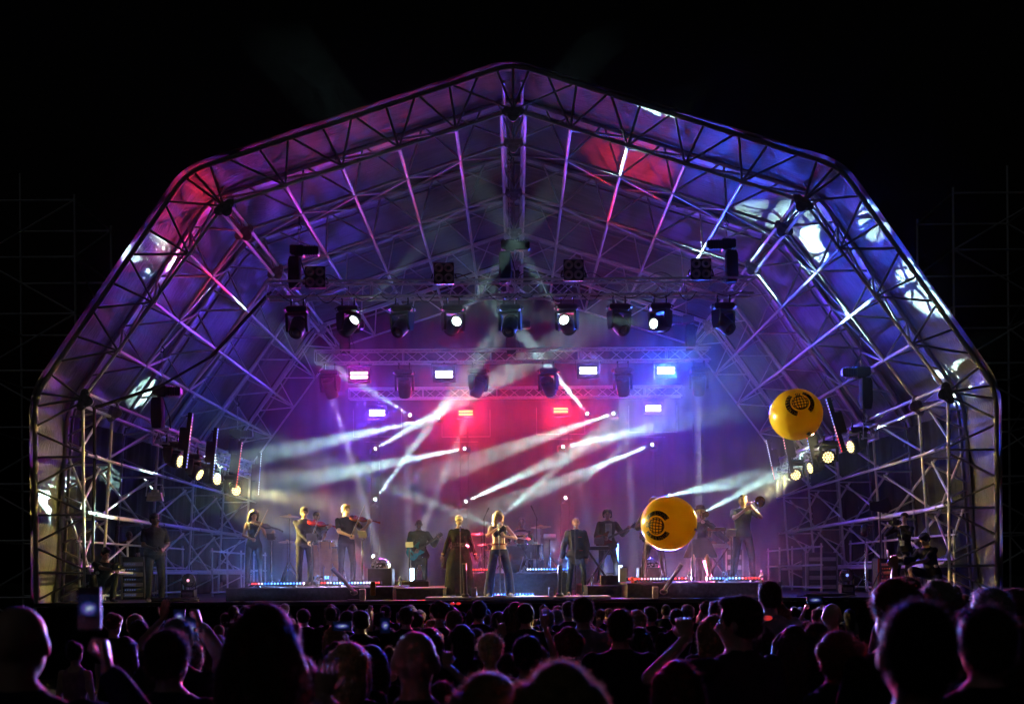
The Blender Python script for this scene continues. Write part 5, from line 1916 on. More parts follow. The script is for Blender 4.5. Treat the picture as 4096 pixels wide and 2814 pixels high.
MB().box((0, 0, 0.82), (0.28, 0.2, 0.05), Matrix.Rotation(R(25), 3, 'X'), bev=0.012).build('pad_case', PLASTICW, o)
MB().tube([(0, 0, 0.1), (0, 0, 0.8)], 0.013, 8).build('pole', CHROME, o)
for k in range(3):
    a = 2 * math.pi * k / 3
    MB().tube([(0, 0, 0.4), (0.25 * math.cos(a), 0.25 * math.sin(a), 0.0)], 0.011, 6).build('leg', CHROME, o)

# ------------------------------------------------------------------ bass player and keyboard
p = stage_pt(2431, 25.6, 1.43)
g2 = person('bass player with short dreadlocks, black jacket over grey shirt', p, R(6), 1.77, False, 'brown', ('dreads', 'black'), ('jacket', 'black'), ('slim', 'charcoal'),
            wa=(-0.12, -0.24, 1.05), wb=(0.42, -0.28, 1.24), ha='grip', hb='grip', pb=(0.5, 0.1, -1), fa=(-0.2, 0), fb=(0.2, 0), yaw=R(-4))
W = g2['W']
MB().prism([(-0.07, 1.0), (0.07, 1.0), (0.075, 1.40), (-0.075, 1.40)], 'y', -0.165, -0.135).build('shirt_front', CLOTH['grey'], g2['body'])
guitar('dark bass guitar of the player with dreadlocks', frame_mat(W((-0.14, -0.22, 1.0)), W((0.5, -0.34, 1.30)) - W((-0.14, -0.22, 1.0)), (0.1, -1, 0.25)), DARKRED, True, 'bass_guitar')


def keyboard(label, p, w, h, d=0.3, rz=0.0, m=BLACK, legs=True):
    o = empty('keyboard', p, label, 'keyboard', 'keyboards', rz)
    MB().box((0, 0, h), (w, d, 0.08), bev=0.015).build('case', m, o)
    ks = MB()
    n = int(w / 0.024)
    for i in range(n):
        ks.box((-w / 2 + 0.03 + i * (w - 0.06) / n, 0.07, h + 0.046), (0.020, 0.13, 0.012))
    ks.build('keys', PLASTICW, o, smooth=False)['kind'] = 'stuff'
    if legs:
        for s in (-1, 1):
            for yy in (-0.1, 0.1):
                MB().tube([(-0.26 * s, yy, 0.02), (0.24 * s, yy, h - 0.05)], 0.018, 8).build('leg', BLACKM, o)
        for s in (-1, 1):
            MB().tube([(-0.26 * s, -0.2, 0.02), (-0.26 * s, 0.2, 0.02)], 0.018, 8).build('foot_bar', BLACKM, o)
    return o


keyboard('black keyboard on crossed legs beside the bald singer', stage_pt(2395, 24.2, 1.43), 0.52, 0.80)
tablet_stand('small tablet above the crossed leg keyboard', stage_pt(2398, 24.6, 1.43), 0.97, 0, 15, 0.22)
keyboard('pale keyboard in front of the keyboard player, behind the trumpeter', stage_pt(2868, 24.6, 1.485), 0.50, 0.78, 0.3, R(-10), PLASTICW)
keyboard('dark synthesiser raised above the pale keyboard', stage_pt(2868, 24.55, 1.485), 0.42, 1.15, 0.25, R(-10), DARKRED, False)
MB().tube([(-0.17, 0.08, 0.82), (-0.17, 0.1, 1.12)], 0.014, 6).build('riser_post', BLACKM, bpy.data.objects['keyboard.002'])
MB().tube([(0.17, 0.08, 0.82), (0.17, 0.1, 1.12)], 0.014, 6).build('riser_post', BLACKM, bpy.data.objects['keyboard.002'])

# ------------------------------------------------------------------ brass section
ZB = 1.485
p = stage_pt(2598, 22.8, ZB)
person('saxophone player mostly hidden behind the big yellow balloon', p, R(-6), 1.80, False, 'fair', ('short', 'fair'), ('jacket', 'black'), ('slim', 'black'), wa=(-0.14, -0.2, 1.12), wb=(0.12, -0.26, 1.0), ha='grip', hb='grip', fa=(-0.13, 0), fb=(0.30, 0))
sx_ = empty('saxophone', stage_pt(2598, 22.5, ZB), 'brass saxophone partly behind the big balloon', 'saxophone')
MB().tube([(0.02, 0.1, 1.45), (0.0, -0.02, 1.47), (-0.02, -0.05, 1.40), (-0.04, -0.03, 1.1), (-0.05, 0.0, 0.86), (-0.02, -0.06, 0.78), (0.04, -0.12, 0.82), (0.05, -0.15, 0.95), (0.04, -0.2, 1.05)],
          [0.008, 0.012, 0.014, 0.024, 0.035, 0.042, 0.05, 0.06, 0.09], 14, caps=False).build('horn_body', BRASS, sx_)
for i in range(7):
    MB().lathe([(0.018, 0), (0.014, 0.012)], 8, (-0.03 - 0.002 * i, -0.06, 1.32 - 0.06 * i), RX).build('key_cup', BRASS, sx_)

p = stage_pt(2801, 24.2, ZB)
t1 = person('woman in brown hat and short black dress playing a trumpet', p, R(-12), 1.66, True, 'fair', ('hat', 'blond'), ('sleeved_dress', 'black'), ('skirt', 'black'),
            mat('pale_boots', (0.5, 0.36, 0.2), 0.5, noise=0.2), wa=(-0.05, -0.30, 1.38), wb=(0.12, -0.36, 1.34), ha='grip', hb='grip', pa=(-1, -0.1, -0.8), pb=(1, -0.1, -0.8), fa=(-0.20, 0), fb=(0.22, 0), pitch=R(4))
Mt = Matrix.Translation(t1['T']((0, -0.03, 0.075))) @ t1['Mx'].to_4x4()
hat = MB().lathe([(0.15, 0.0), (0.152, 0.006), (0.10, 0.016), (0.098, 0.06), (0.085, 0.095), (0.03, 0.10)], 24, M=Matrix.Rotation(R(-12), 4, 'X'))
ho_ = hat.build('hat', mat('brown_felt', (0.10, 0.035, 0.025), 0.9, noise=0.2), t1['body'])
ho_.matrix_local = Mt
W = t1['W']


def trumpet(label, mouth, d, s=1.0, trombone=False):
    o = empty('trombone' if trombone else 'trumpet', (0, 0, 0), label, 'trombone' if trombone else 'trumpet')
    L = 0.5 if not trombone else 0.55
    MB().tube([(0, 0, 0), (L * 0.6, 0, 0.0), (L * 0.8, 0, 0.0), (L * 0.92, 0, 0), (L * 0.98, 0, 0), (L, 0, 0)], [r * s for r in ((0.008, 0.011, 0.018, 0.035, 0.056, 0.066) if not trombone else (0.011, 0.015, 0.032, 0.065, 0.095, 0.112))], 24, caps=False).build('bell', BRASS, o)
    if not trombone:
        for i in range(3):
            MB().tube([(0.2 + i * 0.035, 0, -0.09), (0.2 + i * 0.035, 0, 0.05)], 0.016, 10).build('valve', BRASS, o)
        MB().tube([(0.03, 0, 0), (0.03, 0, -0.07), (0.34, 0, -0.07), (0.34, 0, 0.0)], 0.009, 8).build('tuning_slide', BRASS, o)
    else:
        MB().tube([(0.0, -0.09, -0.02), (0.7, -0.09, -0.02), (0.74, -0.09, -0.06), (0.74, -0.09, -0.12), (0.7, -0.09, -0.15), (0.0, -0.09, -0.15)], 0.009, 8).build('slide', CHROME, o)
        MB().tube([(0, 0, 0), (-0.2, 0, 0.0), (-0.24, -0.03, -0.02), (-0.24, -0.07, -0.06), (-0.2, -0.09, -0.08), (0.0, -0.09, -0.08)], 0.010, 8).build('tuning_crook', BRASS, o)
    MB().lathe([(0.012, -0.02), (0.008, 0.02)], 10, (-0.01, 0 if not trombone else -0.09, 0 if not trombone else -0.02), Matrix.Rotation(R(90), 4, 'Y')).build('mouthpiece', CHROME, o)
    x = V(d).normalized()
    return place(o, frame_mat(mouth, x, (0, 0, 1)))


mt = W(t1['T']((0.0, 0.13, -0.052)))
trumpet('brass trumpet pointed at the audience by the woman in a hat', mt, (0.10, -1, -0.02), 1.0)
p = stage_pt(2812, 25.9, FLOOR)
person('keyboard player in dark suit behind the trumpeter', p, R(10), 1.98, False, 'brown', ('crop', 'black'), ('jacket', 'navy'), ('trousers', 'black'), wa=(0.05, -0.4, 1.05), wb=(0.4, -0.4, 1.05), vox=0.016)
p = stage_pt(2970, 22.4, ZB)
t2 = person('trombonist in dark tshirt with sunglasses on his head', p, R(-4), 1.80, False, 'tan', ('crop', 'grey'), ('tshirt', 'green'), ('trousers', 'black'), wa=(0.02, -0.30, 1.40), wb=(0.16, -0.34, 1.42), ha='grip', hb='grip',
            pa=(-1, -0.1, -0.9), pb=(1, -0.1, -0.9), fa=(-0.18, 0), fb=(0.20, 0), yaw=R(8))
W = t2['W']
gb = MB()
for sx in (-1, 1):
    gb.ball(t2['T']((0.036 * sx, 0.07, 0.095)), (0.032, 0.014, 0.018), 10, 6, t2['Mx'])
gb.tube([t2['T']((-0.07, 0.05, 0.1)), t2['T']((0.07, 0.05, 0.1))], 0.005, 6)
gb.build('sunglasses', GLASSD, t2['body'])
trumpet('brass trombone with its bell towards the audience', W(V((0.155, -0.22, 1.60))), (0.10, -1, -0.05), 1.0, True)
tablet_stand('tablet stand of the trombonist', stage_pt(2926, 21.9, ZB), 0.98, R(15), 14, 0.2, True, PLASTICW)
for u, lb in ((2580, 'slim black stand pole left of the balloon bottom'), (2770, 'slim black stand pole right of the balloon bottom')):
    tablet_stand(lb, stage_pt(u, 21.7, ZB), 0.92, 0, 12, 0.2, True)


# ------------------------------------------------------------------ mirror domes, battens, cannons
def dome(label, p, r, bw, bh, m=CASEB):
    o = empty('mirror_dome', V(p) + V((0, 0, bh)), label, 'mirror dome', 'half mirror balls')
    prof = [(r * math.cos(t), r * math.sin(t)) for t in [i * math.pi / 2 / 9 for i in range(9)]] + [(0.01, r)]
    b = MB()
    n = 26
    for i in range(len(prof) - 1):
        (r0, z0), (r1, z1) = prof[i], prof[i + 1]
        for k in range(n):
            a0, a1 = 2 * math.pi * k / n, 2 * math.pi * (k + 0.93) / n
            g = 0.94
            zz = z0 + (z1 - z0) * g
            rr = r0 + (r1 - r0) * g
            b.add([(r0 * math.cos(a0), r0 * math.sin(a0), z0), (r0 * math.cos(a1), r0 * math.sin(a1), z0), (rr * math.cos(a1), rr * math.sin(a1), zz), (rr * math.cos(a0), rr * math.sin(a0), zz)], [(0, 1, 2, 3)])
    t = b.build('mirror_tiles', MIRR, o, smooth=False)
    t['kind'] = 'stuff'
    MB().lathe([(rr * 0.985, zz) for rr, zz in prof], 26).build('dome_core', BLACK, o)
    c = empty('flight_case', V(p), label.replace('mirror dome', 'flight case under the mirror dome').replace('half mirror ball', 'case'), 'flight case', 'flight cases')
    MB().box((0, 0, bh / 2 - 0.004), (bw, bw, bh - 0.01), bev=0.01).build('case_shell', m, c, smooth=False)
    for sx in (-1, 1):
        MB().box((sx * bw / 2, -bw / 2, bh / 2 - .004), (0.02, 0.02, bh)).build('edge_profile', ALUD, c, smooth=False)
    return o


dome('mirror dome left of the guitarist', stage_pt(1524, 23.6, 1.45), 0.225, 0.52, 0.37)
dome('mirror dome half hidden behind the balloon', stage_pt(2602, 24.5, ZB), 0.21, 0.56, 0.32)

CELLS = {'r': emat('batten_red', (1.0, 0.035, 0.02), 3.0), 'w': emat('batten_white', (0.7, 0.8, 1.0), 3.2), 'b': emat('batten_blue', (0.03, 0.16, 1.0), 4.0), 'c': emat('batten_ice', (0.16, 0.42, 1.0), 3.6), 'p': emat('batten_pink', (1.0, 0.25, 0.32), 3.0)}
CELLM = {k: MB().ball((0, 0, 0), (0.019, 0.014, 0.019), 10, 6).mesh('led_cell', m) for k, m in CELLS.items()}
LC = {'r': (1, 0.05, 0.12), 'w': (0.5, 0.45, 1), 'b': (0.03, 0.2, 1), 'c': (0.2, 0.4, 1), 'p': (1, 0.3, 0.4)}


def batten(label, u0, u1, v, Y, cols, zfloor):
    a, b_ = PX(u0, v, Y), PX(u1, v, Y)
    z = zfloor + 0.075
    o = empty('floor_led_batten', ((a.x + b_.x) / 2, Y, zfloor), label, 'LED batten', 'rows of LED dots on the floor')
    w = b_.x - a.x
    MB().box((0, 0.045, 0.07), (w + 0.06, 0.07, 0.075), bev=0.01).build('housing', BLACK, o)
    for s in (-1, 1):
        MB().box((s * w * 0.35, 0.05, 0.015), (0.06, 0.12, 0.03)).build('foot', BLACK, o)
    n = len(cols)
    for i, c in enumerate(cols):
        obj('led_cell', CELLM[c], o, (-w / 2 + w * (i + 0.5) / n, 0.004, 0.075))
    # the batten's own light, in the mean colour of each half
    for h in (0, 1):
        seg = cols[:n // 2] if h == 0 else cols[n // 2:]
        mc = [sum(LC[c][k] for c in seg) / len(seg) for k in range(3)]
        area('batten_lamp', V(((a.x + b_.x) / 2 + (h - 0.5) * w / 2, Y - 0.02, z)), (0, -1, 0.14), BATTEN_E, mc, w / 2, 0.04, o, 30)
    return o


batten('front floor batten on the strings riser, red then blue then white', 1003, 1207, 2319, 21.5, 'rrpwbbcccbcccbcc', Z1)
batten('short floor batten behind the front strings batten', 1066, 1168, 2304, 22.6, 'ccbccbcc', Z1)
batten('upper floor batten with red and white dots by the congas', 1280, 1450, 2303, 22.6, 'rrwwwwpwwcwwcc', Z1)
batten('front floor batten below the conga side, white to red', 1331, 1520, 2316, 21.6, 'ccwcwbcwwcwwwprr', Z1)
batten('red floor batten on the drum riser left of the lead singer', 1875, 1953, 2269, 24.05, 'rrrrrrr', ZD)
batten('blue white floor batten on the drum riser right of the lead singer', 2105, 2282, 2268, 24.05, 'wwcwcwccbcbbcbbb', ZD)
batten('low blue floor batten behind the lead singer', 1962, 2136, 2376, 21.6, 'bbccbbbcbcbbbb', FLOOR)
batten('front floor batten under the big balloon, red to white', 2512, 2708, 2306, 21.5, 'rrrrpppwwwwccbcr', ZB)
batten('floor batten of pink and red dots behind the balloon', 2645, 2775, 2289, 22.9, 'wcwwpprprr', ZB)
batten('front floor batten right of the trumpeter, blue to red', 2834, 3042, 2302, 21.5, 'wcccbcccwcprrrrr', ZB)
batten('short blue and red floor batten behind the trombonist', 2860, 3012, 2285, 22.9, 'bccccbbbrrrr', ZB)


def cannon(label, a, b_, r=0.042):
    a, b_ = V(a), V(b_)
    o = empty('confetti_cannon', a, label, 'confetti cannon', 'confetti cannons along the stage edge')
    d = b_ - a
    MB().tube([d * 0.0, d * 0.55, d * 0.56, d], [r * 0.9, r * 0.9, r, r], 14).build('barrel', BLACKM, o)
    MB().tube([d * 0.985, d * 1.0], r * 1.12, 14).build('muzzle_ring', mat('cannon_cap', (0.16, 0.13, 0.09), 0.6, noise=0.2), o)
    MB().box((-0.16 if d.x >= 0 else 0.16, 0, 0.08 - (a.z - FLOOR) + 0.03), (0.10, 0.14, 0.22), bev=0.01).build('control_box', ALUD, o)
    MB().ball((0, 0, -0.01), (0.075, 0.06, 0.05)).build('hinge', BLACKM, o)
    MB().box((0, 0, -(a.z - FLOOR) + 0.012), (0.24, 0.2, 0.02)).build('base_plate', BLACKM, o)
    return o


zc_ = FLOOR + 0.09
cannon('black confetti cannon tilted to the left below the violinists', PX(1416, 2372, 20.6).xyz * 1.0 + V((0, 0, 0.03)), PX(1328, 2270, 20.5))
cannon('upright black confetti cannon left of the lead singer', V((PX(1861, VY, 20.5).x, 20.5, zc_)), PX(1857, 2252, 20.5))
cannon('upright black confetti cannon right of the lead singer', V((PX(2238, VY, 20.5).x, 20.5, zc_)), PX(2240, 2258, 20.5))
cannon('black confetti cannon tilted to the right below the brass section', PX(2655, 2366, 20.6).xyz + V((0, 0, 0.02)), PX(2727, 2255, 20.5))

BM = None
for u, Y, z, lb in ((1270, 21.4, Z1, 'water bottle among the strings battens'), (1600, 22.6, 1.42, 'water bottle left of the guitarist'), (1902, 21.0, FLOOR, 'small water bottle behind the left upright cannon'),
                    (2368, 22.3, 1.43, 'water bottle beside the crossed leg keyboard'), (2757, 21.3, ZB, 'water bottle with a red lit cap under the balloon'), (2905, 21.3, ZB, 'water bottle left of the trombonist'), (3046, 21.3, ZB, 'water bottle at the right end of the brass riser')):
    o = empty('water_bottle', stage_pt(u, Y, z), lb, 'bottle', 'water bottles on stage')
    MB().lathe([(0.032, 0.0), (0.035, 0.01), (0.035, 0.14), (0.03, 0.17), (0.014, 0.20), (0.013, 0.215)], 14).build('bottle_body', WATER, o)
    MB().lathe([(0.015, 0.215), (0.015, 0.235)], 10).build('bottle_cap', PLASTICW, o)
    MB().lathe([(0.0358, 0.07), (0.0358, 0.12)], 14).build('bottle_label', CLOTH['paleblue'], o)
o = empty('drink_can', stage_pt(2530, 21.25, ZB), 'red drink can at the left end of the brass riser', 'can')
MB().lathe([(0.026, 0.0), (0.032, 0.012), (0.032, 0.11), (0.027, 0.12)], 16).build('can_body', mat('can_red', (0.5, 0.05, 0.02), 0.3, 0.5, noise=0.2), o)
MB().lathe([(0.027, 0.12), (0.027, 0.124)], 16).build('can_lid', ALU, o)
o = empty('pedal_board', stage_pt(2437, 22.6, 1.43), 'black pedal case at the feet of the keyboard stand', 'pedal case')
MB().box((0, 0, 0.1), (0.36, 0.26, 0.2), bev=0.01).build('case_shell', CASEB, o, smooth=False)
MB().tube([(-0.08, -0.14, 0.2), (-0.07, -0.14, 0.24), (0.07, -0.14, 0.24), (0.08, -0.14, 0.2)], 0.01, 6).build('handle', CHROME, o)
o = empty('speaker_box', stage_pt(2492, 23.0, 1.43), 'white lit post box beside the pedal case', 'box')
MB().box((0, 0, 0.18), (0.15, 0.12, 0.36), bev=0.006).build('post_shell', PLASTICW, o, smooth=False)
MB().box((0, 0, 0.372), (0.16, 0.13, 0.02), bev=0.004).build('post_cap', BLACK, o, smooth=False)
# ------------------------------------------------------------------ balloons
BAL = bpy.data.materials.new('yellow_balloon_latex')
BAL.use_nodes = True
bn = BAL.node_tree
bb = bn.nodes['Principled BSDF']
tcb = bn.nodes.new('ShaderNodeTexCoord')
nzb = bn.nodes.new('ShaderNodeTexNoise')
nzb.inputs['Scale'].default_value = 3.0
bn.links.new(tcb.outputs['Object'], nzb.inputs['Vector'])
crb = bn.nodes.new('ShaderNodeValToRGB')
crb.color_ramp.elements[0].position, crb.color_ramp.elements[0].color = 0.3, (0.90, 0.58, 0.03, 1)
crb.color_ramp.elements[1].position, crb.color_ramp.elements[1].color = 0.75, (0.95, 0.74, 0.06, 1)
bn.links.new(nzb.outputs['Fac'], crb.inputs['Fac'])
bn.links.new(crb.outputs['Color'], bb.inputs['Base Color'])
bb.inputs['Roughness'].default_value = 0.22
bb.inputs['Coat Weight'].default_value = 0.4
tr = bn.nodes.new('ShaderNodeBsdfTranslucent')
bn.links.new(crb.outputs['Color'], tr.inputs['Color'])
mx = bn.nodes.new('ShaderNodeMixShader')
mx.inputs['Fac'].default_value = 0.7
bn.links.new(bb.outputs['BSDF'], mx.inputs[1])
bn.links.new(tr.outputs['BSDF'], mx.inputs[2])
bn.links.new(mx.outputs['Shader'], bn.nodes['Material Output'].inputs['Surface'])
INK = mat('balloon_ink', (0.012, 0.011, 0.01), 0.4, noise=0.2)


def balloon(label, c, r, n, roll, knot):
    o = empty('balloon', c, label, 'balloon', 'giant yellow balloons')
    MB().ball((0, 0, 0), (r * 1.0, r, r * 0.97), 64, 40).build('balloon_skin', BAL, o)
    kd = V(knot).normalized()
    Mk = V((0, 0, 1)).rotation_difference(kd).to_matrix().to_4x4()
    MB().lathe([(0.05, r * 0.965), (0.02, r * 0.99), (0.016, r * 1.03), (0.03, r * 1.06)], 12, M=Mk).build('knot', INK, o)
    n = V(n).normalized()
    e1 = V((0, 0, 1)).cross(n).normalized()
    e1 = e1 if e1.x > 0 else -e1
    e2 = n.cross(e1)
    e2 = e2 if e2.z > 0 else -e2
    c_, s_ = math.cos(roll), math.sin(roll)
    f1, f2 = e1 * c_ + e2 * s_, e2 * c_ - e1 * s_

    def proj(k):
        def f(x, y):
            h = math.hypot(x, y)
            if h < 1e-6:
                d = n
            else:
                d = n * math.cos(h / r) + (f1 * x + f2 * y) / h * math.sin(h / r)
            return V((d.x * r * k, d.y * r * k, d.z * r * 0.97 * k))
        return f
    pk, pl = proj(1.004), proj(1.009)
    # globe lattice
    g = MB()
    R0 = 0.30 * r

    def strip(pts, w):
        vs, fs = [], []
        for i, (x, y) in enumerate(pts):
            x2, y2 = pts[min(i + 1, len(pts) - 1)]
            x1, y1 = pts[max(i - 1, 0)]
            dx, dy = x2 - x1, y2 - y1
            L = math.hypot(dx, dy) or 1
            nx, ny = -dy / L * w, dx / L * w
            vs += [pk(x + nx, y + ny), pk(x - nx, y - ny)]
        for i in range(len(pts) - 1):
            fs.append((2 * i, 2 * i + 1, 2 * i + 3, 2 * i + 2))
        g.add(vs, fs)
    for i in range(-2, 3):
        q = i / 2.7
        pts = []
        for j in range(15):
            t = -1 + 2 * j / 14
            wv = math.sqrt(max(0, 1 - t * t * 0.97))
            pts.append((R0 * q * wv * 1.06, R0 * t))
        strip(pts, 0.017 * r)
        lim = math.sqrt(max(0.02, 1 - q * q))
        strip([(R0 * lim * (-1 + 2 * j / 14), R0 * (q - 0.10 * (1 - (-1 + 2 * j / 14) ** 2) * (1 if q < 0 else -1) * abs(q))) for j in range(15)], 0.017 * r)
    strip([(R0 * math.cos(a), R0 * math.sin(a)) for a in [R(-215 + 250 * j / 40) + R(90) * 0 for j in range(41)]], 0.014 * r)
    # crown
    for x in (-0.06, 0, 0.06):
        strip([(x * r, R0 * 1.1), (x * r * 1.4, R0 * 1.1 + 0.085 * r)], 0.016 * r)
    strip([(-0.085 * r, R0 * 1.09), (0.085 * r, R0 * 1.09)], 0.014 * r)
    strip([(-0.10 * r, R0 * 1.38), (0.0, R0 * 1.5), (0.10 * r, R0 * 1.38)], 0.012 * r)
    # bands
    for a0, a1 in ((R(65), R(-55)), (R(245), R(125))):
        strip([(0.47 * r * math.cos(a0 + (a1 - a0) * j / 30), 0.47 * r * math.sin(a0 + (a1 - a0) * j / 30)) for j in range(31)], 0.088 * r)
    g.build('print_emblem', INK, o)['kind'] = 'stuff'
    lt = MB()
    arc_text(lt, 'OF SOUND', 0.165 * r, 0.47 * r, R(5), R(-15.5), pl)
    arc_text(lt, 'MINISTRY', 0.165 * r, 0.47 * r, R(185), R(-14.5), pl)
    lt.build('print_lettering', BAL, o, smooth=False)['kind'] = 'stuff'
    return o


balloon('big yellow balloon floating in front of the brass section', PX(2675, 2091, 17.5), 0.447, (-0.56, -0.80, -0.13), R(82), (0.86, -0.45, -0.25))
balloon('yellow balloon flying high beside the right side truss', PX(3184, 1657, 18.6), 0.445, (-0.07, -0.93, 0.34), R(10), (0.35, -0.5, -0.8))

# ------------------------------------------------------------------ crew at the sides
p = stage_pt(619, 20.75, FLOOR)
c1 = person('stagehand in black with glasses standing at the left side of the stage', p, R(25), 1.68, False, 'brown', ('afro_short', 'black'), ('tshirt', 'black'), ('trousers', 'black'), WHITESHOE,
            wa=(-0.06, -0.25, 1.05), wb=(0.13, -0.26, 1.03), ha='grip', hb='grip', yaw=R(38), stout=1.2)
gb = MB()
for s in (-1, 1):
    gb.tube([c1['T']((0.032 * s + 0.022 * math.cos(t), 0.095, 0.004 + 0.018 * math.sin(t))) for t in [2 * math.pi * i / 10 for i in range(11)]], 0.003, 5, caps=False)
    gb.tube([c1['T']((0.055 * s, 0.09, 0.006)), c1['T']((0.078 * s, 0.0, 0.006))], 0.003, 5)
gb.build('glasses', CHROME, c1['body'])


def camera_thing(label, M_, s=1.0):
    o = empty('photo_camera', (0, 0, 0), label, 'camera', 'cameras of the crew')
    MB().box((0, 0, 0), (0.14 * s, 0.07 * s, 0.10 * s), bev=0.015).build('camera_body', BLACK, o)
    MB().lathe([(0.036 * s, 0.0), (0.038 * s, 0.10 * s), (0.042 * s, 0.15 * s), (0.036 * s, 0.15 * s), (0.01, 0.13 * s)], 16, (0, -0.03 * s, 0), Matrix.Rotation(R(90), 4, 'X')).build('camera_lens', BLACKM, o)
    MB().box((0, 0.0, 0.062 * s), (0.06 * s, 0.05 * s, 0.035 * s), bev=0.01).build('viewfinder', BLACK, o)
    return place(o, M_)


W = c1['W']
camera_thing('small device in the hands of the standing stagehand', frame_mat(W((0.04, -0.30, 1.0)), (1, 0.3, 0), (0, 0, 1)), 0.7)
p = stage_pt(404, 20.75, FLOOR)
c2 = person('crouching photographer in black behind the left leg of the roof', p, R(40), 1.72, False, 'tan', ('short', 'black'), ('tshirt', 'black'), ('trousers', 'charcoal'), hip=(0, 0.12, 0.28), fa=(-0.16, -0.12, 0.085), fb=(0.16, -0.16, 0.085),
            ka=(-0.4, -1, 0.9), kb=(0.4, -1, 0.9), lean=(0.1, -0.35, 1), wa=(-0.02, -0.62, 0.62), wb=(0.10, -0.62, 0.60), ha='grip', hb='grip', pitch=R(12))
W = c2['W']
camera_thing('camera of the crouching photographer on the left', frame_mat(W((0.05, -0.68, 0.66)), W((1, 0, 0)) - W((0, 0, 0)), (0, 0, 1)), 1.1)
p = stage_pt(3619, 21.7, FLOOR)
c3 = person('woman in black with lanyard aiming a camera on the right', p, R(-42), 1.64, True, 'fair', ('tied', 'brown'), ('sleeved_dress', 'black'), ('slim', 'black'), wa=(-0.09, -0.30, 1.46), wb=(0.03, -0.30, 1.44), ha='grip', hb='grip',
            pa=(-1, -0.1, -0.9), pb=(1, -0.1, -0.9), yaw=R(10))
W = c3['W']
camera_thing('camera held up by the woman with the lanyard', frame_mat(W((-0.04, -0.36, 1.42)), W((1, 0, 0)) - W((0, 0, 0)), (0, 0, 1)), 1.1)
MB().box((0.02, -0.16, 1.02), (0.08, 0.006, 0.10)).build('badge', PLASTICW, c3['body'], smooth=False)
MB().tube([(-0.06, -0.10, 1.40), (0.0, -0.17, 1.2), (0.02, -0.16, 1.07)], 0.006, 5).build('lanyard', CLOTH['paleblue'], c3['body'])
p = stage_pt(3717, 20.75, FLOOR)
c4 = person('cameraman in shorts kneeling over a video camera on the right', p, R(-62), 1.74, False, 'tan', ('short', 'black'), ('tshirt', 'black'), ('shorts', 'navy'), hip=(0, 0.1, 0.42), fa=(-0.15, -0.2, 0.085), fb=(0.14, 0.3, 0.1),
            ka=(-0.2, -1, 0.6), kb=(0.2, -1, -0.4), lean=(0, -0.35, 1), wa=(-0.1, -0.5, 0.72), wb=(0.08, -0.52, 0.62), ha='grip', hb='grip', pitch=R(28))
W = c4['W']
vc = empty('video_camera', (0, 0, 0), 'video camera rig in front of the kneeling cameraman', 'camera')
MB().box((0, 0, 0), (0.14, 0.30, 0.16), bev=0.02).build('camera_body', BLACK, vc)
MB().lathe([(0.04, 0), (0.045, 0.14), (0.055, 0.2), (0.04, 0.2)], 14, (0, -0.14, 0), RX).build('camera_lens', BLACKM, vc)
MB().tube([(0, 0.1, 0.08), (0, 0.1, 0.15), (0, -0.1, 0.15), (0, -0.1, 0.08)], 0.012, 6).build('top_handle', BLACK, vc)
MB().tube([(0.06, 0.0, 0.12), (0.06, -0.22, 0.16)], 0.018, 8).build('shotgun_mic', BLACK, vc)
place(vc, frame_mat(W((0.0, -0.58, 0.66)), W((1, 0, 0)) - W((0, 0, 0)), (0, 0, 1)))
person('man with a red lit face at the foot of the right roof legs', stage_pt(3905, 23.6, FLOOR - 0.35), R(30), 1.72, False, 'fair', ('short', 'brown'), ('tshirt', 'black'), ('trousers', 'black'), vox=0.016)
person('technician in sunglasses behind the rack on the left', stage_pt(518, 24.5, FLOOR), R(20), 1.52, False, 'tan', ('bald', 'brown'), ('tshirt', 'black'), ('trousers', 'black'), vox=0.016)


# ------------------------------------------------------------------ side scaffolding, racks, small lamps
def rail(label, x, y0, y1, z0, z1, n):
    o = empty('guard_rail', (x, y0, z0), label, 'guard rail', 'scaffold guard rails at the sides')
    for i in range(n):
        y = (y1 - y0) * i / (n - 1)
        MB().tube([(0, y, 0), (0, y, z1 - z0)], 0.024, 8).build('post', STEEL, o)
    for t in (0.08, 0.55, 0.93):
        MB().tube([(0, -0.1, (z1 - z0) * t), (0, y1 - y0 + 0.1, (z1 - z0) * t)], 0.022, 8).build('rail_tube', STEEL, o)
    return o


for sx, side in ((-1, 'left'), (1, 'right')):
    rail('scaffold guard rail along the outer %s wall of the stage' % side, 8.35 * sx, 21.0, 27.5, FLOOR, 2.45, 6)
    rail('scaffold guard rail further in at the %s side of the stage' % side, 7.2 * sx, 26.0, 31.5, FLOOR, 2.35, 5)
    o = empty('scaffold_tower', (11.9 * sx, 28, GROUND), 'tall dark scaffold tower beyond the %s side of the roof' % side, 'scaffold', 'scaffold towers beside the stage')
    for (dx, dy) in ((-1.2, -1.2), (1.2, -1.2), (1.2, 1.2), (-1.2, 1.2)):
        MB().tube([(dx, dy, 0), (dx, dy, 12.6 if dx * sx > 0 else 11.2)], 0.03, 8).build('upright', STEEL, o)
    for k in range(8):
        z = 1.4 + k * 1.38
        for (a, b_) in (((-1.2, -1.2), (1.2, -1.2)), ((1.2, -1.2), (1.2, 1.2)), ((1.2, 1.2), (-1.2, 1.2)), ((-1.2, 1.2), (-1.2, -1.2))):
            MB().tube([(*a, z), (*b_, z)], 0.024, 6).build('ledger', STEEL, o)
        s_ = 1 if k % 2 else -1
        MB().tube([(-1.2 * s_, -1.2, z - 1.38), (1.2 * s_, -1.2, z)], 0.022, 6).build('diagonal', STEEL, o)
        MB().tube([(1.2, -1.2 * s_, z - 1.38), (1.2, 1.2 * s_, z)], 0.022, 6).build('diagonal', STEEL, o)


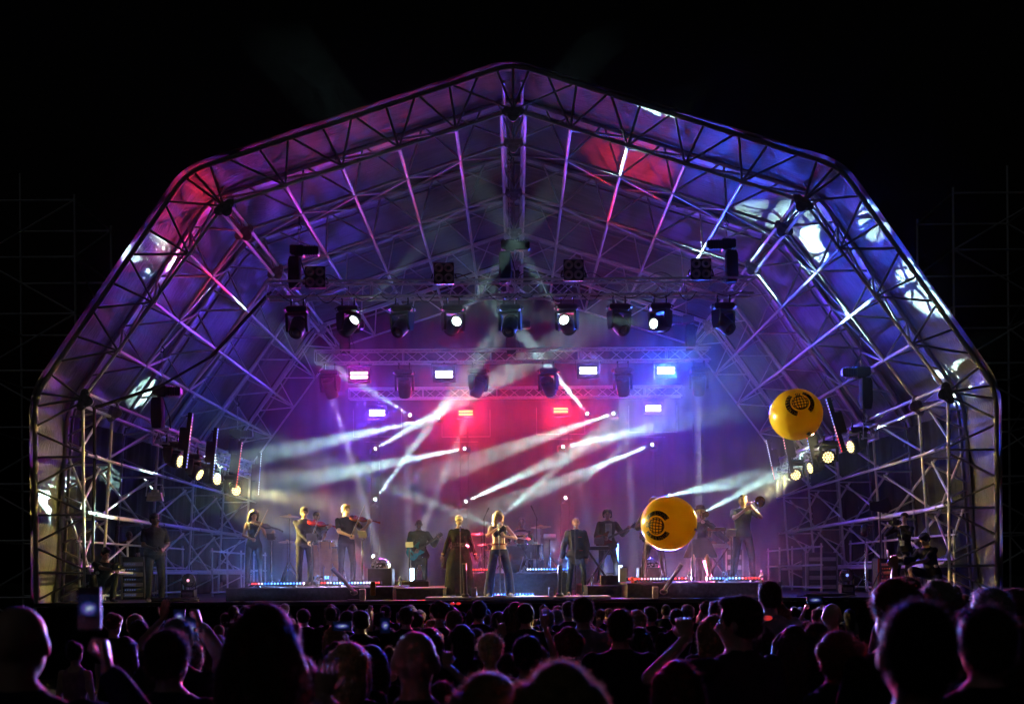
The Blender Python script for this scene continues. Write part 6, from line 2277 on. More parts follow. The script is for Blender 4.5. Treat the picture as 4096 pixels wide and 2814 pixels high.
def rack(label, p, w, h, d, m, led):
    o = empty('equipment_rack', p, label, 'equipment rack', 'equipment racks at the sides')
    MB().box((0, 0.02, h / 2), (w, d, h), bev=0.01).build('rack_case', CASEB, o, smooth=False)
    for s in (-1, 1):
        MB().box((s * (w / 2 - 0.01), -d / 2 + 0.015, h / 2), (0.03, 0.02, h - 0.02)).build('edge_strip', m, o, smooth=False)
    for i in range(7):
        z = 0.1 + i * (h - 0.15) / 7
        u_ = MB().box((0, -d / 2 + 0.012, z), (w - 0.09, 0.02, (h - 0.15) / 7 - 0.02), bev=0.004).build('rack_unit', BLACKM if i % 2 else ALUD, o, smooth=False)
        for j in range(5):
            MB().ball((-w / 2 + 0.09 + j * 0.05, -d / 2 - 0.002, z), 0.006, 6, 4).build('indicator', LEDCELL[led], u_)
    return o


rack('equipment rack with blue lights behind the stagehand on the left', stage_pt(545, 23.2, FLOOR), 0.5, 0.9, 0.4, ALUD, 'blue')
rack('equipment rack with orange edges on the right', stage_pt(3540, 23.5, FLOOR), 0.42, 0.75, 0.4, ORANGE, 'red')
rack('dark flight rack at the back right of the stage', stage_pt(3280, 27.5, FLOOR), 0.75, 0.95, 0.5, ALUD, 'dim')
rack('dark amplifier case behind the trombonist', stage_pt(2932, 25.5, FLOOR), 0.4, 1.0, 0.4, ALUD, 'dim')


def disc_lamp(label, p, face):
    o = empty('disc_effect_lamp', p, label, 'effect lamp', 'spinning disc lamps at the stage sides')
    MB().box((0, 0, 0.11), (0.26, 0.2, 0.22), bev=0.01).build('base_box', BLACK, o, smooth=False)
    MB().box((0, -0.102, 0.12), (0.2, 0.006, 0.09)).build('front_plate', ALUD, o, smooth=False)
    MB().tube([(-0.13, 0, 0.22), (-0.14, 0, 0.36), (-0.12, 0, 0.40)], 0.012, 6).build('yoke_arm', BLACKM, o)
    MB().tube([(0.13, 0, 0.22), (0.14, 0, 0.36), (0.12, 0, 0.40)], 0.012, 6).build('yoke_arm', BLACKM, o)
    MB().lathe([(0.13, -0.05), (0.135, 0.03), (0.12, 0.04)], 24, (0, 0, 0.40), RX).build('lamp_drum', BLACK, o)
    for i in range(14):
        a = 2 * math.pi * i / 14
        a2 = a + 2 * math.pi / 14 * 0.9
        MB().add([(0.03 * math.cos(a), -0.045, 0.40 + 0.03 * math.sin(a)), (0.118 * math.cos(a), -0.042, 0.40 + 0.118 * math.sin(a)), (0.118 * math.cos(a2), -0.048, 0.40 + 0.118 * math.sin(a2)), (0.03 * math.cos(a2), -0.05, 0.40 + 0.03 * math.sin(a2))],
                 [(0, 1, 2, 3)]).build('disc_facet', CHROME, o, smooth=False)
    MB().lathe([(0.03, 0.05), (0.01, 0.056)], 12, (0, 0, 0.40), RX).build('disc_hub', LEDCELL[face], o)
    return o


disc_lamp('round faceted effect lamp with a pink centre at the left side', stage_pt(755, 21.6, FLOOR), 'pink')
disc_lamp('round faceted effect lamp with a blue face at the right side', stage_pt(3386, 21.6, FLOOR), 'blue')
o = empty('flood_light', PX(620, 1980, 23.0), 'small grey floodlight clamped above the stagehand', 'floodlight')
MB().prism([(-0.13, 0.06), (0.13, 0.06), (0.17, -0.12), (-0.17, -0.12)], 'y', -0.06, 0.06).build('housing', ALUD, o)
MB().box((0, 0.0, 0.09), (0.14, 0.1, 0.06), bev=0.01).build('ballast', ALUD, o)
MB().tube([(-0.19, 0, -0.02), (-0.16, 0, 0.22), (0.16, 0, 0.22), (0.19, 0, -0.02)], 0.012, 6).build('bracket', STEEL, o)
o = empty('paddle_antenna', stage_pt(3522, 22.4, FLOOR), 'black fin shaped antenna on a thin stand at the right', 'antenna')
q0 = PX(3515, 2020, 22.4).z - FLOOR
MB().tube([(0, 0, 0.02), (0, 0, q0 - 0.12)], 0.012, 8).build('pole', BLACKM, o)
MB().prism([(-0.22, -0.1), (0.16, -0.16), (0.24, -0.02), (0.15, 0.17), (-0.02, 0.09), (-0.21, 0.06)], 'y', -0.012, 0.012).build('paddle', BLACK, o, loc=(0, 0, q0))
for k in range(3):
    a = 2 * math.pi * k / 3
    MB().tube([(0, 0, 0.5), (0.3 * math.cos(a), 0.3 * math.sin(a), 0.01)], 0.01, 6).build('leg', BLACKM, o)
o = empty('dome_speaker', stage_pt(3462, 23.0, FLOOR), 'glossy black dome head on a thin stand at the right', 'stand')
q0 = PX(3462, 2120, 23.0).z - FLOOR
MB().tube([(0, 0, 0.02), (0, 0, q0 - 0.1)], 0.012, 8).build('pole', CHROME, o)
MB().ball((0, 0, q0), (0.10, 0.10, 0.14), 18, 12).build('dome_head', GLASSD, o)
for k in range(3):
    a = 2 * math.pi * k / 3 + 0.5
    MB().tube([(0, 0, 0.4), (0.28 * math.cos(a), 0.28 * math.sin(a), 0.01)], 0.01, 6).build('leg', CHROME, o)

# cables: the thick loom that sags from the left knee to the front truss, and coils on the deck
pts = [(-8.0, 20.9, 4.9), (-7.9, 21.0, 4.95), (-6.9, 21.3, 5.35), (-6.0, 21.7, 6.0), (-5.3, 22.0, 6.9), (-4.9, 22.05, 7.35)]
o = empty('cable_loom', (0, 0, 0), 'thick black cable loom sagging from the left knee to the front truss', 'cable')
for dx in (-0.02, 0.02):
    MB().tube([V(q) + V((dx, dx, dx)) for q in pts], 0.026, 6).build('cable', RUBBER, o)
MB().tube([(-8.0, 20.9, 4.9), (-8.02, 20.95, 4.0), (-8.08, 21.0, 2.6), (-8.1, 21.0, 1.25)], 0.03, 6).build('cable_drop', RUBBER, o)
rg = random.Random(12)
for lb, cx, cy, n_ in (('tangle of black cables on the deck beside the stagehand', -6.5, 20.75, 9), ('loose cables on the deck at the front right', 5.9, 20.9, 6)):
    o = empty('cable_coil', (cx, cy, FLOOR), lb, 'cables')
    for i in range(n_):
        a0 = rg.uniform(0, 6)
        rx, ry = rg.uniform(0.2, 0.55), rg.uniform(0.08, 0.25)
        MB().tube([(rx * math.cos(a0 + t * .5) + 0.05 * math.sin(t * 2), ry * math.sin(a0 + t * .5), 0.015 + 0.012 * i * 0.6) for t in range(0, 14)], 0.011, 5).build('cable', RUBBER, o)
for u0, Y0, u1, Y1, lb in ((1420, 20.6, 1560, 20.7, 'thin cable from the left tilted cannon'), (2240, 20.6, 2420, 20.6, 'thin cable along the edge right of the upright cannon'), (2520, 20.7, 2640, 20.6, 'thin cable to the right tilted cannon')):
    a, b_ = stage_pt(u0, Y0, FLOOR + 0.012), stage_pt(u1, Y1, FLOOR + 0.012)
    o = MB().tube([a.lerp(b_, i / 8) + V((0, 0.05 * math.sin(i * 1.3), 0)) for i in range(9)], 0.008, 5).build('floor_cable', RUBBER, None)
    tag(o, lb, 'cable')
bake_fused()
REMESH.clear()
# ------------------------------------------------------------------ the audience
def fuzz(hair_ob, n, seed, length=0.03, width=0.0011, droop=0.3):
    """Loose strands standing off a head of hair."""
    me = hair_ob.data
    rg = random.Random(seed)
    polys = [(q.center.copy(), q.normal.copy()) for q in me.polygons]
    if not polys:
        return None
    vs, fs = [], []
    for i in range(n):
        c, nn = polys[rg.randrange(len(polys))]
        d = (nn * 0.4 + V((rg.uniform(-1, 1), rg.uniform(-1, 1), rg.uniform(-1, 1) - droop)) * 0.75).normalized()
        L = length * rg.uniform(0.4, 1.0)
        s = d.cross(nn)
        s = s.normalized() * width if s.length > 1e-4 else V((width, 0, 0))
        m = c + d * L * 0.5
        e = m + (d + V((0, 0, -droop))).normalized() * L * 0.5
        o = len(vs)
        vs += [c - s - nn * 0.004, c + s - nn * 0.004, m - s * .7, m + s * .7, e]
        fs += [(o, o + 1, o + 3, o + 2), (o + 2, o + 3, o + 4)]
    st = bpy.data.meshes.new('hair_strands')
    st.from_pydata([tuple(v) for v in vs], [], fs)
    st.materials.append(STRAND[hair_ob.data.materials[0].name.replace('hair_', '')])
    o = obj('hair_strands', st, hair_ob.parent)
    o['kind'] = 'stuff'
    return o


CROWD = {}


def feet_of(u, v, Y):
    return V((PX(u, v, Y).x, Y, GROUND))


def top_scale(u, v, Y, H=1.78):
    return (PX(u, v, Y).z - GROUND) / H


def recolour(o, hairc, topc, skin):
    for ch in o.children:
        nm = ch.name.split('.')[0]
        m = HAIRM[hairc] if nm == 'hair' else STRAND[hairc] if nm == 'hair_strands' else CLOTH[topc] if nm in ('shirt', 'jacket', 'top', 'dress') else SKIN[skin] if nm == 'hand' else None
        if m is not None and ch.material_slots:
            ch.material_slots[0].link = 'OBJECT'
            ch.material_slots[0].material = m
    o.material_slots[0].link = 'OBJECT'
    o.material_slots[0].material = SKIN[skin]


STYLES = {  # fem, hair style, top, stout
    'short': (False, 'short', 'tshirt', 1.05), 'crop': (False, 'crop', 'shirt', 1.12), 'bald': (False, 'bald', 'shirt', 1.15), 'jacket': (False, 'receding', 'jacket', 1.1),
    'curly': (False, 'curly', 'tshirt', 1.0), 'long': (True, 'long', 'tshirt', 1.0), 'wavy': (True, 'wavy', 'tshirt', 1.0), 'bun': (True, 'bun', 'tank', 1.0), 'tied': (True, 'tied', 'tshirt', 1.0), 'bob': (True, 'bob', 'tshirt', 1.0)}


def build_style(style, label, loc, rz, H, near=False, **kw):
    fem, hs, tp, st = STYLES[style]
    skin, hc, tc_ = kw.pop('skin', 'fair'), kw.pop('hairc', 'brown'), kw.pop('topc', 'black')
    info = person(label, loc, rz, H, fem, skin, (hs, hc), (kw.pop('top', tp), tc_), ('trousers', 'denim'), stout=kw.pop('stout', st), vox=0.011 if near else 0.017, face=kw.pop('face', True), name='spectator', group='people in the audience', **kw)
    return info


# u, v of the head top, distance, style, turn, hair, top colour, skin, label
PEOPLE = [
    # left part
    (452, 2446, 11.2, 'curly', 160, 'red', 'black', 'fair', 'spectator with curly reddish hair near the left edge'),
    (500, 2519, 8.0, 'long', 180, 'brown', 'black', 'fair', 'woman with straight brown hair left of the raised watch arm'),
    (542, 2440, 10.5, 'short', 185, 'fair', 'black', 'fair', 'spectator with yellow lit hair below the stagehand'),
    (556, 2456, 8.8, 'crop', 178, 'brown', 'navy', 'fair', 'dark round head in front of the yellow lit hair'),
    (300, 2548, 9.2, 'bun', 170, 'black', 'pink', 'fair', 'woman in a pink shirt behind the big phone'),
    (645, 2433, 5.9, 'crop', 190, 'grey', 'charcoal', 'fair', 'grey cropped man behind the man looking up'),
    (853, 2488, 14.0, 'short', 190, 'fair', 'black', 'fair', 'small yellow lit head right of the watch arm'),
    (872, 2518, 9.6, 'wavy', 180, 'red', 'black', 'fair', 'woman with reddish hair beside the tall long haired woman'),
    (905, 2440, 15.0, 'short', 180, 'brown', 'black', 'fair', 'dim head below the left wash lamps'),
    (1300, 2526, 5.2, 'long', 172, 'blond', 'black', 'fair', 'blonde woman partly behind the tall long haired woman'),
    (1318, 2412, 13.5, 'crop', 180, 'brown', 'black', 'fair', 'small dark head right of the tall long haired woman'),
    (1366, 2428, 12.0, 'short', 180, 'brown', 'black', 'fair', 'brown head under the strings riser'),
    (1345, 2480, 9.5, 'long', 180, 'fair', 'black', 'fair', 'fair haired woman near the sideways phone'),
    # centre back rows
    (1430, 2426, 11.0, 'short', 200, 'brown', 'black', 'tan', 'man in profile under the raised drink'),
    (1494, 2436, 13.5, 'short', 180, 'black', 'black', 'fair', 'dark head right of the man in profile'),
    (1608, 2406, 11.4, 'crop', 180, 'brown', 'black', 'fair', 'cropped man with visible ears left of centre'),
    (1662, 2430, 14.0, 'bob', 180, 'brown', 'black', 'fair', 'small bobbed head left of the curly man'),
    (1735, 2396, 11.2, 'curly', 186, 'brown', 'black', 'fair', 'curly man below the left upright cannon'),
    (1706, 2464, 12.0, 'short', 180, 'fair', 'black', 'fair', 'low head in front of the curly man'),
    (1812, 2424, 10.6, 'short', 180, 'fair', 'black', 'fair', 'fair haired head below the red sunglasses'),
    (1818, 2400, 13.5, 'bob', 180, 'black', 'black', 'fair', 'head with red sunglasses pushed up'),
    (1900, 2386, 11.6, 'short', 195, 'black', 'black', 'fair', 'dark haired man with glasses below the lead singer'),
    (1952, 2440, 15.0, 'crop', 180, 'brown', 'black', 'fair', 'tiny head right of the man with glasses'),
    (2004, 2430, 11.4, 'short', 180, 'brown', 'black', 'fair', 'head behind the raised hand at centre'),
    (2050, 2386, 11.2, 'wavy', 180, 'brown', 'black', 'fair', 'wavy haired spectator right below the lead singer'),
    (2122, 2396, 10.6, 'short', 172, 'black', 'black', 'fair', 'black haired man left of the horned hand'),
    (2208, 2408, 14.5, 'crop', 180, 'brown', 'black', 'fair', 'small head right behind the horned hand'),
    (2222, 2424, 12.0, 'short', 180, 'grey', 'black', 'fair', 'greyish head right of the horned hand'),
    (2266, 2434, 14.5, 'curly', 180, 'fair', 'black', 'fair', 'small curly fair head below the bald singer'),
    (2300, 2386, 12.5, 'crop', 180, 'brown', 'black', 'fair', 'dark cropped head left of the tall young man'),
    (2362, 2364, 8.8, 'short', 176, 'brown', 'grey', 'fair', 'tall young man with glasses in a grey top'),
    (2480, 2403, 6.7, 'jacket', 180, 'brown', 'black', 'fair', 'man in a dark jacket with sticking out ears'),
    (2570, 2418, 12.0, 'bob', 180, 'fair', 'black', 'fair', 'fair bobbed head right of the jacketed man'),
    (2618, 2412, 13.0, 'short', 180, 'brown', 'black', 'fair', 'brown haired head below the right tilted cannon'),
    (2584, 2482, 8.2, 'wavy', 180, 'black', 'black', 'fair', 'woman with dark waves behind the jacketed man'),
    (2262, 2478, 7.8, 'bob', 180, 'red', 'black', 'fair', 'woman with a smooth reddish bob right of centre'),
    (2368, 2490, 9.0, 'wavy', 180, 'brown', 'black', 'fair', 'woman with pinned up brown waves'),
    (2132, 2514, 6.0, 'short', 170, 'black', 'black', 'fair', 'broad dark head behind the two nearest heads'),
    (1806, 2468, 8.4, 'long', 180, 'black', 'black', 'fair', 'woman with long straight black hair at centre'),
    (1740, 2488, 9.2, 'long', 180, 'brown', 'black', 'fair', 'woman with smooth brown hair left of the black haired one'),
    (1868, 2492, 10.0, 'crop', 180, 'brown', 'black', 'fair', 'small head right of the black haired woman'),
    (1960, 2500, 6.4, 'tied', 184, 'blond', 'black', 'fair', 'blonde woman with tied hair at centre'),
    (1396, 2538, 6.0, 'long', 180, 'fair', 'black', 'fair', 'woman with fair hair left of the bald shouldered man'),
    (1500, 2545, 6.6, 'long', 184, 'brown', 'black', 'fair', 'woman with brown hair just behind the broad bald man'),
    (1660, 2480, 7.6, 'bob', 180, 'brown', 'black', 'fair', 'head with a bob right behind the broad bald man'),
    # right part
    (2710, 2416, 11.5, 'crop', 178, 'brown', 'black', 'fair', 'cropped head with lit glasses under the brass riser'),
    (2752, 2406, 14.0, 'short', 180, 'grey', 'black', 'fair', 'small grey haired head under the brass riser'),
    (2800, 2398, 14.0, 'curly', 180, 'red', 'black', 'fair', 'small reddish curly head under the brass riser'),
    (2842, 2381, 9.6, 'short', 184, 'brown', 'black', 'fair', 'brown haired man left of the man in profile with raised arm'),
    (2812, 2428, 7.4, 'long', 178, 'fair', 'black', 'fair', 'woman with long fair hair beside the raised arm'),
    (3132, 2298, 8.9, 'short', 176, 'brown', 'grey', 'fair', 'tall man with tousled hair in a pale top, right of the brass riser'),
    (3060, 2380, 9.0, 'wavy', 180, 'red', 'black', 'fair', 'woman with wispy reddish hair behind the man in profile'),
    (3078, 2468, 7.2, 'long', 180, 'black', 'black', 'fair', 'woman with red sunglasses on dark hair'),
    (3110, 2466, 6.6, 'wavy', 180, 'brown', 'black', 'fair', 'woman with brown waves behind the man in profile'),
    (3328, 2383, 8.6, 'bald', 180, 'brown', 'black', 'fair', 'bald head right of the sideways phone'),
    (3264, 2420, 11.5, 'short', 180, 'brown', 'black', 'fair', 'low head under the sideways phone'),
    (3290, 2456, 6.6, 'crop', 150, 'brown', 'black', 'fair', 'man in profile with glasses under the sideways phone'),
    (3338, 2478, 5.0, 'bob', 215, 'red', 'charcoal', 'fair', 'woman with reddish bob turned to the left'),
    (3490, 2305, 4.8, 'curly', 182, 'red', 'black', 'fair', 'big curly reddish head right of the brass riser'),
    (3790, 2312, 6.2, 'curly', 182, 'grey', 'black', 'fair', 'grey curly head at the foot of the right roof legs'),
    (3950, 2312, 5.2, 'short', 178, 'grey', 'black', 'fair', 'grey haired man at the far right'),
    (4070, 2346, 8.0, 'curly', 180, 'red', 'black', 'fair', 'reddish curly head at the right picture edge'),
    (3590, 2278, 7.4, 'short', 182, 'brown', 'black', 'fair', 'dark head behind the big curly reddish head'),
    (4040, 2410, 4.6, 'wavy', 178, 'brown', 'black', 'fair', 'woman with brown waves at the right picture edge'),
]
first = {}
# nearest heads get finer, individual builds
NEAR = [
    (1060, 2346, 3.5, 'wavy', 178, 'brown', 'black', 'fair', 'tall woman with long wavy hair close to the camera, left of centre'),
    (1660, 2494, 3.8, 'bald', 182, 'brown', 'black', 'fair', 'broad bald man close to the camera, left of centre'),
    (1952, 2614, 2.9, 'long', 180, 'fair', 'black', 'fair', 'smooth fair head at the bottom centre, left of the pair'),
    (2240, 2564, 2.7, 'bob', 180, 'fair', 'black', 'fair', 'large fair head at the bottom centre, right of the pair'),
    (2708, 2594, 4.5, 'long', 180, 'red', 'black', 'fair', 'woman with long red lit hair at the bottom right of centre'),  # red light on her hair is put into the hair colour
    (3664, 2318, 2.6, 'crop', 176, 'black', 'black', 'tan', 'very large dark head close to the camera on the right'),
    (3940, 2376, 3.7, 'short', 184, 'brown', 'black', 'fair', 'large dark head at the right, beside the largest one'),
    (672, 2480, 4.6, 'short', 165, 'brown', 'navy', 'fair', 'man with short hair looking up at the left'),
    (1270, 2740, 2.6, 'long', 175, 'brown', 'charcoal', 'fair', 'person low at the bottom left whose shoulder and crown show'),
]
infos = {}
for i, (u, v, Y, style, turn, hc, tc_, sk, lb) in enumerate(NEAR):
    sc = (PX(u, v, Y).z - GROUND) / (1.79 if style not in ('bald',) else 1.755) * 1.75
    info = build_style(style, lb, feet_of(u, v, Y), R(turn), sc, True, hairc=hc, topc=tc_, skin=sk, face=True)
    infos[lb] = info
for (u, v, Y, style, turn, hc, tc_, sk, lb) in PEOPLE:
    if style not in first:
        sc = 1.75
        info = build_style(style, lb, feet_of(u, v, Y), R(turn), 1.75, False, hairc=hc, topc=tc_, skin=sk)
        k = (PX(u, v, Y).z - GROUND) / 1.79
        info['body'].scale = (k, k, k)
        first[style] = info['body']


def reach_person(label, u, v, Y, style, turn, targets, hairc='brown', topc='black', skin='fair', near=False, H=None, **kw):
    """A spectator whose hands go to given points; targets: list of (side, world point, hand kind, finger direction, palm direction) in world axes."""
    loc = feet_of(u, v, Y)
    Hh = H or (PX(u, v, Y).z - GROUND) / 1.79 * 1.75
    k = Hh / 1.75
    rz = R(turn)
    inv = Matrix.Rotation(-rz, 3, 'Z')
    a = {}
    for side, w, hk_, fd, pl in targets:
        q = inv @ (V(w) - loc) / k
        if side == 'a':
            a.update(wa=tuple(q), ha=hk_, hda=tuple(inv @ V(fd)), pla=tuple(inv @ V(pl)), pa=(-0.8, -0.2, -1))
        else:
            a.update(wb=tuple(q), hb=hk_, hdb=tuple(inv @ V(fd)), plb=tuple(inv @ V(pl)), pb=(0.8, -0.2, -1))
    a.update(kw)
    return build_style(style, label, loc, rz, Hh, near, hairc=hairc, topc=topc, skin=skin, **a)


def phone(label, c, n, w=0.075, h=0.155, rot=0.0, seed=1, dark=False):
    """n: direction the screen faces."""
    o = empty('phone', c, label, 'phone', 'phones held up in the audience')
    MB().box((0, 0, 0), (w, 0.009, h), bev=0.004).build('phone_body', BLACK, o)
    m = bpy.data.materials.new('phone_screen_%d' % seed)
    m.use_nodes = True
    nt_ = m.node_tree
    b_ = nt_.nodes['Principled BSDF']
    b_.inputs['Base Color'].default_value = (0.01, 0.01, 0.01, 1)
    t_ = nt_.nodes.new('ShaderNodeTexCoord')
    mp_ = nt_.nodes.new('ShaderNodeMapping')
    L_ = max(w, h)
    mp_.inputs['Scale'].default_value = (2.3 / w, 1.0, 2.6 / (h * (0.5 if dark else 0.8)))
    nt_.links.new(t_.outputs['Object'], mp_.inputs['Vector'])
    g_ = nt_.nodes.new('ShaderNodeTexGradient')
    g_.gradient_type = 'SPHERICAL'
    nt_.links.new(mp_.outputs['Vector'], g_.inputs['Vector'])
    n_ = nt_.nodes.new('ShaderNodeTexNoise')
    n_.inputs['Scale'].default_value = 90
    n_.inputs['Detail'].default_value = 2
    nt_.links.new(t_.outputs['Object'], n_.inputs['Vector'])
    mm_ = nt_.nodes.new('ShaderNodeMath')
    mm_.operation = 'MULTIPLY'
    nt_.links.new(g_.outputs['Fac'], mm_.inputs[0])
    nt_.links.new(n_.outputs['Fac'], mm_.inputs[1])
    r_ = nt_.nodes.new('ShaderNodeValToRGB')
    els = r_.color_ramp.elements
    els[0].position, els[0].color = 0.02, (0.002, 0.004, 0.02, 1)
    els[1].position, els[1].color = 0.5, (0.7, 0.75, 0.9, 1)
    for p_, c_ in ((0.12, (0.01, 0.03, 0.18, 1)), (0.22, (0.12, 0.06, 0.4, 1)), (0.32, (0.15, 0.3, 0.6, 1))):
        e_ = els.new(p_)
        e_.color = c_
    nt_.links.new(mm_.outputs[0], r_.inputs['Fac'])
    nt_.links.new(r_.outputs['Color'], b_.inputs['Emission Color'])
    b_.inputs['Emission Strength'].default_value = 0.55
    land = w > h
    sw_, sh_ = (w * 0.86, h * 0.9) if land else (w * 0.9, h * (0.5 if dark else 0.86))
    MB().box((0, -0.0055, 0.01 * (1 if dark else 0)), (sw_, 0.002, sh_)).build('screen', m, o, smooth=False)
    MB().lathe([(0.007, -0.002), (0.007, 0.002)], 10, (w * 0.3, 0.006, h * 0.38), RX).build('camera_lens', GLASSD, o)
    d = V(n).normalized()
    o.rotation_mode = 'QUATERNION'
    o.rotation_quaternion = V((0, -1, 0)).rotation_difference(d)
    return o


TOCAM = V((0, -1, 0))
UP = V((0, 0, 1))
# L1: bald man at the left edge filming with a phone held up
ph = PX(358, 2432, 3.55)
reach_person('bald man at the left edge filming with a phone', 70, 2338, 3.3, 'bald', 182, [('a', ph + V((0.045, 0.03, -0.20)), 'grip', (-0.1, 0, 1), (-1, -0.2, 0.2))], near=True, topc='navy')
phone('phone with the stage on its screen held up at the left', ph, TOCAM, 0.075, 0.14, seed=1, dark=True)
# L10: raised arm with a watch
hp = PX(783, 2400, 6.0)
q = reach_person('spectator raising an arm with a wristwatch and filming at the left', 760, 2530, 6.2, 'crop', 180, [('a', hp + V((0.02, 0, -0.13)), 'grip', (-0.2, 0, 1), (-1, 0, 0))], topc='white', near=True)
MB().lathe([(0.033, -0.012), (0.035, 0), (0.033, 0.012)], 12, q['wa'] + V((0, 0, -0.03))).build('wristwatch', CHROME, q['body'])
phone('upright phone under the raised watch arm', PX(768, 2512, 6.4), TOCAM, 0.075, 0.15, seed=2)
phone('phone with an orange glow left of the watch arm', PX(717, 2464, 6.8), TOCAM, 0.075, 0.10, seed=3)
# C37, C38: pointing hand and raised drink
hp = PX(1535, 2350, 13.5)
reach_person('spectator pointing one finger up left of centre', 1560, 2500, 13.6, 'short', 180, [('b', hp + V((0, 0, -0.12)), 'point', (0, 0, 1), (0, 1, 0))], skin='tan')
hp = PX(1485, 2380, 13.2)
reach_person('spectator holding a drink can up left of centre', 1440, 2478, 13.3, 'long', 180, [('a', hp + V((-0.02, 0, -0.12)), 'grip', (0.2, 0, 1), (0, 1, 0))], skin='tan')
o = empty('raised_can', PX(1492, 2352, 13.2), 'orange lit drink can held up above the crowd', 'can')
MB().lathe([(0.026, -0.08), (0.033, -0.07), (0.033, 0.07), (0.027, 0.08)], 16).build('can_body', mat('can_gold', (0.45, 0.22, 0.03), 0.3, 0.6, noise=0.2), o)
MB().lathe([(0.027, 0.08), (0.027, 0.084)], 16).build('can_lid', ALU, o)
# C39: horned hand
hp = PX(2168, 2400, 7.8)
reach_person('spectator raising a horned hand sign right of the lead singer', 2150, 2560, 7.9, 'short', 180, [('a', hp + V((0.0, 0, -0.10)), 'horns', (0, 0, 1), (0, 1, 0))], skin='tan')
# C40: small raised hand
hp = PX(2541, 2385, 12.0)
reach_person('spectator raising an open hand below the right tilted cannon', 2565, 2500, 12.2, 'bob', 180, [('b', hp + V((0.02, 0, -0.08)), 'relaxed', (-0.3, 0, 1), (0, 1, 0))], skin='tan')
# C41 and C33
hp = PX(2002, 2470, 7.2)
reach_person('spectator with a hand raised in front of the crowd at centre', 2030, 2585, 7.3, 'long', 180, [('b', hp + V((0.02, 0, -0.10)), 'point', (-0.3, 0, 1), (0, 1, 0))], skin='tan')
hp = PX(1788, 2585, 5.4)
reach_person('spectator with crossed fingers raised beside the broad bald man', 1770, 2690, 5.5, 'long', 180, [('a', hp + V((0.0, 0, -0.09)), 'point', (0.05, 0, 1), (0, 1, 0))], skin='fair', near=True)
# L13 drink in hand beside the tall woman
hp = PX(1290, 2650, 3.4)
reach_person('person beside the tall woman with a hand lit pink', 1180, 2560, 3.7, 'bob', 180, [('a', hp + V((0.0, 0, -0.10)), 'relaxed', (0.2, 0, 1), (-0.3, 1, 0))], skin='fair', near=True, hairc='brown')
# phones at the left centre
phone('sideways phone glowing beside the tall long haired woman', PX(1368, 2502, 8.5), TOCAM, 0.15, 0.075, seed=4)
phone('tilted phone with an orange lit edge at left centre', PX(1540, 2500, 8.2), (0.3, -1, 0.1), 0.075, 0.13, seed=5)
for u, v, Y, n_, lb in ((1345, 2512, 8.6, 'long', 'spectator holding the sideways phone by the tall woman'), (1560, 2540, 8.4, 'bun', 'spectator holding the tilted phone at left centre')):
    t_ = PX(u + 20, v - 6, Y - 0.1)
    reach_person(lb, u, v + 30, Y, n_, 180, [('a', t_ + V((0.05, 0, -0.12)), 'grip', (-0.1, 0, 1), (-1, 0, 0))])
# R6: man in profile with a raised left arm
hp = PX(2728, 2470, 5.4)
reach_person('man in profile with one arm raised, right of centre', 2962, 2347, 5.4, 'short', 205, [('b', hp + V((0.02, 0, -0.10)), 'grip', (-0.1, 0.1, 1), (0, 1, 0))], near=True, topc='charcoal', hairc='brown', yaw=R(38))
# R9: phone held sideways
ph = PX(3260, 2398, 11.0)
reach_person('spectator filming with a sideways phone at the right', 3225, 2470, 11.2, 'short', 180, [('b', ph + V((-0.11, 0, -0.12)), 'grip', (0.3, 0, 1), (0.8, 0, 0.2)), ('a', ph + V((0.11, 0, -0.12)), 'grip', (-0.3, 0, 1), (-0.8, 0, 0.2))])
phone('sideways phone with a bright picture at the right', ph, TOCAM, 0.16, 0.082, seed=6)
# R22: raised hand at the right
hp = PX(3560, 2215, 9.5)
reach_person('spectator with a raised bent hand in front of the right scaffold', 3690, 2330, 9.6, 'short', 185, [('b', hp + V((0.04, 0, -0.11)), 'point', (-0.2, 0, 1), (0.3, 1, 0))], skin='tan')

for u, v, Y, sd, hk_, lb in ((1120, 2420, 14.0, 'a', 'open', 'spectator with an open hand up below the string players'), (1700, 2450, 12.8, 'b', 'grip', 'spectator with a fist raised below the guitarist'),
                             (2390, 2440, 13.0, 'a', 'open', 'spectator with an open hand up below the bass player'), (2890, 2440, 12.0, 'b', 'point', 'spectator pointing up below the trumpeter'), (655, 2410, 7.5, 'b', 'relaxed', 'spectator with a bent hand raised below the stagehand')):
    hp = PX(u, v, Y)
    reach_person(lb, u + (35 if sd == 'b' else -35), v + 95, Y + 0.1, 'short' if u % 4 else 'tied', 180, [(sd, hp + V((0, 0, -0.10)), hk_, (0.1, 0, 1), (0.2, 1, 0))], skin='tan')
bake_fused()
REMESH.clear()
for o in list(bpy.data.objects):
    if o.name.split('.')[0] == 'hair' and o.parent is not None and o.parent.name.split('.')[0] == 'spectator':
        near = any(o.parent is i_['body'] for i_ in infos.values())
        style = len(o.data.polygons)
        fuzz(o, 6000 if near else 2200, style, 0.026 if near else 0.028, 0.0009 if near else 0.0014)
bpy.context.view_layer.update()
seen = set()
for (u, v, Y, style, turn, hc, tc_, sk, lb) in PEOPLE:
    if style in first and style not in seen:
        seen.add(style)
        recolour(first[style], hc, tc_, sk)
        continue
    k = (PX(u, v, Y).z - GROUND) / 1.79
    c = copy_tree(first[style], None, feet_of(u, v, Y), lb)
    rg = random.Random(int(u * 7 + v))
    c.rotation_euler = (R(rg.uniform(-2, 3)), R(rg.uniform(-4, 4)), R(turn + rg.uniform(-20, 20)))
    c.scale = (k * rg.uniform(0.97, 1.04), k * rg.uniform(0.97, 1.03), k)
    recolour(c, hc, tc_, sk)

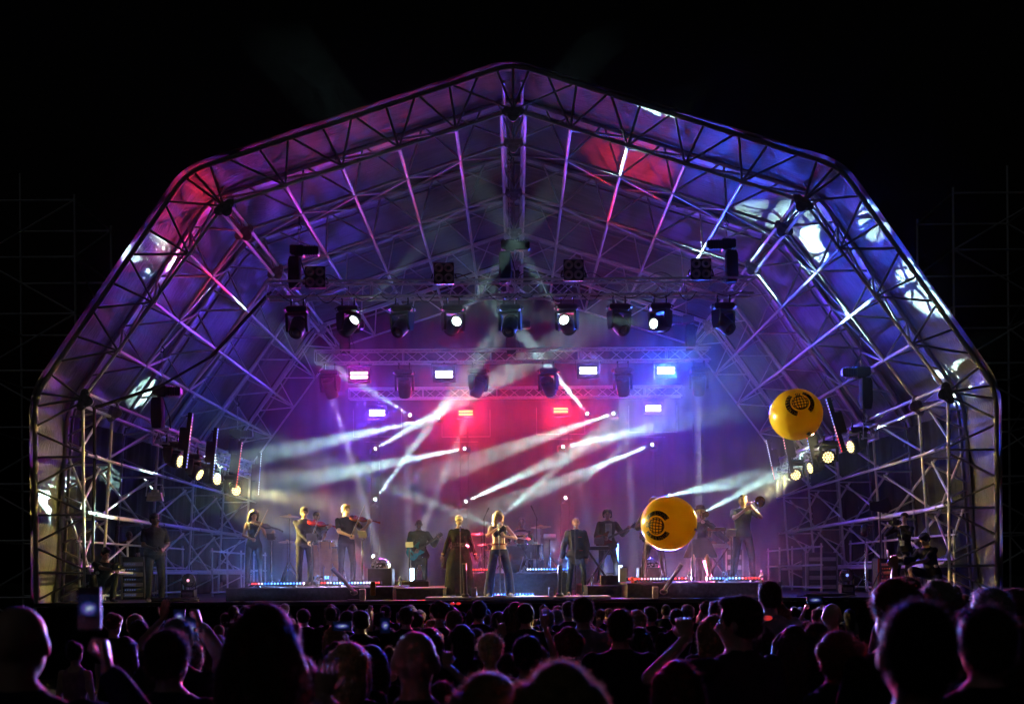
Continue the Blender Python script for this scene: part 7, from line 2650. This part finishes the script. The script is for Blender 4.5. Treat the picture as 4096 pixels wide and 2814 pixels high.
# the packed rows below the stage edge, where single heads can no longer be told apart
rg = random.Random(77)
used_labels = set()
n_ = 0
for i in range(58):
    u = 930 + i * 43 + rg.uniform(-16, 16)
    Y = rg.uniform(13.5, 18.2)
    v = rg.uniform(2402, 2440)
    if any(abs(u - q_[0]) < 20 and abs(Y - q_[2]) < 0.7 for q_ in PEOPLE):
        continue
    st_ = rg.choice(['short', 'short', 'crop', 'long', 'bob', 'curly', 'bun', 'wavy', 'bald'])
    k = (PX(u, v, Y).z - GROUND) / 1.79
    hc_ = rg.choice(['brown', 'black', 'brown', 'red', 'grey'])
    ref = [(1150, 'the string players'), (1400, 'the left tilted cannon'), (1600, 'the left mirror dome'), (1760, 'the guitarist'), (1920, 'the left upright cannon'), (2080, 'the lead singer'),
           (2230, 'the drum kit'), (2380, 'the bald singer'), (2540, 'the bass player'), (2740, 'the big balloon'), (2930, 'the trumpeter'), (3100, 'the trombonist'), (9999, 'the right side of the deck')]
    where = next(w_ for lim, w_ in ref if u < lim)
    sty = {'short': 'short haired', 'crop': 'cropped', 'long': 'long haired', 'bob': 'bobbed', 'curly': 'curly', 'bun': 'bun topped', 'wavy': 'wavy haired', 'bald': 'bald'}[st_]
    lb = '%s%s spectator in the packed %s row below %s' % ('' if st_ == 'bald' else {'fair': 'fair ', 'red': 'reddish '}.get(hc_, hc_ + ' '), sty, 'front' if Y > 16 else 'second', where)
    if lb in used_labels:
        lb = 'other ' + lb
    used_labels.add(lb)
    c = copy_tree(first[st_], None, feet_of(u, v, Y), lb)
    c['group'] = 'packed rows of the audience below the stage'
    c.rotation_euler = (R(rg.uniform(-4, 4)), R(rg.uniform(-6, 6)), R(180 + rg.uniform(-38, 38)))
    c.scale = (k * rg.uniform(0.95, 1.06), k * rg.uniform(0.95, 1.05), k)
    recolour(c, hc_, rg.choice(['black', 'navy', 'charcoal', 'grey']), 'fair')

# small extras worn in the crowd
for lb, nm, u, v, Y, m in (('red lit sunglasses pushed up on a head at centre', 'sunglasses', 1822, 2412, 13.3, mat('glowing_red_lens', (0.4, 0.02, 0.02), 0.15, noise=0.1, emit=(1, 0.05, 0.05), estr=0.5)),  # glow put into the lens material so the glasses look red lit
                           ('red sunglasses on dark hair at the right', 'sunglasses', 3050, 2470, 7.0, MATS['glowing_red_lens'])):
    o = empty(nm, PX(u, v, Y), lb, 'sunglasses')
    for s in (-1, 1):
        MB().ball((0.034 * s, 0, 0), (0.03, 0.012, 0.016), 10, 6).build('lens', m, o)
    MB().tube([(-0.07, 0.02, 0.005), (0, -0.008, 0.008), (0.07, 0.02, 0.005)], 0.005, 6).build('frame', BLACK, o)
bake_fused()
# ------------------------------------------------------------------ stage smoke
HZ = bpy.data.materials.new('stage_smoke')
HZ.use_nodes = True
hn = HZ.node_tree
for n in list(hn.nodes):
    hn.nodes.remove(n)


def hnode(t, **kw):
    n = hn.nodes.new(t)
    for k, v in kw.items():
        if hasattr(n, k):
            setattr(n, k, v)
        else:
            n.inputs[k].default_value = v
    return n


ho = hnode('ShaderNodeOutputMaterial')
hv = hnode('ShaderNodeVolumePrincipled')
hv.inputs['Color'].default_value = (0.9, 0.92, 0.95, 1)
hv.inputs['Anisotropy'].default_value = 0.2
tc = hnode('ShaderNodeTexCoord')
nz = hnode('ShaderNodeTexNoise')
nz.inputs['Scale'].default_value = 0.55
nz.inputs['Detail'].default_value = 2.0
nz.inputs['Roughness'].default_value = 0.6
nz.inputs['Distortion'].default_value = 0.6
hn.links.new(tc.outputs['Object'], nz.inputs['Vector'])
mr = hnode('ShaderNodeMapRange')
mr.inputs['From Min'].default_value = 0.35
mr.inputs['From Max'].default_value = 0.72
mr.inputs['To Min'].default_value = 0.45
mr.inputs['To Max'].default_value = 1.9
hn.links.new(nz.outputs['Fac'], mr.inputs['Value'])
sx = hnode('ShaderNodeSeparateXYZ')
hn.links.new(tc.outputs['Object'], sx.inputs['Vector'])


def ramp(sock, a, b, lo=0.0):
    m = hnode('ShaderNodeMapRange', interpolation_type='SMOOTHSTEP')
    m.inputs['From Min'].default_value = a
    m.inputs['From Max'].default_value = b
    m.inputs['To Min'].default_value = lo
    hn.links.new(sock, m.inputs['Value'])
    return m.outputs['Result']


def mul(a, b):
    m = hnode('ShaderNodeMath', operation='MULTIPLY')
    for i, s in enumerate((a, b)):
        if isinstance(s, float):
            m.inputs[i].default_value = s
        else:
            hn.links.new(s, m.inputs[i])
    return m.outputs[0]


absx = hnode('ShaderNodeMath', operation='ABSOLUTE')
hn.links.new(sx.outputs['X'], absx.inputs[0])
mxm = hnode('ShaderNodeMath', operation='MAXIMUM')
hn.links.new(ramp(sx.outputs['Y'], 23.6, 28.0, 0.03), mxm.inputs[0])
hn.links.new(mul(ramp(sx.outputs['Z'], 4.0, 6.5), 0.07), mxm.inputs[1])
dens = mul(mr.outputs['Result'], mxm.outputs[0])
dens = mul(dens, ramp(absx.outputs[0], 8.2, 6.0))
dens = mul(dens, ramp(sx.outputs['Z'], 9.4, 6.0, 0.25))
hn.links.new(mul(dens, SMOKE_DENSITY), hv.inputs['Density'])
hn.links.new(hv.outputs['Volume'], ho.inputs['Volume'])
hz = MB().box((0, 25.3, 5.75), (16.4, 16.6, 9.0)).build('smoke', HZ, None, smooth=False)
hz['kind'] = 'stuff'
tag(hz, 'coloured smoke drifting through the lamp beams on the stage', 'smoke')
